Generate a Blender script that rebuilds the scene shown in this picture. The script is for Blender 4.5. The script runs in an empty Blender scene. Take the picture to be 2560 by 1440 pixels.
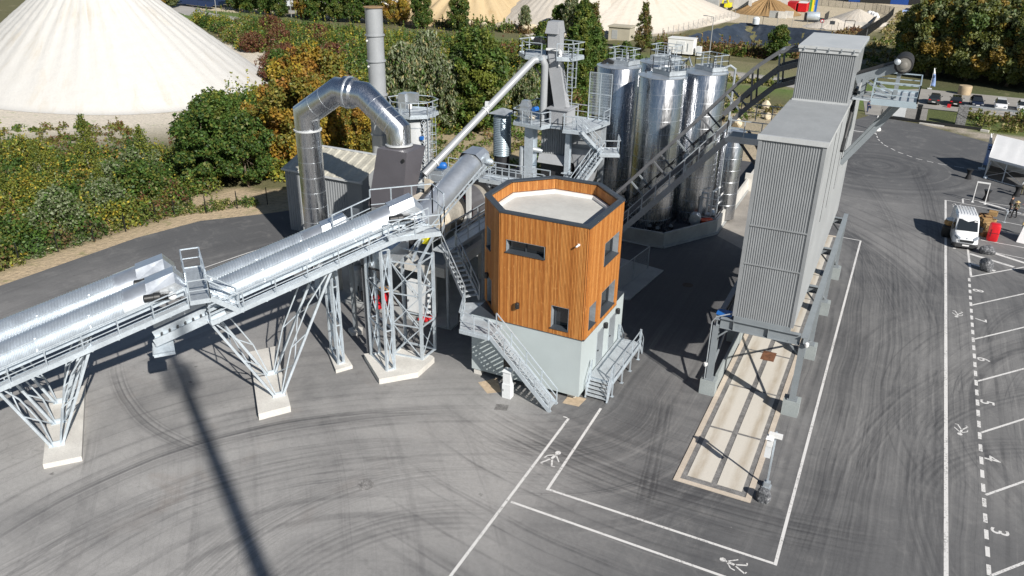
import bpy, math, random
import numpy as np
from mathutils import Vector, Matrix
random.seed(7)
RNG = np.random.default_rng(7)
scn = bpy.context.scene
COL = scn.collection
R = math.radians

# ---------------------------------------------------------------- camera, sky, sun, exposure
cam_d = bpy.data.cameras.new('camera')
cam = bpy.data.objects.new('camera', cam_d)
COL.objects.link(cam)
yaw, pit, rol = R(-25.879), R(24.975), R(-1.060)
f_ = Vector((math.sin(yaw)*math.cos(pit), math.cos(yaw)*math.cos(pit), -math.sin(pit)))
r0 = Vector((math.cos(yaw), -math.sin(yaw), 0)); d0 = f_.cross(r0)
r_ = math.cos(rol)*r0 + math.sin(rol)*d0
dn_ = -math.sin(rol)*r0 + math.cos(rol)*d0
cam.matrix_world = Matrix(((r_.x, -dn_.x, -f_.x, 0), (r_.y, -dn_.y, -f_.y, 0), (r_.z, -dn_.z, -f_.z, 26.0), (0, 0, 0, 1)))
cam_d.sensor_width = 36.0
cam_d.lens = 1992/2560*36
cam_d.clip_start = 0.5
cam_d.clip_end = 4000
scn.camera = cam

SUN_AZ = -33.0       # direction towards the sun, degrees from +X
SUN_EL = 34.0
w = bpy.data.worlds.new('World'); scn.world = w
w.use_nodes = True
wn = w.node_tree.nodes; wl = w.node_tree.links
wn.clear()
sky = wn.new('ShaderNodeTexSky'); sky.sky_type = 'NISHITA'; sky.sun_disc = False
sky.sun_elevation = R(SUN_EL); sky.sun_rotation = R(90 - SUN_AZ)
sky.altitude = 100; sky.air_density = 1.0; sky.dust_density = 0.3; sky.ozone_density = 1.0
bg = wn.new('ShaderNodeBackground'); bg.inputs[1].default_value = 0.05
wo = wn.new('ShaderNodeOutputWorld')
wl.new(sky.outputs[0], bg.inputs[0]); wl.new(bg.outputs[0], wo.inputs[0])
sd = bpy.data.lights.new('sun', 'SUN'); sd.energy = 5.0; sd.angle = R(0.53); sd.color = (1.0, 0.955, 0.89)
so = bpy.data.objects.new('sun', sd); COL.objects.link(so)
sv = Vector((math.cos(R(SUN_AZ))*math.cos(R(SUN_EL)), math.sin(R(SUN_AZ))*math.cos(R(SUN_EL)), math.sin(R(SUN_EL))))
so.location = sv*300
so.rotation_euler = (-sv).to_track_quat('-Z', 'Y').to_euler()
scn.view_settings.view_transform = 'Standard'
scn.view_settings.look = 'None'
scn.view_settings.exposure = 0.38
scn.view_settings.gamma = 1.0

# ---------------------------------------------------------------- materials
def new_mat(name):
    m = bpy.data.materials.new(name); m.use_nodes = True
    nt = m.node_tree
    return m, nt, nt.nodes['Principled BSDF']
def ramp(nt, fac, stops):
    n = nt.nodes.new('ShaderNodeValToRGB')
    el = n.color_ramp.elements
    while len(el) < len(stops): el.new(0.5)
    for e, (p, c) in zip(el, stops):
        e.position = p; e.color = (*c, 1) if len(c) == 3 else c
    nt.links.new(fac, n.inputs[0])
    return n.outputs[0]
def pos(nt, scale=(1, 1, 1)):
    g = nt.nodes.new('ShaderNodeNewGeometry')
    if scale == (1, 1, 1): return g.outputs['Position']
    m = nt.nodes.new('ShaderNodeVectorMath'); m.operation = 'MULTIPLY'
    nt.links.new(g.outputs['Position'], m.inputs[0]); m.inputs[1].default_value = scale
    return m.outputs[0]
def noise(nt, vec, scale, detail=3, rough=0.55, dist=0.0):
    n = nt.nodes.new('ShaderNodeTexNoise')
    n.inputs['Scale'].default_value = scale; n.inputs['Detail'].default_value = detail
    n.inputs['Roughness'].default_value = rough; n.inputs['Distortion'].default_value = dist
    nt.links.new(vec, n.inputs['Vector'])
    return n.outputs['Fac']
def mathn(nt, op, a, b=None, clamp=False):
    n = nt.nodes.new('ShaderNodeMath'); n.operation = op; n.use_clamp = clamp
    for i, v in enumerate((a, b)):
        if v is None: continue
        if isinstance(v, (int, float)): n.inputs[i].default_value = v
        else: nt.links.new(v, n.inputs[i])
    return n.outputs[0]
def mapr(nt, v, a, b, c=0.0, d=1.0, smooth=False):
    n = nt.nodes.new('ShaderNodeMapRange'); n.clamp = True
    if smooth: n.interpolation_type = 'SMOOTHSTEP'
    nt.links.new(v, n.inputs[0])
    for i, x in enumerate((a, b, c, d)): n.inputs[i+1].default_value = x
    return n.outputs[0]
def mixc(nt, fac, a, b, mode='MIX'):
    n = nt.nodes.new('ShaderNodeMix'); n.data_type = 'RGBA'; n.blend_type = mode
    if isinstance(fac, (int, float)): n.inputs[0].default_value = fac
    else: nt.links.new(fac, n.inputs[0])
    for i, v in ((6, a), (7, b)):
        if isinstance(v, tuple): n.inputs[i].default_value = (*v, 1) if len(v) == 3 else v
        else: nt.links.new(v, n.inputs[i])
    return n.outputs[2]
def bump(nt, bs, h, strength, dist=0.02):
    b = nt.nodes.new('ShaderNodeBump'); b.inputs['Strength'].default_value = strength; b.inputs['Distance'].default_value = dist
    nt.links.new(h, b.inputs['Height']); nt.links.new(b.outputs[0], bs.inputs['Normal'])
def mat(name, col, rough=0.6, metal=0.0, var=0.12, vscale=1.5, fine=0.06, fscale=18.0, bmp=0.0, bscale=30.0, stretch=(1, 1, 1), coat=0.0):
    m, nt, bs = new_mat(name)
    p = pos(nt, stretch)
    n1 = noise(nt, p, vscale, 4, 0.6)
    n2 = noise(nt, p, fscale, 2, 0.5)
    f1 = mapr(nt, n1, 0.3, 0.7, 1-var, 1+var)
    f2 = mapr(nt, n2, 0.3, 0.7, 1-fine, 1+fine)
    f = mathn(nt, 'MULTIPLY', f1, f2)
    c = nt.nodes.new('ShaderNodeVectorMath'); c.operation = 'SCALE'
    c.inputs[0].default_value = col; nt.links.new(f, c.inputs['Scale'])
    nt.links.new(c.outputs[0], bs.inputs['Base Color'])
    bs.inputs['Roughness'].default_value = rough; bs.inputs['Metallic'].default_value = metal
    rr = mapr(nt, n1, 0.3, 0.7, max(0.03, rough-0.07), min(1, rough+0.07)); nt.links.new(rr, bs.inputs['Roughness'])
    if coat: bs.inputs['Coat Weight'].default_value = coat
    if bmp: bump(nt, bs, noise(nt, p, bscale, 3), bmp)
    return m
M = {}
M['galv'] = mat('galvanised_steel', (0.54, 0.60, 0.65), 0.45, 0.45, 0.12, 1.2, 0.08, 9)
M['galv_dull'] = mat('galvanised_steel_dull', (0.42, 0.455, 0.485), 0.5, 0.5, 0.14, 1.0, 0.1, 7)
M['tread'] = mat('steel_tread', (0.56, 0.60, 0.63), 0.5, 0.45, 0.12, 2, 0.2, 30)
M['cover'] = mat('ribbed_zinc_cover', (0.53, 0.585, 0.64), 0.40, 0.68, 0.08, 0.9, 0.05, 6)
M['smooth_zinc'] = mat('smooth_zinc_sheet', (0.68, 0.72, 0.76), 0.33, 0.8, 0.07, 0.7, 0.05, 5)
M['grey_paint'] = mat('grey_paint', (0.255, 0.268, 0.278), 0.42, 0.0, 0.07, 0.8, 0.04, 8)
M['frame_paint'] = mat('steel_frame_paint', (0.22, 0.245, 0.262), 0.42, 0.0, 0.08, 1.2, 0.04, 10)
M['pale_paint'] = mat('pale_grey_paint', (0.50, 0.515, 0.52), 0.4, 0.0, 0.06, 0.7, 0.04, 8)
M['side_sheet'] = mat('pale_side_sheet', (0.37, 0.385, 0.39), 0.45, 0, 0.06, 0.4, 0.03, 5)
M['trunk_grey'] = mat('elevator_grey_paint', (0.31, 0.32, 0.335), 0.42, 0, 0.06, 0.7, 0.04, 8)
M['chimney'] = mat('chimney_paint', (0.33, 0.345, 0.36), 0.38, 0.1, 0.06, 0.6, 0.03, 8)
M['truss'] = mat('dark_grey_truss_paint', (0.135, 0.14, 0.15), 0.4, 0.0, 0.1, 1, 0.05, 10)
M['fume'] = mat('dark_fume_box_paint', (0.105, 0.10, 0.112), 0.5, 0.0, 0.07, 0.7, 0.04, 9)
M['dark'] = mat('dark_machine_steel', (0.03, 0.031, 0.034), 0.5, 0.2, 0.25, 2, 0.1, 12)
M['rubber'] = mat('black_rubber', (0.02, 0.02, 0.021), 0.75, 0, 0.2, 2, 0.1, 20)
M['black'] = mat('black_powder_coat', (0.018, 0.019, 0.02), 0.45, 0, 0.1, 2, 0.05, 20)
M['cream'] = mat('cream_paint', (0.52, 0.47, 0.39), 0.45, 0, 0.15, 1.3, 0.08, 9)
M['drumsteel'] = mat('drum_shell_steel', (0.36, 0.335, 0.29), 0.42, 0.35, 0.25, 1.4, 0.12, 9)
M['rust'] = mat('rusty_steel', (0.16, 0.07, 0.035), 0.8, 0, 0.4, 3, 0.2, 15)
M['concrete'] = mat('pale_concrete', (0.56, 0.54, 0.50), 0.85, 0, 0.12, 0.8, 0.08, 14, 0.15, 40)
M['concrete_grey'] = mat('grey_concrete', (0.33, 0.34, 0.335), 0.85, 0, 0.16, 0.7, 0.08, 12, 0.15, 30)
M['plinth'] = mat('plinth_concrete', (0.29, 0.32, 0.32), 0.8, 0, 0.1, 1, 0.08, 12)
M['render_wall'] = mat('pale_blue_grey_render', (0.405, 0.455, 0.46), 0.8, 0, 0.04, 0.6, 0.03, 25, 0.1, 60)
M['roof_membrane'] = mat('roof_screed', (0.50, 0.50, 0.475), 0.8, 0, 0.1, 0.5, 0.04, 5)
M['anthracite'] = mat('anthracite_metal', (0.042, 0.05, 0.06), 0.4, 0, 0.06, 1, 0.03, 10)
M['white'] = mat('white_paint', (0.78, 0.78, 0.77), 0.4, 0, 0.04, 1, 0.03, 8)
M['offwhite'] = mat('white_cabinet_paint', (0.66, 0.68, 0.69), 0.45, 0, 0.06, 1, 0.03, 8)
M['canvas'] = mat('white_tent_canvas', (0.82, 0.82, 0.82), 0.7, 0, 0.03, 1, 0.02, 8)
M['red'] = mat('red_paint', (0.55, 0.012, 0.02), 0.35, 0, 0.12, 2, 0.05, 12)
M['orange'] = mat('orange_plastic', (0.62, 0.06, 0.012), 0.45, 0, 0.1, 2, 0.05, 12)
M['yellow'] = mat('yellow_plastic', (0.75, 0.68, 0.02), 0.45, 0, 0.06, 2, 0.05, 12)
M['blue'] = mat('blue_motor_paint', (0.015, 0.13, 0.45), 0.4, 0, 0.12, 2, 0.05, 12)
M['bluedark'] = mat('blue_cladding', (0.01, 0.055, 0.25), 0.45, 0, 0.1, 0.3, 0.05, 4)
M['green_paint'] = mat('green_paint', (0.05, 0.28, 0.06), 0.5, 0, 0.1, 2)
M['plastic'] = mat('translucent_white_plastic', (0.62, 0.66, 0.68), 0.35, 0, 0.08, 2, 0.05, 12)
M['timber'] = mat('light_timber', (0.42, 0.27, 0.12), 0.7, 0, 0.25, 2, 0.15, 20, 0.1, 20, (1, 1, 6))
M['timber_dark'] = mat('brown_timber', (0.17, 0.085, 0.035), 0.7, 0, 0.3, 2, 0.15, 20)
M['wicker'] = mat('wicker', (0.36, 0.22, 0.09), 0.8, 0, 0.3, 4, 0.2, 30, 0.3, 40)
M['skin'] = mat('skin', (0.45, 0.25, 0.17), 0.6, 0, 0.05, 3)
M['navy'] = mat('navy_cloth', (0.02, 0.035, 0.09), 0.85, 0, 0.15, 3)
M['blackcloth'] = mat('black_cloth', (0.015, 0.015, 0.017), 0.85, 0, 0.2, 3)
M['olivecloth'] = mat('olive_cloth', (0.12, 0.11, 0.06), 0.85, 0, 0.2, 3)
M['straw'] = mat('straw_hat', (0.55, 0.42, 0.2), 0.8, 0, 0.1, 5)
M['hair'] = mat('dark_hair', (0.02, 0.013, 0.008), 0.6, 0, 0.2, 5)
M['purple'] = mat('purple_cloth', (0.12, 0.05, 0.28), 0.85, 0, 0.1, 3)
M['flagblue'] = mat('pale_blue_flag_cloth', (0.30, 0.42, 0.72), 0.7, 0, 0.06, 2)
M['paint'] = mat('white_road_paint', (0.74, 0.73, 0.71), 0.7, 0, 0.05, 1.5, 0.08, 14)
M['gabion'] = mat('gabion_stone', (0.18, 0.18, 0.18), 0.9, 0, 0.5, 4, 0.4, 12, 0.6, 12)
M['liner'] = mat('black_pond_liner', (0.035, 0.045, 0.062), 0.38, 0, 0.35, 0.25, 0.2, 1.2, 0.6, 0.9)
M['bark'] = mat('bark', (0.11, 0.085, 0.06), 0.9, 0, 0.3, 2, 0.2, 10, 0.4, 12)
M['birchbark'] = mat('pale_birch_bark', (0.52, 0.48, 0.42), 0.8, 0, 0.25, 4, 0.2, 14)
M['lamp_metal'] = mat('lamp_post_grey', (0.38, 0.39, 0.39), 0.45, 0.4, 0.08, 1)
M['red_cloth'] = mat('red_chair_cloth', (0.42, 0.01, 0.015), 0.6, 0, 0.15, 2)

def metal_clad(name, col, rough, bstr=0.10):
    """bright aluminium sheet cladding: vertical waviness and slight streaks"""
    m, nt, bs = new_mat(name)
    tc = nt.nodes.new('ShaderNodeNewGeometry').outputs['Position']
    v = nt.nodes.new('ShaderNodeVectorMath'); v.operation = 'MULTIPLY'
    nt.links.new(tc, v.inputs[0]); v.inputs[1].default_value = (1.0, 1.0, 0.12)
    n = noise(nt, v.outputs[0], 2.2, 3, 0.55)
    n2 = noise(nt, v.outputs[0], 14, 2, 0.6)
    bs.inputs['Metallic'].default_value = 1.0
    c = ramp(nt, n2, [(0.3, tuple(x*0.9 for x in col)), (0.7, tuple(min(1, x*1.06) for x in col))])
    nt.links.new(c, bs.inputs['Base Color'])
    nt.links.new(mapr(nt, n2, 0.3, 0.7, rough*0.8, rough*1.25), bs.inputs['Roughness'])
    bump(nt, bs, n, bstr, 0.25)
    return m
M['alu'] = metal_clad('aluminium_cladding', (0.52, 0.53, 0.55), 0.25, 0.2)
M['alu_duct'] = metal_clad('aluminium_duct_cladding', (0.76, 0.77, 0.79), 0.27, 0.06)

def wood_mat():
    m, nt, bs = new_mat('larch_slat_cladding')
    g = nt.nodes.new('ShaderNodeNewGeometry')
    sep = nt.nodes.new('ShaderNodeSeparateXYZ'); nt.links.new(g.outputs['Position'], sep.inputs[0])
    u = mathn(nt, 'ADD', mathn(nt, 'MULTIPLY', sep.outputs[0], 7.3), mathn(nt, 'MULTIPLY', sep.outputs[1], 9.1))
    wn_ = nt.nodes.new('ShaderNodeTexWhiteNoise'); wn_.noise_dimensions = '1D'
    nt.links.new(mathn(nt, 'FLOOR', mathn(nt, 'MULTIPLY', u, 1.7)), wn_.inputs['W'])
    p = pos(nt, (6, 6, 0.9))
    n = noise(nt, p, 2.2, 5, 0.65)
    kn = noise(nt, pos(nt, (1, 1, .6)), 6, 2, 0.5)
    c = ramp(nt, wn_.outputs['Value'], [(0.0, (0.42, 0.15, 0.03)), (0.5, (0.56, 0.225, 0.05)), (1.0, (0.68, 0.32, 0.09))])
    c2 = mixc(nt, mapr(nt, n, 0.35, 0.75, 0.0, 0.55), c, (0.23, 0.07, 0.015))
    c3 = mixc(nt, mapr(nt, kn, 0.62, 0.75, 0.0, 0.5), c2, (0.68, 0.34, 0.11))
    nt.links.new(c3, bs.inputs['Base Color'])
    bs.inputs['Roughness'].default_value = 0.62
    return m
M['wood'] = wood_mat()

def glass_mat():
    m, nt, bs = new_mat('window_glass')
    bs.inputs['Base Color'].default_value = (0.02, 0.024, 0.028, 1)
    bs.inputs['Roughness'].default_value = 0.04
    bs.inputs['Specular IOR Level'].default_value = 0.8
    p = pos(nt); bump(nt, bs, noise(nt, p, 0.8, 1), 0.05, 0.1)
    return m
M['glass'] = glass_mat()

# ---------------------------------------------------------------- mesh helpers
Z = Vector((0, 0, 1))
def V(*a): return Vector(a[0]) if len(a) == 1 else Vector(a)
class MB:
    def __init__(s): s.v = []; s.f = []
    def add(s, vs, fs):
        o = len(s.v); s.v += [tuple(p) for p in vs]; s.f += [tuple(i+o for i in f) for f in fs]; return s
    def poly(s, *pts): return s.add(pts, [tuple(range(len(pts)))])
    def hexa(s, p):       # p: 4 bottom, 4 top, both counter-clockwise from above
        return s.add(p, [(3, 2, 1, 0), (4, 5, 6, 7), (0, 1, 5, 4), (1, 2, 6, 5), (2, 3, 7, 6), (3, 0, 4, 7)])
    def box(s, lo, hi):
        x0, y0, z0 = lo; x1, y1, z1 = hi
        return s.hexa([(x0, y0, z0), (x1, y0, z0), (x1, y1, z0), (x0, y1, z0), (x0, y0, z1), (x1, y0, z1), (x1, y1, z1), (x0, y1, z1)])
    def obox(s, c, ax, ay, az, sx, sy, sz):     # oriented box about centre
        c = V(c); ax = V(ax).normalized()*sx/2; ay = V(ay).normalized()*sy/2; az = V(az).normalized()*sz/2
        return s.hexa([c-ax-ay-az, c+ax-ay-az, c+ax+ay-az, c-ax+ay-az, c-ax-ay+az, c+ax-ay+az, c+ax+ay+az, c-ax+ay+az])
    def bar(s, p, q, w, h=None, up=None):
        p = V(p); q = V(q); h = w if h is None else h
        d = (q-p)
        if d.length < 1e-6: return s
        dn = d.normalized()
        u = V(up) if up is not None else Z
        if abs(dn.dot(u)) > 0.97: u = Vector((1, 0, 0)) if abs(dn.x) < 0.9 else Vector((0, 1, 0))
        sd_ = dn.cross(u).normalized(); u2 = sd_.cross(dn)
        return s.obox((p+q)/2, sd_, dn, u2, w, d.length, h)
    def ring(s, c, a, b, r, n):
        return [tuple(c + a*(r*math.cos(2*math.pi*i/n)) + b*(r*math.sin(2*math.pi*i/n))) for i in range(n)]
    def tube(s, p, q, r, n=10, r2=None, cap=True):
        p = V(p); q = V(q); d = (q-p).normalized()
        u = Z if abs(d.z) < 0.95 else Vector((1, 0, 0))
        a = d.cross(u).normalized(); b = d.cross(a)
        v = s.ring(p, a, b, r, n) + s.ring(q, a, b, r if r2 is None else r2, n)
        f = [(i, i+n, (i+1) % n+n, (i+1) % n) for i in range(n)]
        if cap: f += [tuple(range(n)), tuple(range(2*n-1, n-1, -1))]
        return s.add(v, f)
    def sweep(s, pts, r, n=12, cap=True):
        """mitred pipe along a polyline"""
        pts = [V(p) for p in pts]; k = len(pts)
        rs = r if isinstance(r, (list, tuple)) else [r]*k
        dirs = [(pts[i+1]-pts[i]).normalized() for i in range(k-1)]
        u = Z if abs(dirs[0].z) < 0.9 else Vector((1, 0, 0))
        a = dirs[0].cross(u).normalized()
        vs = []; 
        for i in range(k):
            din = dirs[max(0, i-1)]; dout = dirs[min(k-2, i)]
            t = (din+dout).normalized()
            a = (a - din*a.dot(din)).normalized()
            b = din.cross(a)
            for j in range(n):
                an = 2*math.pi*j/n
                o = a*(rs[i]*math.cos(an)) + b*(rs[i]*math.sin(an))
                o = o - din*(o.dot(t)/din.dot(t))
                vs.append(pts[i]+o)
            a = din.rotation_difference(dout) @ a
        fs = [(i*n+j, (i+1)*n+j, (i+1)*n+(j+1) % n, i*n+(j+1) % n) for i in range(k-1) for j in range(n)]
        if cap: fs += [tuple(range(n)), tuple(range(k*n-1, (k-1)*n-1, -1))]
        return s.add(vs, fs)
    def lathe(s, c, prof, n=24, cap=True, ax=None):
        c = V(c); A = Vector((1, 0, 0)); B = Vector((0, 1, 0)); D = Z
        if ax is not None:
            D = V(ax).normalized(); A = D.cross(Z if abs(D.z) < 0.9 else Vector((1, 0, 0))).normalized(); B = D.cross(A)
        vs = []
        for r, z in prof: vs += s.ring(c + D*z, A, B, max(r, 1e-4), n)
        k = len(prof)
        fs = [(i*n+j, i*n+(j+1) % n, (i+1)*n+(j+1) % n, (i+1)*n+j) for i in range(k-1) for j in range(n)]
        if cap: fs += [tuple(range(n-1, -1, -1)), tuple(range((k-1)*n, k*n))]
        return s.add(vs, fs)
    def prism(s, poly, z0, z1):
        n = len(poly)
        v = [(x, y, z0) for x, y in poly] + [(x, y, z1) for x, y in poly]
        return s.add(v, [tuple(range(n-1, -1, -1)), tuple(range(n, 2*n))] + [(i, (i+1) % n, (i+1) % n+n, i+n) for i in range(n)])
    def corr(s, o, u, v, nrm, pitch=0.25, depth=0.05):
        """trapezoid profiled sheet: origin o, width vector u, height vector v"""
        o = V(o); u = V(u); v = V(v); nrm = V(nrm).normalized()
        L = u.length; k = max(1, int(round(L/pitch))); pts = []
        for i in range(k):
            for t, h in ((0.0, 0), (0.42, 0), (0.54, 1), (0.88, 1)):
                pts.append(o + u*((i+t)/k) + nrm*(depth*h))
        pts.append(o+u)
        m = len(pts)
        return s.add(pts + [p+v for p in pts], [(i, i+1, i+1+m, i+m) for i in range(m-1)])
    def build(s, name, mt, parent=None, smooth=False, label=None):
        me = bpy.data.meshes.new(name)
        off = V(parent['_org']) if parent is not None else Vector((0, 0, 0))
        me.from_pydata([(x-off.x, y-off.y, z-off.z) for x, y, z in s.v], [], s.f)
        me.materials.append(mt if not isinstance(mt, str) else M[mt])
        if smooth:
            me.polygons.foreach_set('use_smooth', [True]*len(me.polygons)); me.set_sharp_from_angle(angle=R(38))
        me.update()
        o = bpy.data.objects.new(name, me); COL.objects.link(o)
        if parent is not None:
            o.parent = parent; o['_org'] = tuple(off)
        else: o['_org'] = (0.0, 0.0, 0.0)
        if label: o['label'] = label
        return o
def tag(o, label=None, cat=None, group=None, kind=None):
    if label: o['label'] = label
    if cat: o['category'] = cat
    if group: o['group'] = group
    if kind: o['kind'] = kind
    return o
def thing(name, loc, label, cat, group=None):
    o = bpy.data.objects.new(name, None); COL.objects.link(o)
    o.empty_display_size = 0.5
    o.location = loc; o['_org'] = tuple(float(x) for x in loc)
    return tag(o, label, cat, group)
def copy_tree(o, loc, rz=0.0, sc=None, label=None, parent=None, rx=0.0):
    c = o.copy(); COL.objects.link(c)
    if parent is None:
        c.location = loc; c.rotation_euler = (rx, 0, rz)
        if sc is not None: c.scale = (sc, sc, sc) if isinstance(sc, (int, float)) else sc
        if label: c['label'] = label
    else: c.parent = parent
    for ch in list(o.children): copy_tree(ch, None, parent=c)
    return c
def struct(name, mb, mt, smooth=False):
    return tag(mb.build(name, mt, None, smooth), kind='structure')

def rail(mb, pts, h=1.1, step=1.4, mids=1, r=0.028, toe=0.0, ends=True):
    """tubular guard rail above a polyline; pts are floor points"""
    pts = [V(p) for p in pts]
    for a, b in zip(pts[:-1], pts[1:]):
        up = Vector((0, 0, h))
        mb.bar(a+up, b+up, r*2, r*2)
        for k in range(mids):
            u2 = Vector((0, 0, h*(k+1)/(mids+1))); mb.bar(a+u2, b+u2, r*1.5, r*1.5)
        n = max(1, int(round((b-a).length/step)))
        for i in range(n+1):
            p = a.lerp(b, i/n); mb.bar(p, p+up, r*2, r*2)
        if toe: mb.bar(a+Vector((0, 0, toe/2)), b+Vector((0, 0, toe/2)), 0.02, toe)
    return mb
def stair_parts(parent, foot, top, width_vec, treads='tread', strg='galv', rails=True, step=0.19, rail_h=1.05):
    """straight steel flight: foot/top are centres of the nosing line ends; width_vec spans its width"""
    foot = V(foot); top = V(top); wv = V(width_vec); n = max(2, int(round((top.z-foot.z)/step)))
    run = Vector((top.x-foot.x, top.y-foot.y, 0)); rn = run.normalized()
    mb = MB()
    for i in range(1, n+1):
        p = foot.lerp(top, i/n)
        mb.obox(p - rn*0.02, wv, rn, Z, wv.length*0.96, 0.27, 0.035)
    mb.build('treads', treads, parent)
    for sgn in (-1, 1):
        a = foot + wv*0.5*sgn; b = top + wv*0.5*sgn
        m2 = MB(); m2.bar(a, b, 0.05, 0.26); m2.build('stringer', strg, parent)
        if rails:
            m3 = MB(); rail(m3, [a, b], rail_h, 1.3, 1); m3.build('handrail', strg, parent)

# ================================================================ SETTING: ground, yard, roads
def inpoly(x, y, poly):
    x = np.asarray(x, float); y = np.asarray(y, float); r = np.zeros(x.shape, bool); n = len(poly)
    for i in range(n):
        x1, y1 = poly[i]; x2, y2 = poly[(i+1) % n]
        c = ((y1 > y) != (y2 > y))
        with np.errstate(divide='ignore', invalid='ignore'):
            r ^= c & (x < (x2-x1)*(y-y1)/(y2-y1+1e-12)+x1)
    return r
def polydist(x, y, poly, closed=True):
    d = np.full(np.shape(x), 1e9); n = len(poly)
    for i in range(n if closed else n-1):
        ax, ay = poly[i]; bx, by = poly[(i+1) % n]
        L = (bx-ax)**2+(by-ay)**2
        t = np.clip(((x-ax)*(bx-ax)+(y-ay)*(by-ay))/L, 0, 1)
        d = np.minimum(d, np.hypot(x-ax-t*(bx-ax), y-ay-t*(by-ay)))
    return d
PIT = [(-53, 187), (-45, 239), (-19, 232), (-17, 190)]
def pit_depth(x, y):
    ins = inpoly(x, y, PIT)
    return np.where(ins, -np.minimum(4.2, polydist(x, y, PIT)*0.62), 0.0)
YARD = [(-75, -60), (-66, 10), (-60.5, 26), (-58.7, 32.1), (-57.9, 43.9), (-56.3, 49.7), (-52.5, 54.0), (-48.5, 59.5), (-42, 68), (-33, 76), (-26, 84), (-15, 92),
        (-12, 108), (-8, 121), (-4.4, 130.6), (2.4, 128.2), (11.6, 120.6), (26, 112), (60, 102), (90, 60), (60, -60)]
ROADC = [(-420, 300), (-260, 213), (-181, 170.3), (-143, 160.3), (-107, 159.2), (-92, 162.6), (-62, 158), (-36, 155), (-19, 151), (-4, 146.5), (10, 149.5), (40, 153), (90, 158)]
xs = np.unique(np.concatenate([np.linspace(-1500, -260, 12), np.arange(-260, 120, 2.0), np.linspace(120, 1200, 10)]))
ys = np.unique(np.concatenate([np.linspace(-400, -40, 6), np.arange(-40, 340, 2.0), np.linspace(340, 2500, 14)]))
gx, gy = np.meshgrid(xs, ys); gz = pit_depth(gx, gy) - 0.03
def sm(d, a, b): return np.clip((d-b)/(a-b), 0, 1)
zc = np.empty(gx.shape+(3,)); zc[:] = (0.12, 0.115, 0.05)
def zone(wt, c):
    global zc
    zc = zc*(1-wt[..., None]) + np.array(c)*wt[..., None]
GRASS = (0.10, 0.17, 0.03); SAND = (0.44, 0.35, 0.235); CHALK = (0.60, 0.55, 0.47); SOIL = (0.22, 0.17, 0.10)
droad = polydist(gx, gy, ROADC, False)
zone(sm(droad, 4, 16)*((gx < 5) | (gy > 155)), GRASS)
zone(inpoly(gx, gy, [(-190, 178), (-100, 190), (-66, 186), (-57, 200), (-50, 240), (-12, 232), (-6, 250), (8, 330), (-300, 420), (-400, 300)])*1.0, (0.50, 0.43, 0.315))
zone(sm(polydist(gx, gy, YARD), 1.6, 4.5)*(gx < -12), SAND)
zone(inpoly(gx, gy, [(-63.5, 50), (-60.5, 58), (-54, 63), (-50, 60), (-57, 48)])*1.0, SAND)
zone(sm(np.hypot((gx+125)/56, (gy-95)/48), 0.75, 1.0), CHALK)
zone(inpoly(gx, gy, [(-56, 66), (-60, 84), (-52, 98), (-36, 96), (-30, 84), (-42, 66)])*0.85, (0.38, 0.31, 0.20))
zone(inpoly(gx, gy, [(-30, 86), (-40, 110), (-30, 128), (-10, 126), (-12, 100), (-18, 88)])*0.8, (0.40, 0.34, 0.25))
zone(inpoly(gx, gy, [(-46, 146), (-46, 170), (-18, 172), (-14, 146)])*0.7, (0.20, 0.18, 0.10))
zone(inpoly(gx, gy, [(3, 130), (11, 124), (60, 108), (70, 139), (16, 141.5), (4, 140)])*1.0, (0.10, 0.125, 0.03))
zone(inpoly(gx, gy, [(2, 129.5), (12, 121), (60, 103), (60, 110), (14, 127)])*1.0, (0.36, 0.32, 0.27))
zone(inpoly(gx, gy, [(-15, 170), (-12, 240), (6, 300), (60, 320), (60, 165)])*0.8, (0.13, 0.125, 0.05))
zone(inpoly(gx, gy, [(-12, 182), (-13, 176), (0, 196), (0, 214), (-2, 296), (-12, 290), (-3, 215), (-4, 198)])*0.8, (0.34, 0.29, 0.21))
zone(inpoly(gx, gy, [(2, 156), (2, 190), (70, 190), (70, 156)])*0.7, (0.055, 0.06, 0.02))
nx_, ny_ = len(xs), len(ys)
me = bpy.data.meshes.new('ground')
vv = np.stack([gx, gy, gz], -1).reshape(-1, 3)
ii = np.arange(nx_*ny_).reshape(ny_, nx_)
ff = np.stack([ii[:-1, :-1], ii[:-1, 1:], ii[1:, 1:], ii[1:, :-1]], -1).reshape(-1, 4)
def np_mesh(me, vv, ff):
    k = ff.shape[1]
    me.vertices.add(len(vv)); me.vertices.foreach_set('co', np.ascontiguousarray(vv, dtype=np.float32).ravel())
    me.loops.add(ff.size); me.loops.foreach_set('vertex_index', np.ascontiguousarray(ff, dtype=np.int32).ravel())
    me.polygons.add(len(ff)); me.polygons.foreach_set('loop_start', np.arange(0, ff.size, k, dtype=np.int32))
    me.polygons.foreach_set('loop_total', np.full(len(ff), k, dtype=np.int32))
    me.update(calc_edges=True)
def set_col(me, cols, name='tint'):
    a = me.color_attributes.new(name, 'FLOAT_COLOR', 'POINT')
    c = np.ones((len(cols), 4), dtype=np.float32); c[:, :3] = cols
    a.data.foreach_set('color', c.ravel())
np_mesh(me, vv, ff); set_col(me, zc.reshape(-1, 3))
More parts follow.
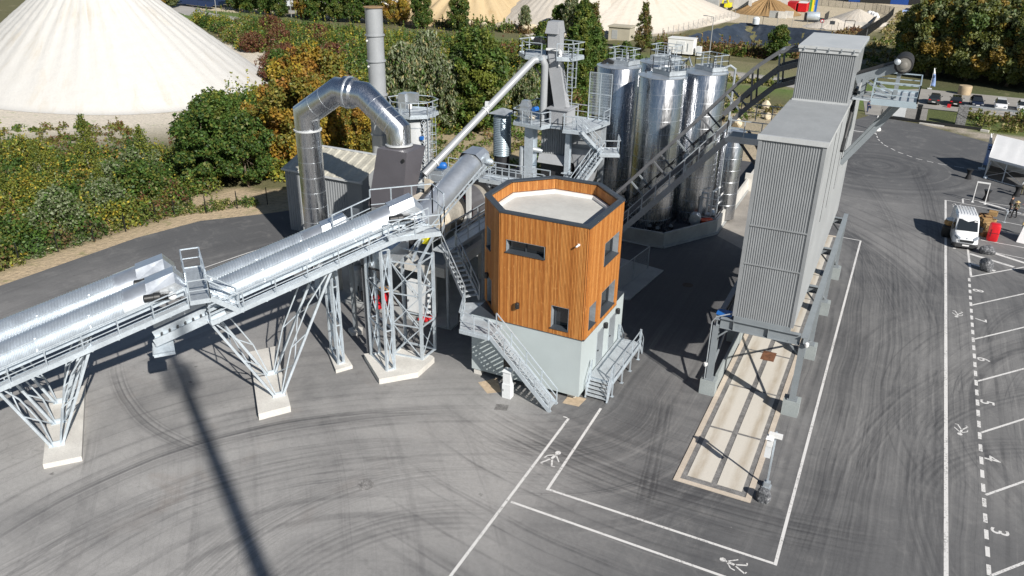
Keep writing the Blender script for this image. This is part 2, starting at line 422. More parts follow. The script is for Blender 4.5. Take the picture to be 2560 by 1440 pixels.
def ground_mat():
    m, nt, bs = new_mat('ground_soil_and_grass')
    at = nt.nodes.new('ShaderNodeAttribute'); at.attribute_name = 'tint'
    p = pos(nt)
    n = noise(nt, p, 0.22, 6, 0.65); n2 = noise(nt, p, 2.5, 4, 0.65); n3 = noise(nt, p, 0.6, 5, 0.7, 0.5)
    c = mixc(nt, mapr(nt, n2, 0.25, 0.75), mixc(nt, 1.0, at.outputs['Color'], (0.72, 0.72, 0.72), 'MULTIPLY'), mixc(nt, 1.0, at.outputs['Color'], (1.25, 1.22, 1.18), 'MULTIPLY'))
    c = mixc(nt, mapr(nt, n3, 0.56, 0.66, 0, 0.6), c, mixc(nt, 1.0, c, (0.45, 0.6, 0.35), 'MULTIPLY'))
    c = mixc(nt, mapr(nt, n, 0.6, 0.72, 0, 0.45), c, (0.34, 0.28, 0.18))
    nt.links.new(c, bs.inputs['Base Color']); bs.inputs['Roughness'].default_value = 0.95
    bump(nt, bs, n2, 0.6, 0.25)
    return m
me.materials.append(ground_mat())
go = bpy.data.objects.new('ground', me); COL.objects.link(go); tag(go, kind='structure')

# ---- asphalt with tyre marks (cx, cy, radius, mid x, mid y, reach, half width, strength)
ARCS = [(-14.13, 14.78, 18.85, -30.33, 24.41, 11.2, 0.5, 0.55), (-0.15, 0.07, 38.65, -25.16, 29.55, 7.02, 0.35, 0.5), (-30.35, 40.89, 16.79, -35.57, 24.93, 7.04, 0.3, 0.55), (-305.76, -250.46, 383.5, -33.57, 22.71, 3.19, 0.3, 0.4), (-5.94, 70.67, 38.72, -7.56, 31.99, 11.2, 0.7, 0.55), (-124.91, 14.56, 118.52, -8.27, 35.56, 5.68, 0.35, 0.5), (-15.98, 38.05, 6.6, -10.49, 34.4, 7.35, 0.5, 0.4), (-16.81, 38.69, 6.43, -11.45, 35.13, 6.16, 0.35, 0.35), (-5.59, 8.33, 25.67, -28.27, 20.36, 10.96, 0.8, 0.35), (-10.76, 18.38, 12.44, -22.24, 23.17, 8.05, 0.8, 0.4), (-11.03, 17.77, 9.17, -18.68, 22.83, 6.5, 0.7, 0.35), (-23.89, 56.05, 28.09, 0.45, 70.06, 15.27, 0.9, 0.45), (-236.64, 68.68, 242.18, 5.14, 82.67, 28.46, 0.6, 0.5), (-163.57, 74.57, 168.37, 4.62, 82.38, 26.47, 0.4, 0.35), (-264.05, 2.99, 272.04, -1.51, 74.27, 18.77, 0.5, 0.4), (-99.1, 61.94, 101.85, -1.27, 90.29, 21.37, 0.5, 0.35), (22.7, 56.89, 14.36, 9.35, 62.18, 6.83, 0.35, 0.45), (23.83, 45.84, 18.07, 8.31, 55.09, 6.87, 0.5, 0.4), (22.15, 37.85, 18.29, 8.09, 49.54, 8.92, 0.6, 0.4), (13.41, 37.0, 8.79, 7.27, 43.29, 7.34, 0.6, 0.35), (-317.3, 46.0, 317.1, -0.21, 50.56, 22.77, 0.35, 0.55), (-226.7, 46, 227.4, 0.73, 51.06, 22.78, 0.4, 0.5), (-344.65, 42.26, 347.05, 2.26, 51.88, 22.55, 0.45, 0.45), (-373.28, 37.56, 377.02, 3.44, 52.5, 20.27, 0.4, 0.45), (-331.39, 40, 337.1, 5.47, 50.75, 19.53, 0.4, 0.35), (668.62, 52.62, 681.5, -12.88, 50.27, 15.61, 1.2, 0.25), (38.57, 33.39, 37.43, 2.1, 41.82, 13.55, 0.7, 0.4), (31.69, 39.49, 27.28, 4.41, 39.11, 10.09, 0.6, 0.35), (-5.28, 27.85, 48.09, -52.37, 37.62, 15.89, 0.5, 0.35), (-12.11, 30.64, 38.72, -50.64, 34.43, 11.87, 0.4, 0.35), (-1.56, 101.96, 2.2, -1.56, 101.96, 9, 0.35, 0.45), (-1.56, 101.96, 4.2, -1.56, 101.96, 9, 0.5, 0.4)]
def asphalt_mat():
    m, nt, bs = new_mat('asphalt_with_tyre_marks')
    p = pos(nt)
    flat = nt.nodes.new('ShaderNodeVectorMath'); flat.operation = 'MULTIPLY'; flat.inputs[1].default_value = (1, 1, 0)
    nt.links.new(p, flat.inputs[0]); fp = flat.outputs[0]
    wob = nt.nodes.new('ShaderNodeTexNoise'); wob.inputs['Scale'].default_value = 0.16; wob.inputs['Detail'].default_value = 2
    nt.links.new(fp, wob.inputs['Vector'])
    wsc = nt.nodes.new('ShaderNodeVectorMath'); wsc.operation = 'MULTIPLY_ADD'
    nt.links.new(wob.outputs['Color'], wsc.inputs[0]); wsc.inputs[1].default_value = (0.5, 0.5, 0); nt.links.new(fp, wsc.inputs[2])
    wp0 = nt.nodes.new('ShaderNodeVectorMath'); wp0.operation = 'SUBTRACT'; nt.links.new(wsc.outputs[0], wp0.inputs[0]); wp0.inputs[1].default_value = (0.25, 0.25, 0)
    wp = wp0.outputs[0]
    acc = None
    for k, (cx, cy, r, mx, my, half, wd, st) in enumerate(ARCS):
        def dist(c):
            n = nt.nodes.new('ShaderNodeVectorMath'); n.operation = 'DISTANCE'
            nt.links.new(wp, n.inputs[0]); n.inputs[1].default_value = (c[0], c[1], 0); return n.outputs['Value']
        dr = mathn(nt, 'SUBTRACT', dist((cx, cy)), r)
        band = mapr(nt, mathn(nt, 'ABSOLUTE', dr), wd*0.5, wd*2.6, 1, 0, True)
        n1 = nt.nodes.new('ShaderNodeTexNoise'); n1.noise_dimensions = '1D'; n1.inputs['Scale'].default_value = 5.5; n1.inputs['Detail'].default_value = 3
        nt.links.new(mathn(nt, 'ADD', dr, 17.3*k), n1.inputs['W'])
        lines = mapr(nt, n1.outputs['Fac'], 0.36, 0.66, 0.0, 1.0)
        msk = mapr(nt, dist((mx, my)), half*0.55, half*1.1, 1, 0, True)
        v = mathn(nt, 'MULTIPLY', mathn(nt, 'MULTIPLY', band, lines), mathn(nt, 'MULTIPLY', msk, st*0.85))
        acc = v if acc is None else mathn(nt, 'ADD', acc, v)
    patch = noise(nt, fp, 0.35, 4, 0.6, 0.6)
    acc = mathn(nt, 'MULTIPLY', acc, mapr(nt, patch, 0.3, 0.65, 0.55, 1.35))
    # broad wear: dusty pale turning area near the conveyors, fresher dark lanes elsewhere; shade painted in behind the tower
    def blob(c, r):
        n = nt.nodes.new('ShaderNodeVectorMath'); n.operation = 'DISTANCE'; nt.links.new(wp, n.inputs[0]); n.inputs[1].default_value = (*c, 0)
        return mapr(nt, n.outputs['Value'], r*0.25, r, 1, 0, True)
    dust = mathn(nt, 'MAXIMUM', blob((-32, 15), 34), mathn(nt, 'MAXIMUM', blob((-21, 28), 17), mathn(nt, 'MULTIPLY', blob((-40, 26), 24), 0.85)))
    dust = mathn(nt, 'MAXIMUM', dust, mathn(nt, 'MULTIPLY', mathn(nt, 'MAXIMUM', blob((0.5, 78), 20), blob((3, 50), 26)), 0.36))
    big = noise(nt, fp, 0.11, 5, 0.62, 0.8)
    dust = mathn(nt, 'MULTIPLY', dust, mapr(nt, big, 0.3, 0.62, 0.45, 1.12))
    mid = noise(nt, fp, 0.55, 5, 0.65, 1.2)
    fine = noise(nt, fp, 24, 3, 0.7)
    med = noise(nt, fp, 4.5, 4, 0.6)
    def fld(cx, cy, fr, seed):
        n = nt.nodes.new('ShaderNodeVectorMath'); n.operation = 'DISTANCE'; nt.links.new(wp, n.inputs[0]); n.inputs[1].default_value = (cx, cy, 0)
        t = nt.nodes.new('ShaderNodeTexNoise'); t.noise_dimensions = '1D'; t.inputs['Scale'].default_value = fr; t.inputs['Detail'].default_value = 5; t.inputs['Roughness'].default_value = 0.72
        nt.links.new(mathn(nt, 'ADD', n.outputs['Value'], seed), t.inputs['W']); return t.outputs['Fac']
    base = ramp(nt, big, [(0.28, (0.084, 0.085, 0.089)), (0.55, (0.102, 0.103, 0.106)), (0.8, (0.125, 0.125, 0.126))])
    c = mixc(nt, dust, base, (0.33, 0.322, 0.312))
    c = mixc(nt, mapr(nt, mid, 0.52, 0.78, 0, 0.35), c, (0.29, 0.283, 0.272))
    c = mixc(nt, mapr(nt, noise(nt, fp, 0.8, 5, 0.7, 2.0), 0.60, 0.8, 0, 0.4), c, (0.06, 0.06, 0.062))
    brk = mapr(nt, noise(nt, fp, 0.28, 4, 0.65, 1.0), 0.36, 0.62, 0.25, 1.0)
    for k, (cx, cy, fr, bx, by, br_, st) in enumerate(((-14.1, 14.8, 1.3, -29, 21, 19, 0.6), (-1.0, 1.0, 0.9, -24, 30, 14, 0.5), (-6, 70, 1.3, -9, 30, 15, 0.9), (-420, 50, 1.8, 2.4, 50, 32, 0.8), (-24, 56, 1.2, 0, 74, 20, 0.8),
                                              (24, 48, 1.4, 9.5, 50, 17, 0.9), (-17, 39, 1.6, -10.5, 34, 9, 1.0), (-5, 28, 1.1, -52, 37, 20, 0.7), (-1.6, 102, 1.1, -1, 100, 18, 0.8), (-60, -10, 1.0, -20, 20, 20, 0.4), (660, 52, 1.5, -11.5, 52, 18, 0.6))):
        s_ = fld(cx, cy, fr, 31.7*k); mk = mathn(nt, 'MULTIPLY', mathn(nt, 'MULTIPLY', blob((bx, by), br_), st), brk)
        c = mixc(nt, mathn(nt, 'MULTIPLY', mapr(nt, s_, 0.50, 0.66, 0, 0.72, True), mk), c, (0.055, 0.055, 0.059))
        c = mixc(nt, mathn(nt, 'MULTIPLY', mapr(nt, s_, 0.46, 0.30, 0, 0.42, True), mk), c, (0.31, 0.303, 0.293))
    c = mixc(nt, mathn(nt, 'MULTIPLY', blob((-11.3, 57), 15), 0.75), c, (0.062, 0.062, 0.066))  # lane between tower and silo darkened: its shade put into the asphalt colour
    c = mixc(nt, mathn(nt, 'MINIMUM', acc, 0.72), c, (0.04, 0.04, 0.043))
    oil = mathn(nt, 'MULTIPLY', mapr(nt, noise(nt, fp, 1.9, 3, 0.5), 0.70, 0.76, 0, 0.55), mapr(nt, noise(nt, fp, 0.12, 2, 0.5), 0.5, 0.6))
    c = mixc(nt, oil, c, (0.03, 0.028, 0.028))
    brown = mathn(nt, 'MULTIPLY', mapr(nt, noise(nt, fp, 0.3, 3, 0.6, 0.4), 0.58, 0.75, 0, 0.35), blob((-30, 27), 14))
    c = mixc(nt, brown, c, (0.19, 0.145, 0.115))
    c = mixc(nt, mapr(nt, fine, 0.3, 0.7, 0, 1), mixc(nt, 1.0, c, (0.82, 0.82, 0.82), 'MULTIPLY'), mixc(nt, 1.0, c, (1.18, 1.18, 1.18), 'MULTIPLY'))
    c = mixc(nt, mapr(nt, med, 0.3, 0.7, 0, 1), mixc(nt, 1.0, c, (0.93, 0.93, 0.93), 'MULTIPLY'), mixc(nt, 1.0, c, (1.07, 1.07, 1.07), 'MULTIPLY'))
    speck = noise(nt, fp, 3.2, 2, 0.4)
    c = mixc(nt, mapr(nt, speck, 0.80, 0.82, 0, 0.5), c, (0.4, 0.38, 0.35))
    nt.links.new(c, bs.inputs['Base Color'])
    bs.inputs['Roughness'].default_value = 0.78
    nt.links.new(mapr(nt, acc, 0, 0.8, 0.82, 0.6), bs.inputs['Roughness'])
    bump(nt, bs, fine, 0.25, 0.02)
    return m
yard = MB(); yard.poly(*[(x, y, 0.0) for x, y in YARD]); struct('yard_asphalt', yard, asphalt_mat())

def ribbon(mb, pts, w, z):
    pts = [V(x, y, 0) for x, y in pts]; L = []; Rr = []
    for i, p in enumerate(pts):
        a = pts[max(0, i-1)]; b = pts[min(len(pts)-1, i+1)]; t = (b-a).normalized(); n = Vector((-t.y, t.x, 0))
        L.append(p+n*w/2); Rr.append(p-n*w/2)
    for i in range(len(pts)-1):
        mb.poly(*[(q.x, q.y, z) for q in (Rr[i], Rr[i+1], L[i+1], L[i])])
    return mb
M['road'] = mat('pale_worn_road', (0.36, 0.345, 0.32), 0.85, 0, 0.14, 0.15, 0.1, 5)
struct('road', ribbon(MB(), ROADC, 7.0, -0.012), 'road')
M['kerb'] = mat('kerb_stone', (0.33, 0.32, 0.29), 0.85, 0, 0.12, 0.6)
kb = MB()
for (ax, ay), (bx, by) in zip(ROADC[1:8], ROADC[2:9]):
    t = (Vector((bx, by, 0))-Vector((ax, ay, 0))).normalized(); n = Vector((-t.y, t.x, 0))
    for s in (3.68, -3.68): kb.bar(Vector((ax, ay, 0.03))+n*s, Vector((bx, by, 0.03))+n*s, 0.25, 0.16)
struct('kerb', kb, 'kerb')
cp = MB(); cp.poly((-5, 130.5, -0.008), (3.2, 128.8, -0.008), (3.4, 140.5, -0.008), (70, 140, -0.008), (70, 157.5, -0.008), (2, 158, -0.008), (-7, 150, -0.008))
struct('car_park', cp, mat('car_park_tarmac', (0.30, 0.285, 0.26), 0.85, 0, 0.16, 0.25, 0.1, 6))
slab = MB(); slab.box((-38.0, 42.0, -0.2), (-25.0, 58.5, 0.16)); struct('plant_floor_slab', slab, 'concrete_grey')
ap = MB(); ap.poly((-12.9, 69.2, 0.004), (-9.6, 66.5, 0.004), (-9.6, 92, 0.004), (-13.3, 91, 0.004)); struct('concrete_apron', ap, mat('stained_concrete_apron', (0.27, 0.25, 0.225), 0.85, 0, 0.2, 0.4, 0.1, 8))

# ---- painted markings
def line(mb, a, b, w=0.16, z=0.004):
    w = w*0.88
    a = V(a[0], a[1], 0); b = V(b[0], b[1], 0); t = (b-a).normalized(); n = Vector((-t.y, t.x, 0))*w/2
    mb.poly(*[(q.x, q.y, z) for q in (a-n, b-n, b+n, a+n)])
def paint_mat():
    m, nt, bs = new_mat('worn_road_paint')
    p = pos(nt)
    n = noise(nt, p, 9, 4, 0.7); n1 = noise(nt, p, 0.6, 3, 0.6)
    c = mixc(nt, mapr(nt, mathn(nt, 'ADD', n, mathn(nt, 'MULTIPLY', n1, 0.45)), 0.76, 0.92, 0, 0.9), (0.66, 0.65, 0.635), (0.17, 0.165, 0.16))
    nt.links.new(c, bs.inputs['Base Color']); bs.inputs['Roughness'].default_value = 0.7
    return m
M['paint'] = paint_mat()
def marking(segs, w=0.16, z=0.004):
    mb = MB()
    for a, b in segs: line(mb, a, b, w, z)
    return struct('road_marking', mb, 'paint')
marking([((-13.66, 35.89), (-13.55, 18.0)), ], 0.17)
marking([((-48.3, 39.9), (-47.04, 45.94)), ((-47.04, 45.94), (-46.0, 49.6))], 0.13)
marking([((-14.0, 35.93), (-13.75, 35.93))], 0.1)
marking([((-12.38, 37.75), (-12.19, 29.57))], 0.17)
marking([((-12.11, 29.65), (-1.14, 29.65))], 0.16)
marking([((-13.4, 27.95), (2.0, 27.80))], 0.16)
marking([((-1.06, 29.57), (-1.11, 74.3))], 0.17)
marking([((-2.6, 74.38), (-1.12, 74.30))], 0.14)
marking([((5.80, 20.0), (5.80, 91.2))], 0.22)
marking([((7.66, 70.2), (7.56, 77.3))], 0.2)
marking([((7.42, 91.0), (7.42, 92.56))], 0.2)
marking([((5.8, 91.2), (14, 89.4))], 0.12)
marking([((7.4, 92.6), (15, 92.1))], 0.12)
marking([((9.0, 92.4), (13.6, 89.7))], 0.45)
marking([((8.7, 79.9), (16, 79.3))], 0.14)
marking([((9.6, 86.8), (13.6, 86.0))], 0.13)
marking([((9.6, 83.4), (14, 82.6))], 0.13)
dash = MB(); yy = 69.6
while yy > 31:
    line(dash, (7.51, yy), (7.51, yy-0.72), 0.21); yy -= 1.27
struct('road_marking', dash, 'paint')
for y0, x1, y1 in ((69.95, 13.5, 76.4), (64.03, 13.3, 70.6), (57.97, 13.1, 64.3), (51.72, 13.1, 58.1), (45.5, 13, 51.9), (39.45, 13, 45.8), (33.35, 13, 39.6)):
    marking([((7.6, y0), (x1, y1))], 0.15)
for a, b in (((7.7, 75.6), (10.97, 74.05)), ((7.66, 73.2), (9.5, 72.3)), ((9.2, 77.05), (12.6, 75.1))): marking([(a, b)], 0.42)
marking([((8.2, 77.2), (14, 76.4))], 0.13)
cd = MB(); cpts = [(-2.82, 119.1), (-2.28, 115.41), (-1.38, 112.62), (0.42, 109.64), (2.54, 107.48), (4.98, 106.27), (8.5, 105.6), (12, 105.3)]
ct = 0.0; acc_ = 0.0
for a, b in zip(cpts[:-1], cpts[1:]):
    a = V(*a, 0); b = V(*b, 0); L = (b-a).length; k = max(1, int(L/1.35))
    for i in range(k): 
        p = a.lerp(b, i/k); q = a.lerp(b, (i+0.58)/k); line(cd, p, q, 0.15)
struct('road_marking', cd, 'paint')
marking([((-6.2, 118.9), (-2.85, 118.65))], 0.35)
marking([((-2.9, 122), (-2.95, 128.5))], 0.16)
fp_ = MB(); fp_.poly((-1.5, 28.4, 0.004), (-0.45, 28.3, 0.004), (-0.4, 27.2, 0.004), (-1.45, 27.3, 0.004)); struct('road_marking', fp_, 'paint')

def walker(cx, cy, ang, s):
    """painted walking-person symbol lying on the ground; local y = up the figure"""
    mb = MB(); ca, sa = math.cos(ang), math.sin(ang)
    def T(x, y): return (cx + s*(ca*x - sa*y), cy + s*(sa*x + ca*y))
    hd = [T(0.05+0.11*math.cos(t), 0.86+0.11*math.sin(t)) for t in np.linspace(0, 2*math.pi, 13)[:-1]]
    mb.poly(*[(x, y, 0.0045) for x, y in hd])
    for a, b, w_ in (((0.03, 0.74), (-0.03, 0.38), 0.15), ((0.04, 0.70), (0.25, 0.42), 0.07), ((0.25, 0.42), (0.30, 0.36), 0.07), ((0.0, 0.70), (-0.24, 0.52), 0.07), ((-0.24, 0.52), (-0.28, 0.36), 0.07),
                   ((0.0, 0.42), (0.16, 0.02), 0.09), ((0.16, 0.02), (0.28, 0.04), 0.07), ((-0.04, 0.42), (-0.28, 0.02), 0.09), ((-0.28, 0.02), (-0.18, -0.03), 0.07)):
        line(mb, T(*a), T(*b), w_*s*0.8, 0.0045)
    return struct('road_marking', mb, 'paint')
walker(-12.98, 31.4, 0.0, 1.45)
walker(-2.15, 28.78, R(90), 1.25)
walker(6.9, 90.3, R(168), 1.35)
walker(6.6, 77.4, R(178), 1.2)
walker(6.6, 62.3, R(178), 1.2)
walker(6.6, 45.8, R(178), 1.2)
def digit(ch, cx, cy, s=1.08):
    c = bpy.data.curves.new('bay_number', 'FONT'); c.body = ch; c.size = s; c.align_x = 'CENTER'; c.align_y = 'CENTER'
    c.extrude = 0.0; c.offset = 0.012
    o = bpy.data.objects.new('bay_number', c); COL.objects.link(o)
    dg = bpy.context.evaluated_depsgraph_get()
    me = bpy.data.meshes.new_from_object(o.evaluated_get(dg)); bpy.data.objects.remove(o)
    me.materials.clear(); me.materials.append(M['paint'])
    o = bpy.data.objects.new('bay_number', me); COL.objects.link(o)
    o.location = (cx, cy, 0.0045); o.rotation_euler = (0, 0, R(-90))
    return tag(o, kind='structure')
for ch, x, y in (('8', 8.05, 67.2), ('7', 8.05, 61.5), ('6', 8.0, 55.0), ('5', 8.0, 49.2), ('4', 8.0, 43.0), ('3', 8.05, 36.7)): digit(ch, x, y)

# ================================================================ CONTROL TOWER
def facade(p0, p1, z0, z1, holes, thick=0.0):
    """wall panels around rectangular holes (u0,u1,za,zb); returns MB and the local frame"""
    p0 = V(*p0, 0); p1 = V(*p1, 0); u = (p1-p0).normalized(); n = Vector((u.y, -u.x, 0)); W = (p1-p0).length
    us = sorted({0.0, W} | {h[0] for h in holes} | {h[1] for h in holes})
    zs = sorted({z0, z1} | {h[2] for h in holes} | {h[3] for h in holes})
    mb = MB()
    for a, b in zip(us[:-1], us[1:]):
        for c, d in zip(zs[:-1], zs[1:]):
            um, zm = (a+b)/2, (c+d)/2
            if any(h[0] < um < h[1] and h[2] < zm < h[3] for h in holes): continue
            mb.poly(p0+u*a+Z*c, p0+u*b+Z*c, p0+u*b+Z*d, p0+u*a+Z*d)
    return mb, p0, u, n, W
tower = thing('control_tower', (-17.4, 41.4, 0), 'orange timber clad polygonal control tower on a pale grey rendered base', 'control tower')
WP = [(-21.15, 39.9), (-19.05, 37.72), (-13.75, 37.72), (-13.70, 43.0), (-16.0, 45.25), (-19.04, 45.25), (-21.2, 43.06)]
ZB, ZT = 4.25, 11.03
HOLES = {0: [(0.45, 1.25, 7.95, 9.28), (0.55, 1.45, 4.3, 6.1)],
         1: [(0.38, 2.76, 8.70, 9.46), (3.32, 4.38, 4.56, 6.0)],
         2: [(2.42, 4.72, 7.88, 9.28), (2.42, 4.65, 4.58, 6.2), (0.5, 1.52, 4.66, 6.08)]}
back = MB(); slat = MB(); trim = MB()
for i in range(7):
    p0, p1 = WP[i], WP[(i+1) % 7]
    hs = HOLES.get(i, [])
    mb, o, u, n, W = facade(p0, p1, ZB, ZT, hs)
    back.add(mb.v, mb.f)
    k = int(W/0.083)
    for j in range(k+1):
        a = W*(j+0.5)/(k+1); rr = random.uniform(-0.004, 0.004)
        segs = [(ZB-0.04, ZT-0.05)]
        for h in hs:
            if h[0]-0.03 < a < h[1]+0.03:
                ns = []
                for s0, s1 in segs:
                    if h[3] < s0 or h[2] > s1: ns.append((s0, s1)); continue
                    if h[2]-s0 > 0.05: ns.append((s0, h[2]-0.01))
                    if s1-h[3] > 0.05: ns.append((h[3]+0.01, s1))
                segs = ns
        for s0, s1 in segs:
            c = o+u*a+n*(0.055+rr)+Z*((s0+s1)/2)
            slat.obox(c, u, n, Z, 0.05, 0.09, s1-s0)
    # inner face of the parapet: slats and dark strip
    for j in range(int(W*0.94/0.083)):
        a = W*0.04 + 0.083*(j+0.5)
        slat.obox(o+u*a-n*0.27+Z*10.66, u, n, Z, 0.056, 0.05, 0.62)
back.build('backing_wall', mat('dark_backing_membrane', (0.05, 0.022, 0.01), 0.9), tower)
slat.build('slat_cladding', 'wood', tower)
def inset(poly, d):
    n = len(poly); out = []
    for i in range(n):
        a = V(*poly[i-1], 0); b = V(*poly[i], 0); c = V(*poly[(i+1) % n], 0)
        e1 = (b-a).normalized(); e2 = (c-b).normalized()
        n1 = Vector((-e1.y, e1.x, 0)); n2 = Vector((-e2.y, e2.x, 0)); m = (n1+n2).normalized()
        q = b + m*(d/m.dot(n1)); out.append((q.x, q.y))
    return out
def ringcap(mb, po, pi, z0, z1):
    n = len(po)
    for i in range(n):
        j = (i+1) % n
        mb.hexa([(*po[i], z0), (*po[j], z0), (*pi[j], z0), (*pi[i], z0), (*po[i], z1), (*po[j], z1), (*pi[j], z1), (*pi[i], z1)])
    return mb
ringcap(MB(), inset(WP, -0.12), inset(WP, 0.26), 11.0, 11.09).build('parapet_capping', 'anthracite', tower)
ringcap(MB(), inset(WP, 0.235), inset(WP, 0.30), 10.2, 10.36).build('parapet_upstand', 'anthracite', tower)
ringcap(MB(), inset(WP, 0.34), inset(WP, 0.52), 10.1, 10.34).build('insulation_kerb', 'white', tower)
MB().prism(inset(WP, 0.1), 10.02, 10.14).build('roof_deck', 'roof_membrane', tower)
MB().prism(inset(WP, -0.09), ZB-0.08, ZB-0.03).build('drip_edge', 'anthracite', tower)
BX0, BX1, BY0, BY1 = -20.97, -13.80, 37.68, 45.0
base = MB(); base.box((BX0, BY0, 0.38), (BX1, BY1, 4.18)); base.build('rendered_base', 'render_wall', tower)
bf = MB()
for x, y in ((-20.6, 38.0), (-20.6, 44.5), (-14.3, 44.5), (-17.4, 38.4), (-14.4, 38.3)): bf.box((x-0.25, y-0.25, -0.1), (x+0.25, y+0.25, 0.4))
bf.build('footing', 'concrete', tower)
rb = MB(); rb.box((BX0-0.03, BY0-0.02, 4.17), (BX1+0.03, BY1+0.03, 4.215)); rb.build('base_roof', 'anthracite', tower)
for i, hs in HOLES.items():
    p0, p1 = WP[i], WP[(i+1) % 7]
    p0 = V(*p0, 0); p1 = V(*p1, 0); u = (p1-p0).normalized(); n = Vector((u.y, -u.x, 0))
    for q, h in enumerate(hs):
        door = (i == 0 and q == 1)
        a, b, c, d = h; dep = 0.34
        fr = MB()
        P_ = lambda uu, zz, nn_: p0+u*uu+Z*zz+n*nn_
        nm = 'door' if door else 'window'
        for (x0, x1, y0, y1) in ((a, a+0.06, c, d), (b-0.06, b, c, d), (a+0.06, b-0.06, d-0.06, d), (a+0.06, b-0.06, c, c+0.06)):
            cc = P_((x0+x1)/2, (y0+y1)/2, -dep+0.05); fr.obox(cc, u, n, Z, x1-x0, 0.09, y1-y0)
        if not door and b-a > 0.8:
            xm = a+(b-a)*(0.12 if (i == 1 and q == 1) else 0.45); fr.obox(P_(xm, (c+d)/2, -dep+0.04), u, n, Z, 0.07, 0.08, d-c-0.13)
        win = fr.build(nm, 'anthracite', tower)
        pn = MB(); pn.poly(P_(a+0.05, c+0.05, -dep+0.02), P_(b-0.05, c+0.05, -dep+0.02), P_(b-0.05, d-0.05, -dep+0.02), P_(a+0.05, d-0.05, -dep+0.02))
        pn.build('pane' if not door else 'door_leaf', 'glass' if not door else 'anthracite', win)
        rv = MB()
        for uu in (a, b): rv.obox(P_(uu+(0.008 if uu == a else -0.008), (c+d)/2, -dep/2+0.045), u, n, Z, 0.014, dep+0.10, d-c)
        rv.obox(P_((a+b)/2, d-0.008, -dep/2+0.045), u, n, Z, b-a, dep+0.10, 0.014)
        rv.build('reveal', 'galv_dull', win)
        if not door:
            sl = MB(); s0 = P_(a-0.05, c-0.02, 0.16); s1 = P_(b+0.05, c-0.02, 0.16); s2 = P_(b+0.02, c+0.04, -dep+0.1); s3 = P_(a-0.02, c+0.04, -dep+0.1)
            t_ = Vector((0, 0, 0.05)); sl.hexa([s0, s1, s2, s3, s0+t_, s1+t_, s2+t_, s3+t_]); sl.build('sill', 'anthracite', win)
# doors of the base, on the platform side and the service slot at the front
for y0 in (40.38, 42.5):
    d_ = MB(); d_.box((BX1-0.01, y0, 1.17), (BX1+0.012, y0+0.95, 3.35)); dd_ = d_.build('door', 'frame_paint', tower)
    h_ = MB(); h_.box((BX1+0.012, y0+0.08, 2.1), (BX1+0.07, y0+0.2, 2.16)); h_.build('handle', 'black', dd_)
    j_ = MB(); j_.box((BX1-0.01, y0-0.07, 1.15), (BX1+0.03, y0-0.005, 3.42)); j_.box((BX1-0.01, y0+0.955, 1.15), (BX1+0.03, y0+1.02, 3.42)); j_.box((BX1-0.01, y0-0.005, 3.355), (BX1+0.03, y0+0.955, 3.42)); j_.build('door_frame', 'galv_dull', dd_)
sd_ = MB(); sd_.box((-18.75, BY0-0.012, 0.5), (-18.3, BY0+0.01, 2.6)); sd_.build('service_hatch', 'black', tower)
def lampbox(c, n):
    c = V(c); n = V(n); m = MB(); m.lathe(c-Z*0.17+n*0.17, [(0.11, 0), (0.125, 0.02), (0.125, 0.32), (0.10, 0.35)], 12); m.obox(c+n*0.05, n.cross(Z), n, Z, 0.1, 0.16, 0.12)
    return m.build('wall_lamp', 'black', tower, True)
lampbox((-17.81, 37.62, 5.55), (0, -1, 0))
lampbox((-20.62, 39.25, 6.2), (-0.72, -0.69, 0))
lampbox((-13.80, 41.35, 3.5), (1, 0, 0)); lampbox((-13.80, 43.55, 3.5), (1, 0, 0))
cm = MB(); cm.tube((-14.27, 37.62, 9.98), (-14.33, 37.36, 9.93), 0.05, 8); cm.lathe((-14.27, 37.60, 9.94), [(0.07, 0), (0.07, 0.1)], 8); cm.build('security_camera', 'white', tower, True)

# outside steel stair to the tower door
st = thing('steel_staircase', (-16.9, 36.4, 0), 'galvanised outside staircase climbing the front of the timber tower', 'staircase')
stair_parts(st, (-14.85, 36.42, 0.02), (-18.87, 36.42, 4.02), (0, 0.95, 0), 'tread', 'galv')
ld = MB(); LP_ = [(-20.8, 35.9), (-18.87, 35.9), (-18.87, 37.62), (-19.1, 37.6), (-21.15, 39.75), (-22.25, 39.15), (-21.85, 38.35)]
ld.prism(LP_, 3.93, 4.0); ld.build('landing', 'tread', st)
lf = MB()
for a, b in zip(LP_, LP_[1:]+LP_[:1]): lf.bar((*a, 3.85), (*b, 3.85), 0.06, 0.22)
lf.build('landing_frame', 'galv', st)
lr = MB(); rail(lr, [(-18.87, 35.9, 4.0), (-20.8, 35.9, 4.0), (-21.85, 38.35, 4.0)], 1.1, 1.0, 1, toe=0.12); lr.build('handrail', 'galv', st)
lb = MB()
for x in (-20.5, -19.2): lb.bar((x, 36.0, 3.8), (x, 37.66, 2.7), 0.07)
lb.build('bracket', 'galv', st)

us_ = thing('steel_staircase', (-23.3, 40.2, 4), 'shaded steel stairway rising from the tower landing to the drum walkway', 'staircase')
stair_parts(us_, (-21.9, 39.45, 4.1), (-25.05, 41.95, 6.2), (0.6, 0.78, 0), 'tread', 'galv_dull')

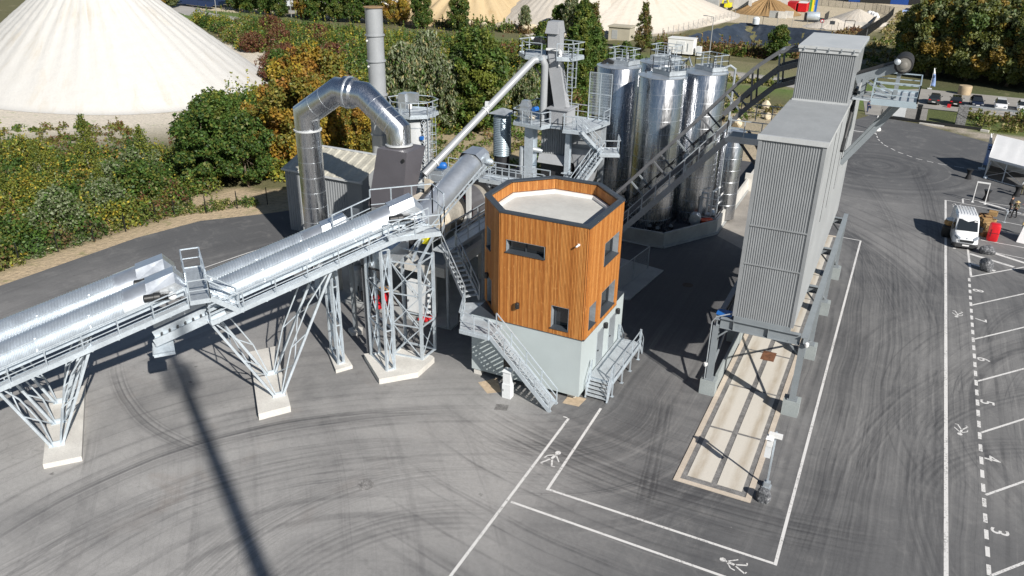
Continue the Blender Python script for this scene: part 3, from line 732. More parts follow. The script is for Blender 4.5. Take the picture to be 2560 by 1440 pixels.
# entrance platform beside the base doors
ep = thing('entrance_platform', (-12.95, 41.7, 0), 'low grated steel platform with steps below the two base doors', 'platform')
g_ = MB(); g_.box((-13.72, 39.2, 1.08), (-12.2, 44.3, 1.14)); g_.build('grating', 'tread', ep)
fr = MB()
for x in (-13.72, -12.2): fr.bar((x, 39.2, 1.02), (x, 44.3, 1.02), 0.06, 0.18)
for y in np.linspace(39.2, 44.3, 6): fr.bar((-13.7, y, 1.02), (-12.2, y, 1.02), 0.06, 0.12)
fr.build('frame', 'galv', ep)
for y in (39.25, 41.0, 42.6, 44.25):
    l_ = MB(); l_.bar((-12.25, y, 0), (-12.25, y, 1.02), 0.08); l_.box((-12.36, y-0.1, 0.0), (-12.14, y+0.1, 0.02)); l_.build('leg', 'galv', ep)
rr = MB(); rail(rr, [(-12.2, 39.2, 1.14), (-12.2, 44.3, 1.14)], 1.05, 1.6, 1, toe=0.1); rr.build('handrail', 'galv', ep)
rr = MB(); rail(rr, [(-13.72, 44.3, 1.14), (-13.72, 45.0, 0.45)], 1.05, 1.0, 1); rr.build('handrail', 'galv', ep)
stair_parts(ep, (-12.95, 38.42, 0.0), (-12.95, 39.2, 1.14), (1.35, 0, 0), 'tread', 'galv')
stair_parts(ep, (-12.95, 45.2, 0.0), (-12.95, 44.3, 1.14), (1.35, 0, 0), 'tread', 'galv')

cb = thing('electrical_cabinet', (-17.75, 36.35, 0), 'white electrical cabinet on a plinth under the tower staircase', 'cabinet')
m = MB(); m.box((-18.05, 36.1, 0), (-17.5, 36.55, 0.95)); m.build('lower_box', 'offwhite', cb)
m = MB(); m.box((-18.02, 36.14, 0.952), (-17.54, 36.5, 1.75)); m.hexa([(-18.06, 36.08, 1.752), (-17.5, 36.08, 1.752), (-17.5, 36.56, 1.752), (-18.06, 36.56, 1.752), (-18.06, 36.08, 1.80), (-17.5, 36.08, 1.80), (-17.5, 36.56, 1.86), (-18.06, 36.56, 1.86)]); m.build('upper_box', 'offwhite', cb)
m = MB(); m.box((-18.0, 36.085, 0.45), (-17.96, 36.1, 0.6)); m.build('handle', 'black', cb)
ch = MB(); ch.poly((-18.0, 35.3, 0.004), (-17.3, 35.55, 0.004), (-17.15, 34.95, 0.004), (-17.85, 34.7, 0.004))
tag(ch.build('access_cover', mat('chequer_cover', (0.16, 0.155, 0.15), 0.7, 0, 0.3, 3, 0.5, 22)), 'square grey access cover set in the asphalt before the staircase', 'access cover')
mh = MB(); mh.lathe((-20.44, 25.73, 0.002), [(0.42, 0), (0.42, 0.006)], 28); mho = tag(mh.build('manhole_cover', mat('cast_iron_cover', (0.27, 0.26, 0.25), 0.7, 0.3, 0.4, 4, 0.6, 25)), 'round manhole cover alone on the open pale asphalt', 'manhole cover')
mh = MB(); mh.lathe((-12.45, 57.3, 0.002), [(0.42, 0), (0.42, 0.006)], 28); tag(mh.build('manhole_cover', mat('rusty_cover', (0.07, 0.05, 0.04), 0.8, 0.2, 0.4, 4, 0.6, 25)), 'round manhole cover in the dark shaded lane behind the tower', 'manhole cover')
sp = MB(); sp.poly((-20.1, 36.9, 0.004), (-19.0, 36.05, 0.004), (-18.35, 36.6, 0.004), (-19.3, 37.9, 0.004)); sp.poly((-14.6, 37.2, 0.004), (-13.6, 37.3, 0.004), (-13.5, 38.3, 0.004), (-14.6, 38.3, 0.004)); struct('sand_patch', sp, mat('sand_fill', (0.46, 0.36, 0.25), 0.95, 0, 0.2, 3))

# ================================================================ WEIGHBRIDGE AND LOADING SILO
wb = thing('weighbridge', (-4.85, 53, 0), 'long concrete deck weighbridge running under the grey loading silo', 'weighbridge')
m = MB(); m.box((-6.78, 33.3, -0.1), (-6.50, 74.3, 0.05)); m.box((-3.17, 33.3, -0.1), (-2.89, 74.3, 0.05)); m.box((-6.50, 33.3, -0.1), (-3.17, 33.55, 0.05)); m.box((-6.50, 74.05, -0.1), (-3.17, 74.3, 0.05)); m.build('kerb_frame', mat('pinkish_concrete_edge', (0.52, 0.45, 0.37), 0.85, 0, 0.1, 1, 0.08, 12), wb)
m = MB(); m.box((-6.495, 33.555, -0.1), (-3.175, 74.045, 0.022)); m.build('steel_joint', mat('grimy_joint_steel', (0.20, 0.195, 0.19), 0.7, 0.1, 0.3, 2, 0.3, 20), wb)
def wbmat():
    m, nt, bs = new_mat('weighbridge_concrete')
    p = pos(nt); sep = nt.nodes.new('ShaderNodeSeparateXYZ'); nt.links.new(p, sep.inputs[0])
    a = mathn(nt, 'ABSOLUTE', mathn(nt, 'ADD', sep.outputs[0], 4.83))
    tr = mapr(nt, mathn(nt, 'ABSOLUTE', mathn(nt, 'SUBTRACT', a, 1.0)), 0.0, 0.42, 1, 0, True)
    n = noise(nt, pos(nt, (1.4, 0.25, 1)), 1.6, 4, 0.65)
    c = mixc(nt, mathn(nt, 'MULTIPLY', tr, mapr(nt, n, 0.3, 0.65, 0.1, 0.9)), (0.60, 0.565, 0.50), (0.40, 0.34, 0.26))
    c = mixc(nt, mapr(nt, noise(nt, p, 14, 3, 0.6), 0.3, 0.7), mixc(nt, 1.0, c, (0.92, 0.92, 0.92), 'MULTIPLY'), c)
    nt.links.new(c, bs.inputs['Base Color']); bs.inputs['Roughness'].default_value = 0.85
    return m
wm = wbmat()
for y0 in np.arange(33.95, 73.5, 5.05):
    y1 = min(y0+4.85, 73.9)
    for x0, x1 in ((-6.22, -4.98), (-4.68, -3.44)):
        m = MB(); m.box((x0, y0, 0.0), (x1, y1, 0.045)); m.build('deck_slab', wm, wb)
m = MB(); m.box((-5.15, 48.0, 0.046), (-4.3, 49.3, 0.05)); m.build('inspection_plate', 'rust', wb)

hop = thing('loading_silo', (-4.8, 53, 0), 'tall ribbed grey truck loading silo standing on steel legs over the weighbridge', 'silo')
X0, X1, Y0, Y1, ZL, ZH = -6.42, -3.10, 42.4, 65.2, 5.45, 15.80
m = MB()
for za, zb in ((ZL, 8.75), (8.82, 11.0), (11.07, ZH)):
    m.corr((X0+0.16, Y0, za), (X1-X0-0.32, 0, 0), (0, 0, zb-za), (0, -1, 0), 0.125, 0.028)
m.build('front_cladding', 'grey_paint', hop)
m = MB(); m.box((X0+0.01, Y0+0.004, ZL), (X1-0.01, Y1, ZH-0.01)); m.build('bin_body', 'grey_paint', hop)
for a, b in ((X0-0.03, X0+0.16), (X1-0.16, X1+0.03)): m = MB(); m.box((a, Y0-0.06, ZL), (b, Y0, ZH)); m.build('corner_trim', 'grey_paint', hop)
for z in (8.75, 11.0): m = MB(); m.box((X0+0.16, Y0-0.07, z), (X1-0.16, Y0, z+0.07)); m.build('joint_trim', 'grey_paint', hop)
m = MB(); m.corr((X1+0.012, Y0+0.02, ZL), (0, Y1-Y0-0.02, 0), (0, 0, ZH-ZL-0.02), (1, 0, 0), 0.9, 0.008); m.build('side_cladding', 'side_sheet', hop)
m = MB()
m.corr((X0-0.08, Y0+0.06, ZH+0.12), (0, Y1-Y0-0.1, 0), (X1-X0+0.16, 0, 0.0), (0, 0, 1), 0.25, 0.035); m.build('roof', 'grey_paint', hop)
m = MB(); m.box((X0-0.1, Y0-0.12, ZH-0.06), (X1+0.1, Y0+0.05, ZH+0.2)); m.box((X1+0.03, Y0+0.05, ZH-0.1), (X1+0.09, Y1, ZH+0.12)); m.box((X0-0.09, Y0+0.05, ZH-0.1), (X0-0.03, Y1, ZH+0.12)); m.build('roof_flashing', 'pale_paint', hop)
m = MB()
for y in (47.2, 50.1, 54.3): m.bar((X1+0.022, y, 10.2), (X1+0.022, y, ZH-0.2), 0.02, 0.02)
m.build('panel_joint', 'dark', hop)
UY0, UY1, UZ = 52.7, 59.4, 19.1
m = MB(); m.corr((X0+0.05, UY0, 16.02), (X1-X0-0.1, 0, 0), (0, 0, UZ-16.15), (0, -1, 0), 0.125, 0.028); m.build('upper_cladding', 'grey_paint', hop)
m = MB(); m.box((X0+0.06, UY0+0.004, ZH-0.1), (X1-0.06, UY1, UZ)); m.build('upper_housing', 'grey_paint', hop)
m = MB(); m.box((X0-0.08, UY0-0.15, UZ), (X1+0.12, UY1+0.1, UZ+0.16)); m.box((X0-0.02, UY0-0.09, UZ-0.22), (X1+0.05, UY0-0.052, UZ)); ur = m.build('upper_roof', 'pale_paint', hop)
m = MB()
for x in np.linspace(X0+0.3, X1-0.2, 5): m.box((x-0.03, UY0-0.17, UZ-0.1), (x+0.03, UY0-0.09, UZ+0.1))
for y in np.linspace(UY0+0.4, UY1-0.3, 9): m.box((X1+0.05, y-0.04, UZ-0.1), (X1+0.15, y+0.04, UZ+0.12))
m.build('roof_bracket', 'galv_dull', hop)
m = MB(); m.box((X0+0.02, UY0-0.08, 15.94), (X1, UY0-0.01, 16.06)); m.build('lower_trim', 'pale_paint', hop)
# supporting frame
def ibeam(mb, p, q, h=0.45, wd=0.3, up=None):
    p = V(p); q = V(q); d = (q-p).normalized(); u = V(up) if up is not None else Z
    sdv = d.cross(u).normalized(); u = sdv.cross(d)
    L = (q-p).length; c = (p+q)/2
    mb.obox(c+u*(h/2-0.012), sdv, d, u, wd, L, 0.024); mb.obox(c-u*(h/2-0.012), sdv, d, u, wd, L, 0.024); mb.obox(c, sdv, d, u, 0.016, L, h-0.05)
fr = MB()
LX = (-7.25, -2.42); LY = (42.42, 49.85, 57.1, 64.3)
for x in LX: ibeam(fr, (x, 42.2, 4.85), (x, 65.6, 4.85), 0.46, 0.32)
for y in LY: ibeam(fr, (-7.07, y, 4.85), (-2.6, y, 4.85), 0.62 if y < 43 else 0.45, 0.30)
for y in LY: fr.box((-6.35, y-0.1, 5.09), (-3.2, y+0.1, 5.45))
for x in (-6.3, -4.35):
    fr.box((x-0.01, 42.25, 4.57), (x+0.01, 42.41, 5.14))
fr.build('support_frame', 'frame_paint', hop)
for x in LX:
    for y in LY:
        lg = MB(); ibeam(lg, (x, y, 0.98), (x, y, 4.62), 0.42, 0.34, up=(0, 1, 0)); lg.box((x-0.28, y-0.28, 0.99), (x+0.28, y+0.28, 1.06)); 
        for s in (-1, 1): lg.box((x-0.17, y-0.2, 3.7+0.0), (x+0.17, y+0.2, 3.72))
        lgo = lg.build('leg', 'frame_paint', hop)
        pl = MB(); pl.box((x-0.46, y-0.34, -0.2), (x+0.46, y+0.42, 0.98)); pl.build('plinth', 'plinth', hop)
br = MB()
for y in LY:
    s = -1
    for x in LX:
        dx = 0.75 if x < -5 else -0.75
        br.bar((x, y, 3.75), (x+dx*1.1, y, 4.6), 0.09)
for x in LX:
    for a, b in ((42.42, 49.85), (49.85, 57.1), (57.1, 64.3)):
        br.bar((x, a, 1.2), (x, b, 4.6), 0.1, 0.1); br.bar((x+0.01, b, 1.2), (x+0.01, a, 4.6), 0.1, 0.1)
br.build('brace', 'frame_paint', hop)
hg = MB()
for y in (46.1, 53.5, 60.7): hg.hexa([(-5.6, y-0.9, 4.1), (-3.9, y-0.9, 4.1), (-3.9, y+0.9, 4.1), (-5.6, y+0.9, 4.1), (X0+0.05, y-2.6, ZL), (X1-0.05, y-2.6, ZL), (X1-0.05, y+2.6, ZL), (X0+0.05, y+2.6, ZL)])
hg.build('discharge_hopper', 'dark', hop)
wl_ = MB(); wl_.box((-7.0, 42.9, -0.1), (-6.86, 65, 1.1)); wl_.build('side_wall', 'plinth', hop)
lt = MB()
for c in ((-2.2, 42.1, 4.75), (-7.55, 42.2, 2.0)): lt.lathe(c, [(0.06, -0.15), (0.12, -0.05), (0.12, 0.1), (0.05, 0.16)], 10)
lt.build('lamp', 'white', hop, True)
cbx = MB(); cbx.sweep([(-7.5, 42.15, 1.1), (-7.5, 42.15, 4.9), (-7.3, 42.2, 5.25), (-6.5, 42.5, 5.5)], 0.035, 6); cbx.build('cable', 'galv_dull', hop)
ct_ = MB(); ct_.box((-7.4, 42.6, 5.2), (-6.5, 43.2, 5.32)); ct_.build('cable_tray', 'blue', hop)

# overhanging head conveyor and its platform
hc = thing('head_conveyor', (-1.6, 57.0, 15.8), 'overhanging belt conveyor head with grated platform sticking out above the silo', 'conveyor')
m = MB()
for y in (55.9, 57.6):
    m.bar((-3.1, y, 17.0), (-0.55, y, 18.05), 0.12, 0.5)
    m.bar((-2.6, y, 15.95), (-2.6, y, 17.1), 0.22); m.bar((-0.7, y, 15.9), (-0.7, y, 17.8), 0.22); m.bar((-2.5, y, 17.0), (-0.8, y, 16.0), 0.14); m.bar((-3.1, y, 15.9), (0.5, y, 15.9), 0.16, 0.22)
m.build('frame', 'frame_paint', hc)
m = MB(); m.bar((-3.1, 56.75, 17.32), (-0.6, 56.75, 18.35), 1.2, 0.04); m.build('belt', 'rubber', hc)
m = MB(); m.lathe((-0.55, 55.6, 18.15), [(0.50, 0), (0.54, 0.05), (0.54, 2.2), (0.50, 2.25)], 20, ax=(0, 1, 0)); m.build('head_pulley', 'rubber', hc, True)
m = MB(); m.lathe((-0.55, 55.3, 18.15), [(0.12, 0), (0.2, 0.04), (0.24, 0.16), (0.36, 0.18), (0.36, 0.24), (0.30, 0.25), (0.42, 0.26), (0.42, 0.3)], 18, ax=(0, 1, 0)); m.build('gearbox', mat('worn_cream_gearbox', (0.19, 0.18, 0.16), 0.5), hc, True)
m = MB(); m.lathe((-0.98, 55.6, 18.35), [(0.16, 0), (0.17, 0.05), (0.17, 0.4), (0.1, 0.45)], 12, ax=(0.2, -1, 0)); m.build('motor', 'galv_dull', hc, True)
m = MB(); m.box((-1.9, 54.6, 15.98), (0.62, 58.6, 16.04)); m.box((-3.05, 54.6, 15.98), (-1.9, 55.4, 16.04)); m.build('grating', 'tread', hc)
m = MB(); m.box((-1.95, 54.55, 15.8), (0.66, 54.6, 16.18)); m.box((0.62, 54.6, 15.8), (0.66, 58.65, 16.18)); m.box((-1.95, 58.6, 15.8), (0.62, 58.65, 16.18)); m.build('edge_frame', mat('pale_blue_galvanised', (0.47, 0.56, 0.62), 0.4, 0.4, 0.06, 1), hc)
m = MB(); rail(m, [(-1.95, 54.58, 16.1), (0.64, 54.58, 16.1), (0.64, 58.62, 16.1), (-1.95, 58.62, 16.1)], 1.1, 2.0, 2, 0.035); rail(m, [(-1.95, 54.58, 16.1), (-1.95, 56.0, 16.1)], 1.1, 1.2, 2, 0.03); m.build('handrail', bpy.data.materials['pale_blue_galvanised'], hc)
m = MB()
for y in (56.0, 60.2): pass
m.bar((-3.06, 56.0, 11.5), (-0.3, 56.0, 15.75), 0.3, 0.32); m.bar((-3.06, 58.2, 11.5), (-0.3, 58.2, 15.75), 0.3, 0.32); m.build('strut', 'frame_paint', hc)
m = MB(); m.sweep([(-3.02, 56.9, 16.2), (-2.95, 55.2, 15.0), (-2.98, 54.0, 13.6), (-2.98, 53.2, 13.0)], 0.12, 8); m.build('cable_bundle', 'black', hc)

# ================================================================ INCLINED FEED CONVEYOR (dark truss)
ic = thing('inclined_conveyor', (-13, 56, 9), 'dark grey inclined truss conveyor climbing from behind the timber tower to the silo top', 'conveyor')
CY0, CY1 = 55.1, 57.0
def top(x):   # centreline of the upper chord, flattening out at the head
    if x < -9.5: return 7.25 + 1.14*(x+18.13)
    t = (x+9.5)/2.85
    return 17.09 + 1.14*2.85*(t-0.5*t*t)
def cz(x): return top(x) - 2.5 + (0.0 if x < -9.5 else 0.5*(x+9.5)/2.85)
DEP = 2.45
stx = np.arange(-20.2, -6.3, 1.54)
for y in (CY0, CY1):
    m = MB()
    for a, b in zip(stx[:-1], stx[1:]):
        m.bar((a, y, cz(a)), (b, y, cz(b)), 0.14, 0.30)
        m.bar((a, y, top(a)), (b, y, top(b)), 0.16, 0.20)
        if a > -11.2: m.bar((a, y, cz(a)+DEP*0.45), (b, y, cz(b)+DEP*0.45), 0.14, 0.34)
    m.build('chord', 'truss', ic)
for k, x in enumerate(stx[1:-1]):
    m = MB()
    nx = 0.69 if x < -10.5 else 0.1
    for y in (CY0, CY1): m.bar((x, y, top(x)), (x+nx*1.75, y, cz(x+nx*1.75)), 0.13, 0.11)
    m.bar((x, CY0, top(x)), (x, CY1, top(x)), 0.1); m.bar((x+nx*1.75, CY0, cz(x+nx*1.75)), (x+nx*1.75, CY1, cz(x+nx*1.75)), 0.12)
    if k % 2 == 0: m.bar((x, CY0, top(x)), (x+1.55, CY1, top(x+1.55)), 0.09)
    m.build('lattice_member', 'frame_paint' if k in (1, 3, 5, 7) else 'truss', ic)
m = MB()
for a, b in zip(stx[:-1], stx[1:]): m.bar((a, (CY0+CY1)/2, cz(a)+0.95), (b, (CY0+CY1)/2, cz(b)+0.95), 1.05, 0.05)
m.build('belt', 'rubber', ic)
m = MB()
for x in np.arange(-20, -7, 0.8): m.tube((x, CY0+0.2, cz(x)+0.82), (x, CY1-0.2, cz(x)+0.82), 0.07, 8)
m.build('idler_roller', 'dark', ic)
m = MB(); WY0, WY1 = 54.15, 55.0
wx = np.linspace(-19.6, -10.2, 8)
for a, b in zip(wx[:-1], wx[1:]): m.bar((a, (WY0+WY1)/2, cz(a)-0.95), (b, (WY0+WY1)/2, cz(b)-0.95), WY1-WY0, 0.05)
m.build('walkway', 'tread', ic)
m = MB()
m.bar((-19.6, WY0, cz(-19.6)-1.05), (-10.2, WY0, cz(-10.2)-1.05), 0.06, 0.42); m.build('walkway_stringer', 'galv_dull', ic)
m = MB(); rail(m, [(-19.6, WY0, cz(-19.6)-0.9), (-10.2, WY0, cz(-10.2)-0.9)], 1.15, 1.45, 1, 0.032); m.build('handrail', 'galv', ic)
m = MB(); zz = 13.0; m.box((-10.2, 53.2, zz-0.1), (-6.9, 55.0, zz)); m.build('service_landing', 'galv_dull', ic)
m = MB(); m.box((-10.25, 53.13, zz-0.32), (-6.9, 53.2, zz+0.1)); rail(m, [(-10.2, 54.1, zz), (-10.2, 53.2, zz), (-6.9, 53.2, zz)], 1.15, 1.3, 1, 0.03); rail(m, [(-10.2, 57.2, zz+0.4), (-7, 57.2, zz+0.4)], 1.1, 1.2, 1, 0.03); m.build('landing_rail', 'galv', ic)
m = MB(); m.bar((-9.4, 53.4, zz-0.2), (-6.6, 55.5, zz-4.3), 0.16); m.bar((-9.4, 56.6, zz-0.2), (-6.6, 56.6, zz-4.3), 0.16); m.build('knee_brace', 'truss', ic)
m = MB()
for y in (CY0, CY1): m = MB(); m.bar((-18.6, y, -0.1), (-18.6, y, cz(-18.6)), 0.22); m.build('support_leg', 'truss', ic)
m = MB(); m.lathe((-18.2, 55.25, 7.1), [(0.28, 0), (0.28, 1.6)], 14, ax=(0, 1, 0)); m.lathe((-18.0, 55.0, 7.0), [(0.2, 0), (0.2, 0.5)], 10, ax=(1, 0, 0)); m.build('drive_motor', 'dark', ic, True)

# ================================================================ BITUMEN TANKS
def tank(cx, cy, r, h, label, yaw_, z0=0.25, roofrail=True, group='tall bitumen storage tanks'):
    t = thing('storage_tank', (cx, cy, 0), label, 'tank', group)
    m = MB(); m.lathe((cx, cy, 0), [(r, z0), (r, h), (r-0.02, h+0.03)], 56, cap=False); m.build('shell', 'alu', t, True)
    m = MB(); m.lathe((cx, cy, 0), [(r+0.03, h), (r+0.03, h+0.05), (0.01, h+0.16)], 56, cap=False); m.build('roof', 'smooth_zinc', t, True)
    m = MB()
    z = h-1.3
    while z > 0.8:
        m.lathe((cx, cy, z), [(r+0.003, -0.012), (r+0.010, 0), (r+0.003, 0.012)], 56, cap=False); z -= 1.12
    m.build('sheet_seam', 'smooth_zinc', t, True)
    c, s = math.cos(yaw_), math.sin(yaw_)
    Tn = lambda x, y, z: (cx+c*x-s*y, cy+s*x+c*y, z)
    if roofrail:
        m = MB(); q = [Tn(-1.15, -0.2, h+0.15), Tn(1.15, -0.2, h+0.15), Tn(1.15, 1.55, h+0.15), Tn(-1.15, 1.55, h+0.15)]
        up = Vector((0, 0, 0.34)); ax = Vector((c, s, 0)); ay = Vector((-s, c, 0))
        for a, b in zip(q, q[1:]+q[:1]): m.bar(V(a)+up/2, V(b)+up/2, 0.05, 0.38)
        m.build('curb', 'galv_dull', t)
        m = MB(); m.obox(Tn(0, 0.68, h+0.25), ax, ay, Z, 2.2, 1.7, 0.04); m.build('grating', 'tread', t)
        m = MB(); rail(m, [V(p)+up for p in q+q[:1]], 1.0, 0.8, 1, 0.026); m.build('handrail', 'galv', t)
        m = MB(); m.lathe(Tn(0.35, 0.7, h+0.2), [(0.2, 0), (0.2, 0.5), (0.12, 0.55), (0.1, 0.9)], 12); m.obox(Tn(-0.5, 0.6, h+0.4), ax, ay, Z, 0.5, 0.4, 0.35); m.build('hatch', 'galv_dull', t, True)
    m = MB(); p = V(Tn(-1.05, -1.0, h+0.14)); ax = Vector((c, s, 0))
    m.sweep([p-ax*0.08, p-ax*0.08+Z*0.2, p+Z*0.28, p+ax*0.08+Z*0.2, p+ax*0.08], 0.03, 6); m.build('lifting_lug', 'dark', t, True)
    return t, Tn
TY = math.atan2(4.0, 2.7) - R(90)
tank(-19.14, 68.27, 2.02, 13.85, 'nearest tall aluminium tank, in the middle of the tank cluster behind the truss conveyor', TY)
tank(-16.45, 72.26, 2.02, 13.85, 'tall aluminium tank standing closest to the containment wall side with IBC rack', TY)
tank(-24.07, 71.19, 2.02, 13.85, 'tall aluminium tank beside the bucket elevator with black pipe along its side', TY+0.3)
tank(-21.4, 75.5, 2.02, 13.85, 'mostly hidden aluminium tank at the back of the tank cluster', TY+0.3)
t5, _ = tank(-13.6, 73.9, 1.12, 8.6, 'shorter slim aluminium tank below the service landing of the truss conveyor', TY, roofrail=False)
m = MB(); m.sweep([(-26.25, 71.0, 0.3), (-26.25, 71.0, 13.4), (-25.2, 71.1, 14.25), (-24.6, 71.15, 14.05)], 0.16, 10)
tag(m.build('overflow_pipe', 'black', None, True), 'thick black pipe running down the side of a tall tank', 'pipe')
m = MB(); m.sweep([(-18.75, 73.7, 0.3), (-18.75, 73.7, 14.3), (-18.2, 73.2, 14.75), (-17.8, 72.9, 14.1)], 0.09, 8); m.lathe((-18.75, 73.7, 13.2), [(0.16, 0), (0.2, 0.1), (0.16, 0.35)], 10)
tag(m.build('vent_pipe', 'galv_dull', None, True), 'grey vent pipe with valve rising between two tanks', 'pipe')
m = MB(); m.sweep([(-13.95, 72.9, 0.3), (-13.95, 72.9, 14.2), (-14.4, 72.75, 14.5), (-15.2, 72.5, 14.1)], 0.10, 8)
tag(m.build('vent_pipe', 'galv_dull', None, True), 'grey vent pipe down the outer side of the tank near the truss', 'pipe')
wc = thing('containment_wall', (-16.44, 63.9, 0), 'low pale concrete containment wall folded around the tank cluster', 'wall')
WPTS = [(-24.5, 63.75), (-16.44, 63.9), (-13.12, 69.6), (-13.25, 96.0)]
def wallseg(mb, a, b, z0, z1, th):
    a = V(*a, 0); b = V(*b, 0); t = (b-a).normalized(); n = Vector((-t.y, t.x, 0))
    mb.hexa([a+Z*z0, b+Z*z0, b+n*th+Z*z0, a+n*th+Z*z0, a+Z*z1, b+Z*z1, b+n*th+Z*z1, a+n*th+Z*z1])
for i, (a, b) in enumerate(zip(WPTS[:-1], WPTS[1:])):
    m = MB(); wallseg(m, a, b, -0.1, 1.35, 0.22); m.build('wall_panel', 'concrete_grey' if i < 2 else 'concrete', wc)
m = MB()
for a, b in zip(WPTS[:-1], WPTS[1:]):
    a2 = V(*a, 0); b2 = V(*b, 0); t = (b2-a2).normalized(); n = Vector((t.y, -t.x, 0))*0.14; wallseg(m, (a2+n)[:2], (b2+n)[:2], -0.1, 0.16, 0.137)
m.build('wall_footing', 'concrete_grey', wc)
m = MB(); m.prism([(-30, 64.2), (-16.6, 64.2), (-13.5, 69.7), (-13.5, 95), (-30, 95)], -0.1, 0.2); struct('bund_floor', m, mat('dark_bund_floor', (0.07, 0.07, 0.075), 0.8, 0, 0.3, 0.5))
m = MB(); m.box((-13.6, 84.0, 0), (-8.6, 84.25, 1.9)); tag(m.build('concrete_wall', 'concrete'), 'short pale concrete wall at the far end of the stained apron', 'wall')

rk = thing('pipe_rack', (-14.3, 71.3, 0.2), 'white skid rack with pipes and pumps next to the short slim tank', 'rack')
m = MB()
for x in (-15.1, -13.6):
    for y in (70.6, 73.0): m.bar((x, y, 0.2), (x, y, 2.9), 0.09)
for z in (1.1, 2.9):
    m.bar((-15.1, 70.6, z), (-13.6, 70.6, z), 0.08); m.bar((-15.1, 73, z), (-13.6, 73, z), 0.08); m.bar((-15.1, 70.6, z), (-15.1, 73, z), 0.08); m.bar((-13.6, 70.6, z), (-13.6, 73, z), 0.08)
m.bar((-15.1, 70.6, 0.2), (-13.6, 70.6, 1.1), 0.06); m.build('frame', 'white', rk)
m = MB(); m.sweep([(-15.0, 70.8, 1.2), (-15.0, 70.8, 3.3), (-14.5, 70.8, 3.3), (-14.5, 70.8, 1.3), (-14.1, 70.8, 1.3), (-14.1, 70.8, 3.5), (-13.9, 72.6, 3.5)], 0.09, 8); m.sweep([(-14.8, 71.4, 2.0), (-13.8, 71.4, 2.0), (-13.8, 72.8, 2.0)], 0.07, 8); m.build('pipework', 'offwhite', rk, True)
m = MB(); m.lathe((-14.6, 70.9, 1.3), [(0.2, 0), (0.2, 0.5)], 12, ax=(1, 0, 0)); m.lathe((-14.0, 71.2, 1.2), [(0.22, 0), (0.25, 0.3), (0.1, 0.5)], 12); m.build('pump', 'galv', rk, True)
def ibc(x, y, z, label):
    t = thing('plastic_tank_container', (x, y, z), label, 'container', 'caged plastic containers beside the tanks')
    m = MB(); m.box((x-0.48, y-0.55, z+0.14), (x+0.48, y+0.55, z+1.1)); m.build('bottle', 'plastic', t)
    m = MB()
    for k in np.linspace(-0.5, 0.5, 6):
        m.bar((x+k, y-0.58, z), (x+k, y-0.58, z+1.12), 0.025); m.bar((x+k, y+0.58, z), (x+k, y+0.58, z+1.12), 0.025)
        m.bar((x-0.51, y+k*1.1, z), (x-0.51, y+k*1.1, z+1.12), 0.025); m.bar((x+0.51, y+k*1.1, z), (x+0.51, y+k*1.1, z+1.12), 0.025)
    for zz in (0.15, 0.5, 0.8, 1.12):
        for a, b in (((-0.51, -0.58), (0.51, -0.58)), ((0.51, -0.58), (0.51, 0.58)), ((0.51, 0.58), (-0.51, 0.58)), ((-0.51, 0.58), (-0.51, -0.58))): m.bar((x+a[0], y+a[1], z+zz), (x+b[0], y+b[1], z+zz), 0.025)
    m.build('cage', 'galv', t)
    m = MB(); m.box((x-0.5, y-0.57, z), (x+0.5, y+0.57, z+0.12)); m.build('pallet', 'dark', t)
st_ = MB(); st_.box((-13.9, 73.5, 0.2), (-12.9 - 0.45, 76.3, 1.3)); 
tag(st_.build('support_table', 'galv_dull'), 'grey steel table carrying two caged plastic containers', 'table')
ibc(-13.75+0.05, 74.2, 1.31, 'caged white plastic container nearer the pipe rack'); ibc(-13.75+0.05, 75.5, 1.31, 'caged white plastic container further along beside the concrete wall')
pm = thing('pump_unit', (-15.0, 68.9, 0.2), 'round insulated silver pump drum beside the corner of the containment wall', 'pump')
m = MB(); m.lathe((-15.0, 68.6, 1.35), [(0.02, 0), (0.52, 0.02), (0.52, 0.85), (0.02, 0.87)], 24, ax=(-0.15, 1, 0)); m.build('drum', 'smooth_zinc', pm, True)
m = MB(); m.box((-15.35, 68.8, 0.2), (-14.65, 69.4, 0.9)); m.build('stand', 'concrete', pm)
m = MB(); m.obox((-14.93, 68.585, 1.25), (1, 0, 0), (0, 1, 0), Z, 0.28, 0.01, 0.2); m.build('sign_plate', 'white', pm)
m = MB(); m.hexa([(-14.35, 69.4, 0.45), (-13.75, 69.9, 0.45), (-14.05, 70.35, 0.45), (-14.65, 69.85, 0.45), (-14.5, 69.25, 1.15), (-13.55, 70.0, 1.15), (-13.95, 70.55, 1.15), (-14.9, 69.8, 1.15)])
sk = thing('tipping_skip', (-14.2, 69.9, 0.2), 'small orange tipping skip behind the containment wall corner', 'skip')
m.build('bin', 'orange', sk); m = MB(); m.box((-14.6, 69.45, 0.2), (-13.8, 70.3, 0.44)); m.build('base', 'dark', sk)
for i, (x, y) in enumerate(((-18.4, 66.2), (-17.6, 66.0), (-16.7, 67.1))):
    vt = thing('valve_assembly', (x, y, 0.2), ['dark valve with handwheel low in the shade before the tanks', 'second dark valve close beside another at the tank feet', 'dark valve apart from the other two at the tank feet'][i], 'valve')
    m = MB(); m.sweep([(x, y, 0.2), (x, y, 1.0), (x+0.1, y+0.8, 1.2)], 0.12, 8); m.lathe((x, y, 0.7), [(0.22, 0), (0.25, 0.1), (0.22, 0.2)], 12); m.build('body', 'dark', vt, True)
    m = MB(); m.lathe((x, y-0.18, 1.0), [(0.18, 0), (0.18, 0.03)], 12, ax=(0, 1, 0)); m.build('handwheel', 'galv_dull', vt, True)
fe = thing('mesh_fence', (-17, 57, 0), 'shaded mesh fence panel on a slab edge behind the timber tower', 'fence')
m = MB()
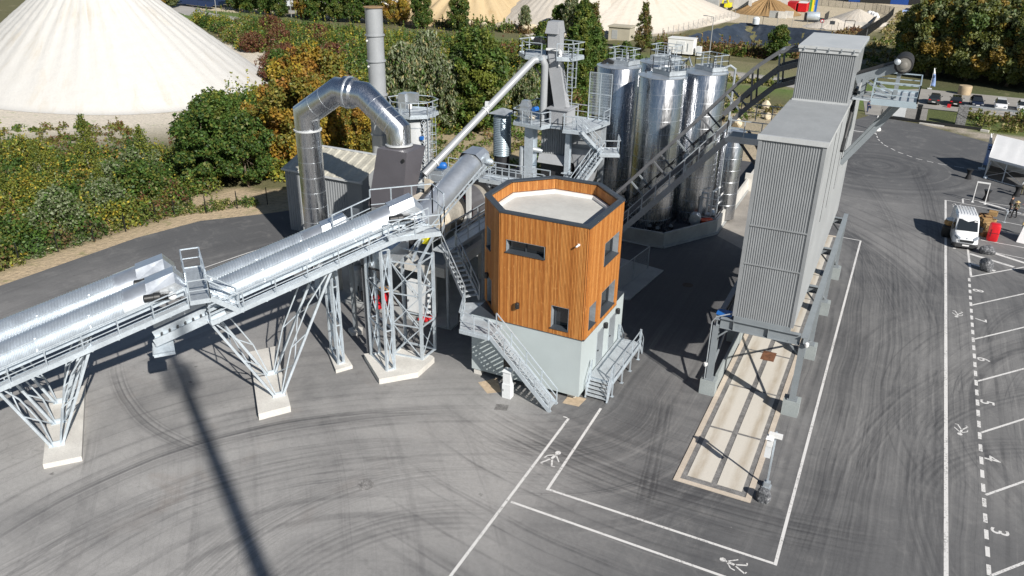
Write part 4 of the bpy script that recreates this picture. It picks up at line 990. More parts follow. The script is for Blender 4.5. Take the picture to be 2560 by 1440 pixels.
for x, y in ((-16.9, 53.2), (-16.55, 56.0), (-16.2, 58.8)): m.bar((x, y, 0), (x, y, 2.0), 0.07)
m.bar((-16.9, 53.2, 2.0), (-16.2, 58.8, 2.0), 0.05); m.bar((-16.2, 58.8, 2.0), (-19, 59.2, 2.0), 0.05)
m.build('post', 'galv_dull', fe)
m = MB()
for k in np.linspace(0, 1, 50): p = V(-16.9, 53.2, 0.05).lerp(V(-16.2, 58.8, 0.05), k); m.bar(p, p+Z*1.9, 0.012)
m.build('mesh', 'galv_dull', fe)
m = MB(); m.prism([(-20, 50), (-15.6, 52.5), (-14.9, 59.0), (-20, 60)], -0.05, 0.1); struct('fenced_slab', m, 'concrete_grey')

# ================================================================ BUCKET ELEVATOR, FILTER AND MIXING TOWER
EY = 60.0
el = thing('bucket_elevator', (-25.5, 61.5, 0), 'tall grey bucket elevator leaning above the platforms with a bent head', 'elevator')
m = MB(); m.box((-27.05, 61.3, 0.2), (-26.0, 62.5, 17.6)); m.build('rear_leg', 'dark', el)
# inclined box trunk from the transfer box up to the head
m = MB(); m.bar((-24.95, 60.2, 11.9), (-26.0, 60.9, 15.4), 1.05, 0.75, up=(0, -1, 0)); m.bar((-26.0, 60.9, 15.35), (-26.3, 61.4, 17.9), 1.05, 0.8, up=(0, -1, 0)); m.build('inclined_trunk', 'trunk_grey', el)
m = MB(); m.hexa([(-26.95, 60.7, 17.6), (-25.85, 60.7, 17.6), (-25.85, 62.3, 17.6), (-26.95, 62.3, 17.6), (-26.85, 61.0, 18.5), (-25.95, 61.0, 18.5), (-25.95, 62.1, 18.5), (-26.85, 62.1, 18.5)]); m.build('head', 'trunk_grey', el)
m = MB(); m.box((-26.68, 60.42, 16.35), (-25.45, 60.7, 16.5)); m.box((-25.5, 60.3, 15.2), (-25.4, 60.75, 16.5)); m.build('flange', 'white', el)
m = MB(); m.lathe((-28.0, 60.9, 16.9), [(0.12, 0), (0.3, 0.1), (0.3, 0.7), (0.16, 0.8), (0.16, 1.0)], 14, ax=(1, 0, 0)); m.build('drive_motor', 'black', el, True)
m = MB(); m.lathe((-28.15, 60.85, 17.1), [(0.14, 0), (0.14, 0.2)], 10, ax=(1, 0, 0)); m.build('fan_cover', 'white', el, True)
def plat(parent, poly, z, railpts, th=0.26, rh=1.1, nm='platform'):
    m = MB(); m.prism(poly, z-0.05, z); m.build('grating', 'tread', parent)
    m = MB()
    for a, b in zip(poly, poly[1:]+poly[:1]): m.bar((*a, z-0.1), (*b, z-0.1), 0.05, th)
    m.build('edge_beam', 'galv', parent)
    for seg in railpts:
        m = MB(); rail(m, [(*p, z) for p in seg], rh, 1.05, 1, 0.03, toe=0.1); m.build('handrail', 'galv', parent)
hp = [(-28.9, 60.4), (-27.6, 59.3), (-25.0, 59.3), (-24.1, 60.6), (-24.4, 62.6), (-28.6, 62.6)]
hp = [(-29.3, 60.9), (-28.05, 59.4), (-26.6, 59.4), (-26.6, 61.2), (-25.5, 61.2), (-25.5, 59.9), (-24.35, 60.3), (-24.0, 62.0), (-28.4, 62.9)]
plat(el, hp, 15.9, [[hp[8], hp[0], hp[1], hp[2]], [hp[5], hp[6], hp[7], hp[8]]])
m = MB(); m.bar((-28.6, 60.6, 15.75), (-27.0, 61.5, 13.6), 0.12); m.bar((-24.2, 61.5, 15.75), (-26.0, 61.8, 13.8), 0.12); m.build('knee_brace', 'dark', el)
def ladder(parent, p, z0, z1, ux, cage_from=None, out=(0, -1, 0), wd=0.45):
    p = V(*p, 0); ux = V(ux).normalized(); out = V(out)
    m = MB()
    for s in (-1, 1): m.bar(p+ux*s*wd/2+Z*z0, p+ux*s*wd/2+Z*(z1+1.0), 0.05)
    z = z0+0.15
    while z < z1: m.bar(p-ux*wd/2+Z*z, p+ux*wd/2+Z*z, 0.035); z += 0.3
    m.build('ladder', 'galv', parent)
    if cage_from is not None:
        m = MB(); z = cage_from
        def pt(a, zz): return p + ux*(0.36*math.cos(a)) + out*(0.32+0.38*math.sin(a)*1.0) + Z*zz
        an = np.linspace(-0.35, math.pi+0.35, 9)
        while z <= z1+1.0:
            pts = [pt(a, z) for a in an]
            for a, b in zip(pts[:-1], pts[1:]): m.bar(a, b, 0.03, 0.04)
            z += 0.75
        for a in an[1::2]: m.bar(pt(a, cage_from), pt(a, z-0.75), 0.025)
        m.build('safety_cage', 'galv', parent)
ladder(el, (-24.55, 60.55), 11.3, 15.9, (1, 0.15, 0), 13.7, (0.75, -0.65, 0))

mt = thing('filter_tower', (-26.5, 60.5, 0), 'grey filter and mixing tower with galvanised platforms behind the timber tower', 'tower')
m = MB(); m.box((-25.75, 59.4, 10.85), (-24.2, 61.2, 11.95)); m.box((-25.95, 59.25, 11.93), (-24.05, 61.3, 12.05)); m.build('transfer_box', 'trunk_grey', mt)
m = MB(); m.box((-26.6, 59.9, 7.6), (-22.3, 62.8, 10.7)); m.build('filter_body', 'grey_paint', mt)
m = MB(); m.corr((-26.4, 59.88, 8.1), (2.5, 0, 0), (0, 0, 2.4), (0, -1, 0), 0.2, 0.07); m.build('ribbed_panel', 'grey_paint', mt)
m = MB(); m.hexa([(-26.5, 59.0, 7.5), (-24.0, 59.0, 7.5), (-24.0, 60.4, 7.5), (-26.5, 60.4, 7.5), (-26.6, 59.6, 8.15), (-23.9, 59.6, 8.15), (-23.9, 60.4, 8.15), (-26.6, 60.4, 8.15)]); m.build('cover_hood', 'trunk_grey', mt)
m = MB(); m.box((-26.4, 59.6, 4.4), (-23.8, 61.8, 7.48)); m.build('lower_casing', 'dark', mt)
m = MB(); m.hexa([(-22.9, 60.1, 4.7), (-22.5, 60.1, 4.7), (-22.5, 61.2, 4.7), (-22.9, 61.2, 4.7), (-23.9, 59.8, 8.9), (-21.9, 59.8, 8.9), (-21.9, 62.6, 8.9), (-23.9, 62.6, 8.9)]); m.build('hopper_cone', 'trunk_grey', mt)
for x, nm in ((-27.2, 0), (-23.85, 1)):
    m = MB(); ibeam(m, (x, 59.15, 0.1), (x, 59.15, 10.6), 0.85 if nm == 0 else 0.45, 0.8 if nm == 0 else 0.4, up=(0, 1, 0)); m.box((x-0.4, 58.8, 6.9), (x+0.4, 59.5, 6.97)); m.build('column', 'galv', mt)
for x in (-27.2, -22.2):
    m = MB(); m.bar((x, 62.7, 0.1), (x, 62.7, 10.6), 0.4); m.build('column', 'galv_dull', mt)
p1 = [(-28.7, 60.6), (-28.5, 58.4), (-25.8, 57.9), (-25.4, 58.9), (-24.2, 58.9), (-23.9, 57.9), (-22.3, 58.1), (-21.6, 62.5), (-28.5, 63.0)]
plat(mt, p1, 10.75, [[p1[8], p1[0], p1[1], p1[2], p1[3]], [p1[4], p1[5], p1[6]], [(-21.6, 61.0), p1[7], p1[8]]])
m = MB(); m.box((-28.0, 58.5, 10.75), (-27.2, 59.2, 12.1)); m.hexa([(-28.0, 58.5, 12.1), (-27.2, 58.5, 12.1), (-27.2, 59.2, 12.1), (-28.0, 59.2, 12.1), (-27.85, 58.6, 12.55), (-27.35, 58.6, 12.55), (-27.35, 59.1, 12.55), (-27.85, 59.1, 12.55)]); m.build('screw_box', 'smooth_zinc', mt)
m = MB(); m.lathe((-26.85, 58.7, 11.9), [(0.2, 0), (0.2, 0.5), (0.14, 0.55)], 12, ax=(0.3, 1, 0)); m.build('blower', 'blue', mt, True)
m = MB(); m.lathe((-27.0, 58.3, 11.3), [(0.18, 0), (0.22, 0.1), (0.18, 0.45)], 12, ax=(1, 0.3, 0)); m.build('gear_motor', 'cream', mt, True)
m = MB()
for a, b in (((-23.6, 62.6), (-21.6, 62.4)),):
    for zz in (11.0, 12.9, 14.6): m.bar((*a, zz), (*b, zz), 0.06)
    for k in np.linspace(0, 1, 3): p = V(*a, 0).lerp(V(*b, 0), k); m.bar(p+Z*10.8, p+Z*14.6, 0.06)
    for k in np.linspace(0, 1, 26): p = V(*a, 0).lerp(V(*b, 0), k); m.bar(p+Z*11.2, p+Z*14.6, 0.014)
    for zz in np.arange(11.2, 14.6, 0.22): m.bar((*a, zz), (*b, zz), 0.014)
m.build('mesh_screen', 'galv', mt)
# stairs down from the platform: landing then long flight
stair_parts(mt, (-21.55, 59.9, 8.9), (-22.6, 58.2, 10.75), (0.7, -0.45, 0), 'tread', 'galv')
p2 = [(-21.9, 60.5), (-21.0, 58.9), (-19.6, 59.6), (-20.4, 61.4)]
plat(mt, p2, 8.95, [[p2[3], p2[2], p2[1]]])
stair_parts(mt, (-23.35, 55.9, 4.3), (-21.1, 59.5, 8.95), (0.78, -0.5, 0), 'galv', 'galv')
p3 = [(-27.6, 58.6), (-27.6, 54.9), (-21.2, 54.9), (-21.2, 58.6)]
plat(mt, p3, 4.25, [[(-27.6, 54.9), (-23.9, 54.9)], [(-22.6, 54.9), (-21.2, 54.9), (-21.2, 58.6)]])
stair_parts(mt, (-20.4, 56.2, 1.2), (-21.9, 58.3, 4.25), (0.7, 0.5, 0), 'galv', 'galv')
m = MB()
for x, y in ((-27.4, 55.1), (-21.4, 55.1), (-21.4, 58.4)): m.bar((x, y, 0.1), (x, y, 4.2), 0.2)
m.build('post', 'galv_dull', mt)
# pipe from the elevator down to the dryer
dp = thing('chute_pipe', (-28.5, 58, 10), 'long grey inclined chute pipe descending from the elevator head', 'pipe')
m = MB(); m.sweep([(-26.55, 60.0, 10.8), (-26.55, 60.0, 15.25), (-26.75, 59.9, 15.75), (-27.25, 59.3, 15.65), (-31.9, 50.0, 8.0)], 0.29, 16); m.build('pipe', 'chimney', dp, True)
m = MB()
for k in (0.45, 0.9):
    p = V(-27.25, 59.3, 15.65).lerp(V(-31.9, 50.0, 8.0), k); d = (V(-31.9, 50.0, 8.0)-V(-27.25, 59.3, 15.65)).normalized(); m.tube(p-d*0.06, p+d*0.06, 0.36, 16)
m.obox(V(-27.25, 59.3, 15.65).lerp(V(-31.9, 50.0, 8.0), 0.43)+Z*0.28, (0.4, -0.85, -0.6), (1, 0.4, 0), Z, 0.5, 0.4, 0.2)
m.build('flange', 'pale_paint', dp, True)
# stack vent with cowl behind
sv_ = thing('exhaust_vent', (-30.4, 60.2, 4), 'short round exhaust vent of spiral duct with a square rain cowl', 'vent')
m = MB(); m.lathe((-30.4, 60.2, 0), [(0.66, 5.6), (0.66, 7.4)] , 20); m.build('neck', 'dark', sv_, True)
m = MB(); pr = []
for z in np.arange(7.3, 10.7, 0.155): pr += [(0.75, z), (0.78, z+0.08)]
m.lathe((-30.4, 60.2, 0), pr, 28); m.build('spiral_duct', mat('weathered_zinc', (0.33, 0.40, 0.45), 0.45, 0.6, 0.1, 1), sv_, True)
m = MB(); c_ = (-30.4, 60.2)
m.hexa([(c_[0]-0.95, c_[1]-0.9, 10.95), (c_[0]+0.95, c_[1]-0.9, 10.95), (c_[0]+0.95, c_[1]+0.9, 10.95), (c_[0]-0.95, c_[1]+0.9, 10.95), (c_[0]-0.1, c_[1]-0.1, 11.35), (c_[0]+0.1, c_[1]-0.1, 11.35), (c_[0]+0.1, c_[1]+0.1, 11.35), (c_[0]-0.1, c_[1]+0.1, 11.35)])
m.build('rain_cowl', 'galv_dull', sv_)
m = MB()
for dx in (-0.6, 0.6):
    for dy in (-0.6, 0.6): m.bar((c_[0]+dx*0.7, c_[1]+dy*0.7, 10.6), (c_[0]+dx*0.7, c_[1]+dy*0.7, 10.98), 0.05)
m.build('cowl_leg', 'galv_dull', sv_)
hb = thing('burner_housing', (-29.5, 58.5, 3.8), 'big dark cylindrical burner and blower housing beneath the exhaust vent', 'burner')
m = MB(); m.lathe((-27.7, 55.4, 5.2), [(1.45, 0), (1.5, 0.2), (1.5, 3.6), (1.2, 4.1)], 28, ax=(-0.35, 1, 0)); m.build('drum_casing', 'dark', hb, True)
m = MB(); m.box((-32.0, 58.8, 3.8), (-28.6, 61.8, 5.7)); m.build('casing', 'dark', hb)
m = MB(); m.hexa([(-28.9, 58.9, 5.7), (-28.0, 58.9, 5.7), (-28.0, 60, 5.7), (-28.9, 60, 5.7), (-28.7, 59.2, 6.6), (-28.2, 59.2, 6.6), (-28.2, 59.8, 6.6), (-28.7, 59.8, 6.6)]); m.build('red_hood', mat('dark_red_paint', (0.09, 0.018, 0.022), 0.5), hb)
m = MB(); m.sweep([(-27.9, 58.9, 5.0), (-27.9, 58.9, 8.0), (-27.9, 58.95, 8.45), (-27.4, 59.2, 8.5), (-26.4, 59.7, 8.3)], 0.22, 10); m.build('hot_air_pipe', 'galv_dull', hb, True)
m = MB(); m.sweep([(-26.9, 52.0, 5.6), (-26.6, 55.5, 5.6)], 0.9, 18); m.build('insulated_pipe', 'galv_dull', hb, True)

# ================================================================ DRYER DRUM AND DECK
dk = thing('concrete_deck', (-30, 50, 0), 'concrete deck on columns carrying the dryer drum', 'deck')
m = MB(); m.box((-36.5, 42.9, 3.55), (-26.0, 58.0, 3.8)); m.build('slab', 'concrete_grey', dk)
m = MB(); m.box((-36.6, 42.75, 3.45), (-25.9, 43.25, 4.15)); m.box((-26.35, 43.25, 3.45), (-25.9, 58.0, 4.15)); m.build('edge_beam', 'concrete', dk)
for x, y in ((-27.4, 43.35), (-35.8, 43.4), (-27.0, 50.5), (-27.0, 57.3), (-35.8, 50.5), (-35.8, 57.3)):
    m = MB(); m.box((x-0.34, y-0.3, 0.1), (x+0.34, y+0.3, 3.5)); m.build('column', 'concrete', dk)
DA = Vector((math.cos(R(84.7)), math.sin(R(84.7)), 0.0)); D0 = Vector((-28.75, 46.0, 6.15))
dr = thing('dryer_drum', (-28.5, 50, 3.8), 'big rotary dryer drum with cream ring and red tyre guards on the concrete deck', 'dryer drum')
m = MB(); m.lathe(D0, [(1.12, -0.9), (1.18, 0.0), (1.42, 0.02), (1.42, 0.28), (1.2, 0.3), (1.2, 6.2), (1.1, 6.3)], 40, ax=DA); m.build('shell', 'drumsteel', dr, True)
m = MB(); m.lathe(D0, [(1.0, -0.95), (1.3, -0.93), (1.34, -0.2), (1.46, -0.18), (1.46, 0.22), (1.21, 0.24)], 40, ax=DA); m.build('end_ring', 'cream', dr, True)
m = MB()
for k in range(10):
    a = k*0.628; m.bar(D0+DA*-0.9+Vector((DA.y*math.cos(a), -DA.x*math.cos(a), math.sin(a)))*1.29, D0+DA*-0.22+Vector((DA.y*math.cos(a), -DA.x*math.cos(a), math.sin(a)))*1.34, 0.03)
m.build('ring_joint', 'rust', dr)
for k, (a, b) in enumerate(((2.25, 2.6), (5.6, 5.95))):
    m = MB(); m.lathe(D0+DA*a, [(1.2, 0), (1.5, 0.0), (1.5, b-a), (1.2, b-a)], 40, ax=DA); m.build('tyre', 'dark', dr, True)
m = MB(); m.lathe(D0+DA*2.65, [(1.2, 0), (1.44, 0.0), (1.44, 0.14), (1.2, 0.14)], 40, ax=DA); m.build('girth_gear', 'red', dr, True)
m = MB()
nn8 = 12
for k in range(nn8):
    a0 = -0.9+2.7*k/nn8; a1 = -0.9+2.7*(k+1)/nn8
    q = []
    for a in (a0, a1):
        rv = Vector((DA.y*math.cos(a), -DA.x*math.cos(a), math.sin(a)))
        q += [D0+DA*2.9+rv*1.56, D0+DA*4.6+rv*1.56]
    m.poly(q[0], q[1], q[3], q[2])
mo = m.build('guard_panel', mat('grey_guard_sheet', (0.13, 0.125, 0.13), 0.35, 0.4, 0.15, 1.5), dr)
mo.modifiers.new('thick', 'SOLIDIFY').thickness = 0.06
m = MB()
for a in (1.9, 2.95): m.obox(D0+DA*a+Vector((0, 0, -1.75)), DA, (DA.y, -DA.x, 0), Z, 0.25, 2.6, 1.0)
m.build('roller_stand', 'frame_paint', dr)
m = MB()
for a in (2.1, 3.0):
    p = D0+DA*a; rt = Vector((DA.y, -DA.x, 0))
    m.obox(p+rt*1.35+Z*-1.35, DA, rt, Z, 0.2, 0.5, 0.6)
m.build('tyre_guard', 'red', dr)
m = MB(); m.hexa([(-31.4, 46.3, 4.3), (-29.4, 46.3, 4.3), (-29.4, 48.4, 4.3), (-31.4, 48.4, 4.3), (-31.2, 46.4, 7.2), (-29.6, 46.4, 7.0), (-29.6, 48.3, 7.0), (-31.2, 48.3, 7.2)]); m.hexa([(-30.9, 48.4, 7.0), (-30.4, 48.4, 7.0), (-30.4, 50.4, 6.2), (-30.9, 50.4, 6.2), (-30.9, 48.4, 8.3), (-30.4, 48.4, 8.3), (-30.4, 50.4, 7.0), (-30.9, 50.4, 7.0)]); m.build('inlet_housing', 'cream', dr)
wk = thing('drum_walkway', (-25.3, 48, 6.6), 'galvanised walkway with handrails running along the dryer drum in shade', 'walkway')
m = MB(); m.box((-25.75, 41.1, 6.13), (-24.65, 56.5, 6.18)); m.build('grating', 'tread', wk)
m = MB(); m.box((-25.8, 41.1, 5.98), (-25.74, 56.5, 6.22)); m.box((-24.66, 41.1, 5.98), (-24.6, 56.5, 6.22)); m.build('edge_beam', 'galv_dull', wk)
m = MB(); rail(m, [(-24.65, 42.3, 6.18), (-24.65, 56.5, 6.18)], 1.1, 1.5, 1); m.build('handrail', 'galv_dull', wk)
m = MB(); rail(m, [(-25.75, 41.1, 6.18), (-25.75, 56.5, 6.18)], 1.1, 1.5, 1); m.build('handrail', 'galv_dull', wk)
m = MB()
for y in (42, 47, 52, 56): m.bar((-25.2, y, 3.8 if y < 1 else 0.1), (-25.2, y, 6.0), 0.16)
m.build('post', 'galv_dull', wk)
# bridge between conveyor head and filter tower
bg_ = thing('access_bridge', (-25.5, 52, 8), 'galvanised bridge with handrail reaching over the drum towards the filter tower', 'walkway')
m = MB(); m.box((-28.0, 51.6, 7.74), (-22.6, 52.7, 7.8)); m.build('grating', 'tread', bg_)
m = MB(); m.box((-28.0, 51.54, 7.6), (-22.6, 51.6, 7.92)); m.box((-28.0, 52.7, 7.6), (-22.6, 52.76, 7.92)); m.build('edge_beam', 'galv', bg_)
m = MB(); rail(m, [(-28.3, 51.57, 7.8), (-22.6, 51.57, 7.8)], 1.15, 1.2, 1, 0.03); rail(m, [(-28.3, 52.73, 7.8), (-22.6, 52.73, 7.8)], 1.15, 1.2, 1, 0.03); m.build('handrail', 'galv', bg_)
m = MB(); ibeam(m, (-27.3, 51.9, 3.9), (-27.3, 51.9, 7.7), 0.3, 0.3, up=(0, 1, 0)); m.bar((-27.3, 51.9, 6.0), (-28.2, 50.2, 4.2), 0.25); m.bar((-24.3, 52, 0.1), (-24.3, 52, 7.6), 0.22); m.build('post', 'pale_paint', bg_)
m = MB(); ibeam(m, (-27.0, 48.2, 3.8), (-27.0, 48.2, 8.5), 0.3, 0.3, up=(0, 1, 0)); m.bar((-27.0, 48.2, 6.3), (-27.3, 46.6, 4.0), 0.25)
tag(m.build('support_post', 'pale_paint'), 'pale grey steel post beside the drum propping the steep conveyor', 'post')
# machinery on the deck behind the conveyor
pf = thing('service_platform', (-33.5, 53.5, 6), 'crowded galvanised service platform with handrails between fume hood and filter tower', 'platform')
plat(pf, [(-34.2, 52.6), (-29.6, 52.6), (-29.6, 57.5), (-34.2, 57.5)], 6.1, [[(-34.2, 52.6), (-29.6, 52.6), (-29.6, 57.5), (-34.2, 57.5)], [(-32.0, 54.8), (-29.9, 54.8)], [(-31.5, 52.7), (-31.5, 54.8)]])
m = MB(); m.box((-33.6, 53.2, 6.1), (-32.3, 54.6, 7.4)); m.lathe((-31.5, 54.0, 6.1), [(0.5, 0), (0.5, 0.9), (0.3, 1.1)], 14); m.box((-30.8, 55.4, 6.1), (-30.0, 56.4, 7.2)); m.build('fan_casing', 'smooth_zinc', pf, True)
m = MB(); m.lathe((-32.6, 53.1, 7.85), [(0.26, 0), (0.3, 0.08), (0.3, 0.62), (0.2, 0.75)], 14, ax=(1, 0.2, 0)); m.build('motor', 'blue', pf, True)
m = MB()
for x in (-34, -29.8):
    for y in (52.8, 57.3): m.bar((x, y, 3.8), (x, y, 6.0), 0.18)
m.build('post', 'galv_dull', pf)

# ================================================================ FUME BOX, DUCT, SHED, CHIMNEY
fb = thing('fume_hood', (-32, 47, 5), 'dark grey slanted fume hood beneath the shiny bent duct', 'hood')
m = MB(); m.hexa([(-34.35, 46.0, 6.3), (-31.35, 46.0, 6.3), (-31.35, 47.5, 6.3), (-34.35, 47.5, 6.3), (-33.24, 46.0, 10.8), (-30.75, 46.0, 10.8), (-30.65, 48.35, 10.8), (-33.3, 48.35, 10.8)]); m.build('hood', 'fume', fb)
m = MB(); m.hexa([(-33.6, 46.3, 4.3), (-31.9, 46.3, 4.3), (-31.9, 47.4, 4.3), (-33.6, 47.4, 4.3), (-34.3, 46.05, 6.3), (-31.4, 46.05, 6.3), (-31.4, 47.5, 6.3), (-34.3, 47.5, 6.3)]); m.build('lower_cone', 'grey_paint', fb)
m = MB(); m.tube((-31.05, 45.97, 10.2), (-31.05, 45.9, 10.2), 0.13, 10); m.build('inspection_port', 'black', fb)
du = thing('exhaust_duct', (-40.3, 47, 0), 'large shiny aluminium exhaust duct arching down beside the corrugated shed', 'duct')
DP = [(-40.3, 47.0, 0.2), (-40.3, 47.0, 12.3), (-37.4, 47.35, 14.25), (-35.3, 47.6, 14.1), (-32.35, 47.45, 11.95), (-32.3, 47.4, 10.8)]
m = MB(); m.sweep(DP, [0.95, 0.95, 0.95, 0.93, 0.88, 0.86], 40); m.build('duct', 'alu_duct', du, True)
m = MB()
def band(a, b, t, r, wd=0.05, mb=None):
    a = V(a); b = V(b); p = a.lerp(b, t); d = (b-a).normalized(); (mb or m).tube(p-d*wd, p+d*wd, r, 40)
for t in (0.1, 0.2, 0.3, 0.4, 0.5, 0.6, 0.7, 0.8): band(DP[0], DP[1], t, 0.958, 0.012)
for t in (0.33, 0.66): band(DP[1], DP[2], t, 0.958, 0.012)
for t in (0.3, 0.6, 0.85): band(DP[3], DP[4], t, 0.925, 0.012)
m.build('sheet_seam', 'smooth_zinc', du, True)
m = MB(); band(DP[0], DP[1], 0.9, 1.06, 0.05, m); band(DP[4], DP[5], 0.93, 1.0, 0.05, m); m.build('flange', 'pale_paint', du, True)
m = MB(); band(DP[2], DP[3], 0.42, 1.12, 0.40, m); m.build('expansion_joint', 'alu_duct', du, True)
m = MB(); band(DP[2], DP[3], 0.42, 1.18, 0.05, m); m.build('joint_band', 'smooth_zinc', du, True)
sh = thing('shed', (-43, 54, 0), 'corrugated grey metal shed with ridged pale roof behind the shiny duct', 'shed')
SX0, SX1, SY0, SY1, SZE, SZR = -47.6, -39.4, 52.0, 59.2, 5.75, 7.0
m = MB(); m.corr((SX0, SY0, 0), (6.6, 0, 0), (0, 0, SZE), (0, -1, 0), 0.26, 0.04); m.build('corrugated_wall', 'grey_paint', sh)
m = MB(); m.poly((-41.0, SY0-0.02, 0), (SX1, SY0-0.02, 0), (SX1, SY0-0.02, SZE), (-41.0, SY0-0.02, SZE)); m.poly((SX1, SY0-0.02, 0), (SX1, SY1, 0), (SX1, SY1, SZE), (SX1, (SY0+SY1)/2, SZR), (SX1, SY0-0.02, SZE)); m.poly((SX0, SY0, 0), (SX0, SY0, SZE), (SX0, (SY0+SY1)/2, SZR), (SX0, SY1, SZE), (SX0, SY1, 0)); m.poly((SX0, SY1, 0), (SX0, SY1, SZE), (SX1, SY1, SZE), (SX1, SY1, 0)); m.build('flat_wall', 'grey_paint', sh)
m = MB(); ym = (SY0+SY1)/2
m.corr((SX0-0.15, SY0-0.2, SZE-0.02), (SX1-SX0+0.3, 0, 0), (0, ym-SY0+0.2, SZR-SZE+0.05), (0, -0.3, 1), 0.9, 0.06)
m.corr((SX0-0.15, SY1+0.2, SZE-0.02), (SX1-SX0+0.3, 0, 0), (0, ym-SY1-0.2, SZR-SZE+0.05), (0, 0.3, 1), 0.9, 0.06); m.build('roof', mat('shed_roof_sheet', (0.47, 0.45, 0.38), 0.5, 0.1, 0.2, 0.6, 0.08, 6), sh)
m = MB(); m.bar((SX0-0.2, ym, SZR+0.06), (SX1+0.2, ym, SZR+0.06), 0.35, 0.06); m.box((SX1+0.1, SY0-0.25, SZE-0.2), (SX1+0.2, SY0-0.1, SZE)); m.box((SX0-0.15, SY0-0.27, SZE-0.16), (SX1+0.15, SY0-0.21, SZE+0.02)); m.build('trim', 'pale_paint', sh)
m = MB(); m.box((-40.6, SY0-0.06, 1.2), (-39.75, SY0-0.03, 3.3)); m.build('door', 'smooth_zinc', sh)
m = MB(); m.box((-40.1, SY0-0.10, 2.6), (-40.0, SY0-0.06, 2.75)); m.build('latch', 'black', sh)
sl = thing('shed_landing', (-41, 50.8, 1.2), 'small galvanised landing with handrails before the shed door', 'landing')
m = MB(); m.box((-43.0, 49.9, 1.12), (-38.8, 51.9, 1.18)); m.build('grating', 'tread', sl)
m = MB(); rail(m, [(-43.0, 51.8, 1.18), (-43.0, 49.9, 1.18), (-38.8, 49.9, 1.18)], 2.0, 1.4, 1, 0.03); m.build('handrail', 'galv', sl)
m = MB()
for x in (-42.9, -38.9):
    for y in (50, 51.8): m.bar((x, y, 0), (x, y, 1.12), 0.1)
m.build('leg', 'galv_dull', sl)
chm = thing('chimney', (-42.95, 60.0, 0), 'tall slim pale grey steel chimney with flanged sections', 'chimney')
m = MB(); m.lathe((-42.95, 60.0, 0), [(0.80, 0), (0.80, 9), (0.76, 9.02), (0.76, 18.72), (0.68, 18.72), (0.68, 17.5)], 36, cap=False); m.build('stack', 'chimney', chm, True)
m = MB()
for z in (4.2, 7.6, 11.2, 14.2, 16.4): m.lathe((-42.95, 60.0, z), [(0.76, -0.05), (0.88, -0.05), (0.88, 0.05), (0.76, 0.05)], 36)
m.build('flange', 'chimney', chm, True)
m = MB(); m.lathe((-42.95, 60.0, 18.70), [(0.68, 0), (0.90, 0.0), (0.90, 0.05), (0.68, 0.05)], 36); m.build('rim', mat('rusty_rim', (0.30, 0.19, 0.09), 0.8, 0, 0.3, 3), chm, True)
m = MB()
for z in (16.2, 14.0, 11.0): m.lathe((-43.15, 59.1, z-0.2), [(0.02, 0), (0.09, 0.01), (0.09, 0.06)], 10, ax=(0.2, -1, 0))
m.build('lifting_eye', 'white', chm, True)
fs = thing('filler_silo', (-37.8, 58, 0), 'pale grey filler silo with railed top platform and caged ladder next to the chimney', 'silo')
m = MB(); m.lathe((-37.8, 58.0, 0), [(1.4, 0), (1.4, 9.9), (0.6, 10.2)], 32); m.build('shell', 'pale_paint', fs, True)
m = MB(); m.lathe((-37.8, 58.0, 5.6), [(1.4, -0.03), (1.43, -0.03), (1.43, 0.03), (1.4, 0.03)], 32); m.lathe((-37.8, 58.0, 9.5), [(1.4, -0.03), (1.43, -0.03), (1.43, 0.03), (1.4, 0.03)], 32); m.build('hoop', 'galv_dull', fs, True)
pp = [(-40.2, 57.6), (-38.9, 56.2), (-37.1, 56.2), (-36.0, 57.2), (-36.0, 59.0), (-37.2, 59.8), (-39.6, 59.4)]
plat(fs, pp, 10.6, [pp+pp[:1]])
m = MB(); m.box((-38.9, 57.2, 10.6), (-38.2, 58.2, 12.2)); m.box((-38.2, 57.4, 11.5), (-37.3, 58.0, 12.3)); m.build('screw_housing', 'smooth_zinc', fs)
m = MB(); m.lathe((-37.8, 57.3, 11.0), [(0.16, 0), (0.18, 0.05), (0.18, 0.4), (0.1, 0.45)], 12); m.build('motor', 'white', fs, True)
m = MB(); m.bar((-36.55, 57.2, 0), (-36.55, 57.2, 10.5), 0.1); m.build('riser_pipe', 'black', fs)
ladder(fs, (-36.1, 57.4), 3.0, 10.6, (0.5, -0.87, 0), 3.8, (0.87, 0.5, 0))
m = MB(); 
for z in np.arange(4, 10.4, 0.55): m.bar((-36.5, 57.0, z), (-36.2, 57.2, z+0.5), 0.04); m.bar((-36.2, 57.2, z), (-36.5, 57.0, z+0.5), 0.04)
m.build('cable_ladder', 'galv', fs)
m = MB(); m.obox((-36.5, 57.0, 8.7), (1, 0, 0), (0, 1, 0), Z, 0.3, 0.2, 0.3); m.build('junction_box', 'blue', fs)

# ================================================================ COVERED CONVEYORS (frame s along the belt, n across)
dS = Vector((0.627, 0.779, 0)); nS = Vector((-0.779, 0.627, 0))
def SN(s, n, z): return dS*s + nS*n + Z*z
def halfcover(mb, s0, s1, zf, n0, r, pitch=0.15, rib=0.03, a0=-0.12, a1=math.pi+0.12, k=18):
    N = max(1, int(round((s1-s0)/pitch))); rows = []
    for i in range(N):
        for t, h in ((0.0, 0), (0.35, 0), (0.5, 1), (0.85, 1)): rows.append((s0+(s1-s0)*(i+t)/N, r+rib*h))
    rows.append((s1, r)); vs = []
    for s, rr in rows:
        for j in range(k+1):
            a = a0+(a1-a0)*j/k; vs.append(SN(s, n0+rr*math.cos(a), zf(s)+rr*math.sin(a)))
    fs_ = [(i*(k+1)+j, (i+1)*(k+1)+j, (i+1)*(k+1)+j+1, i*(k+1)+j+1) for i in range(len(rows)-1) for j in range(k)]
    mb.add(vs, fs_)
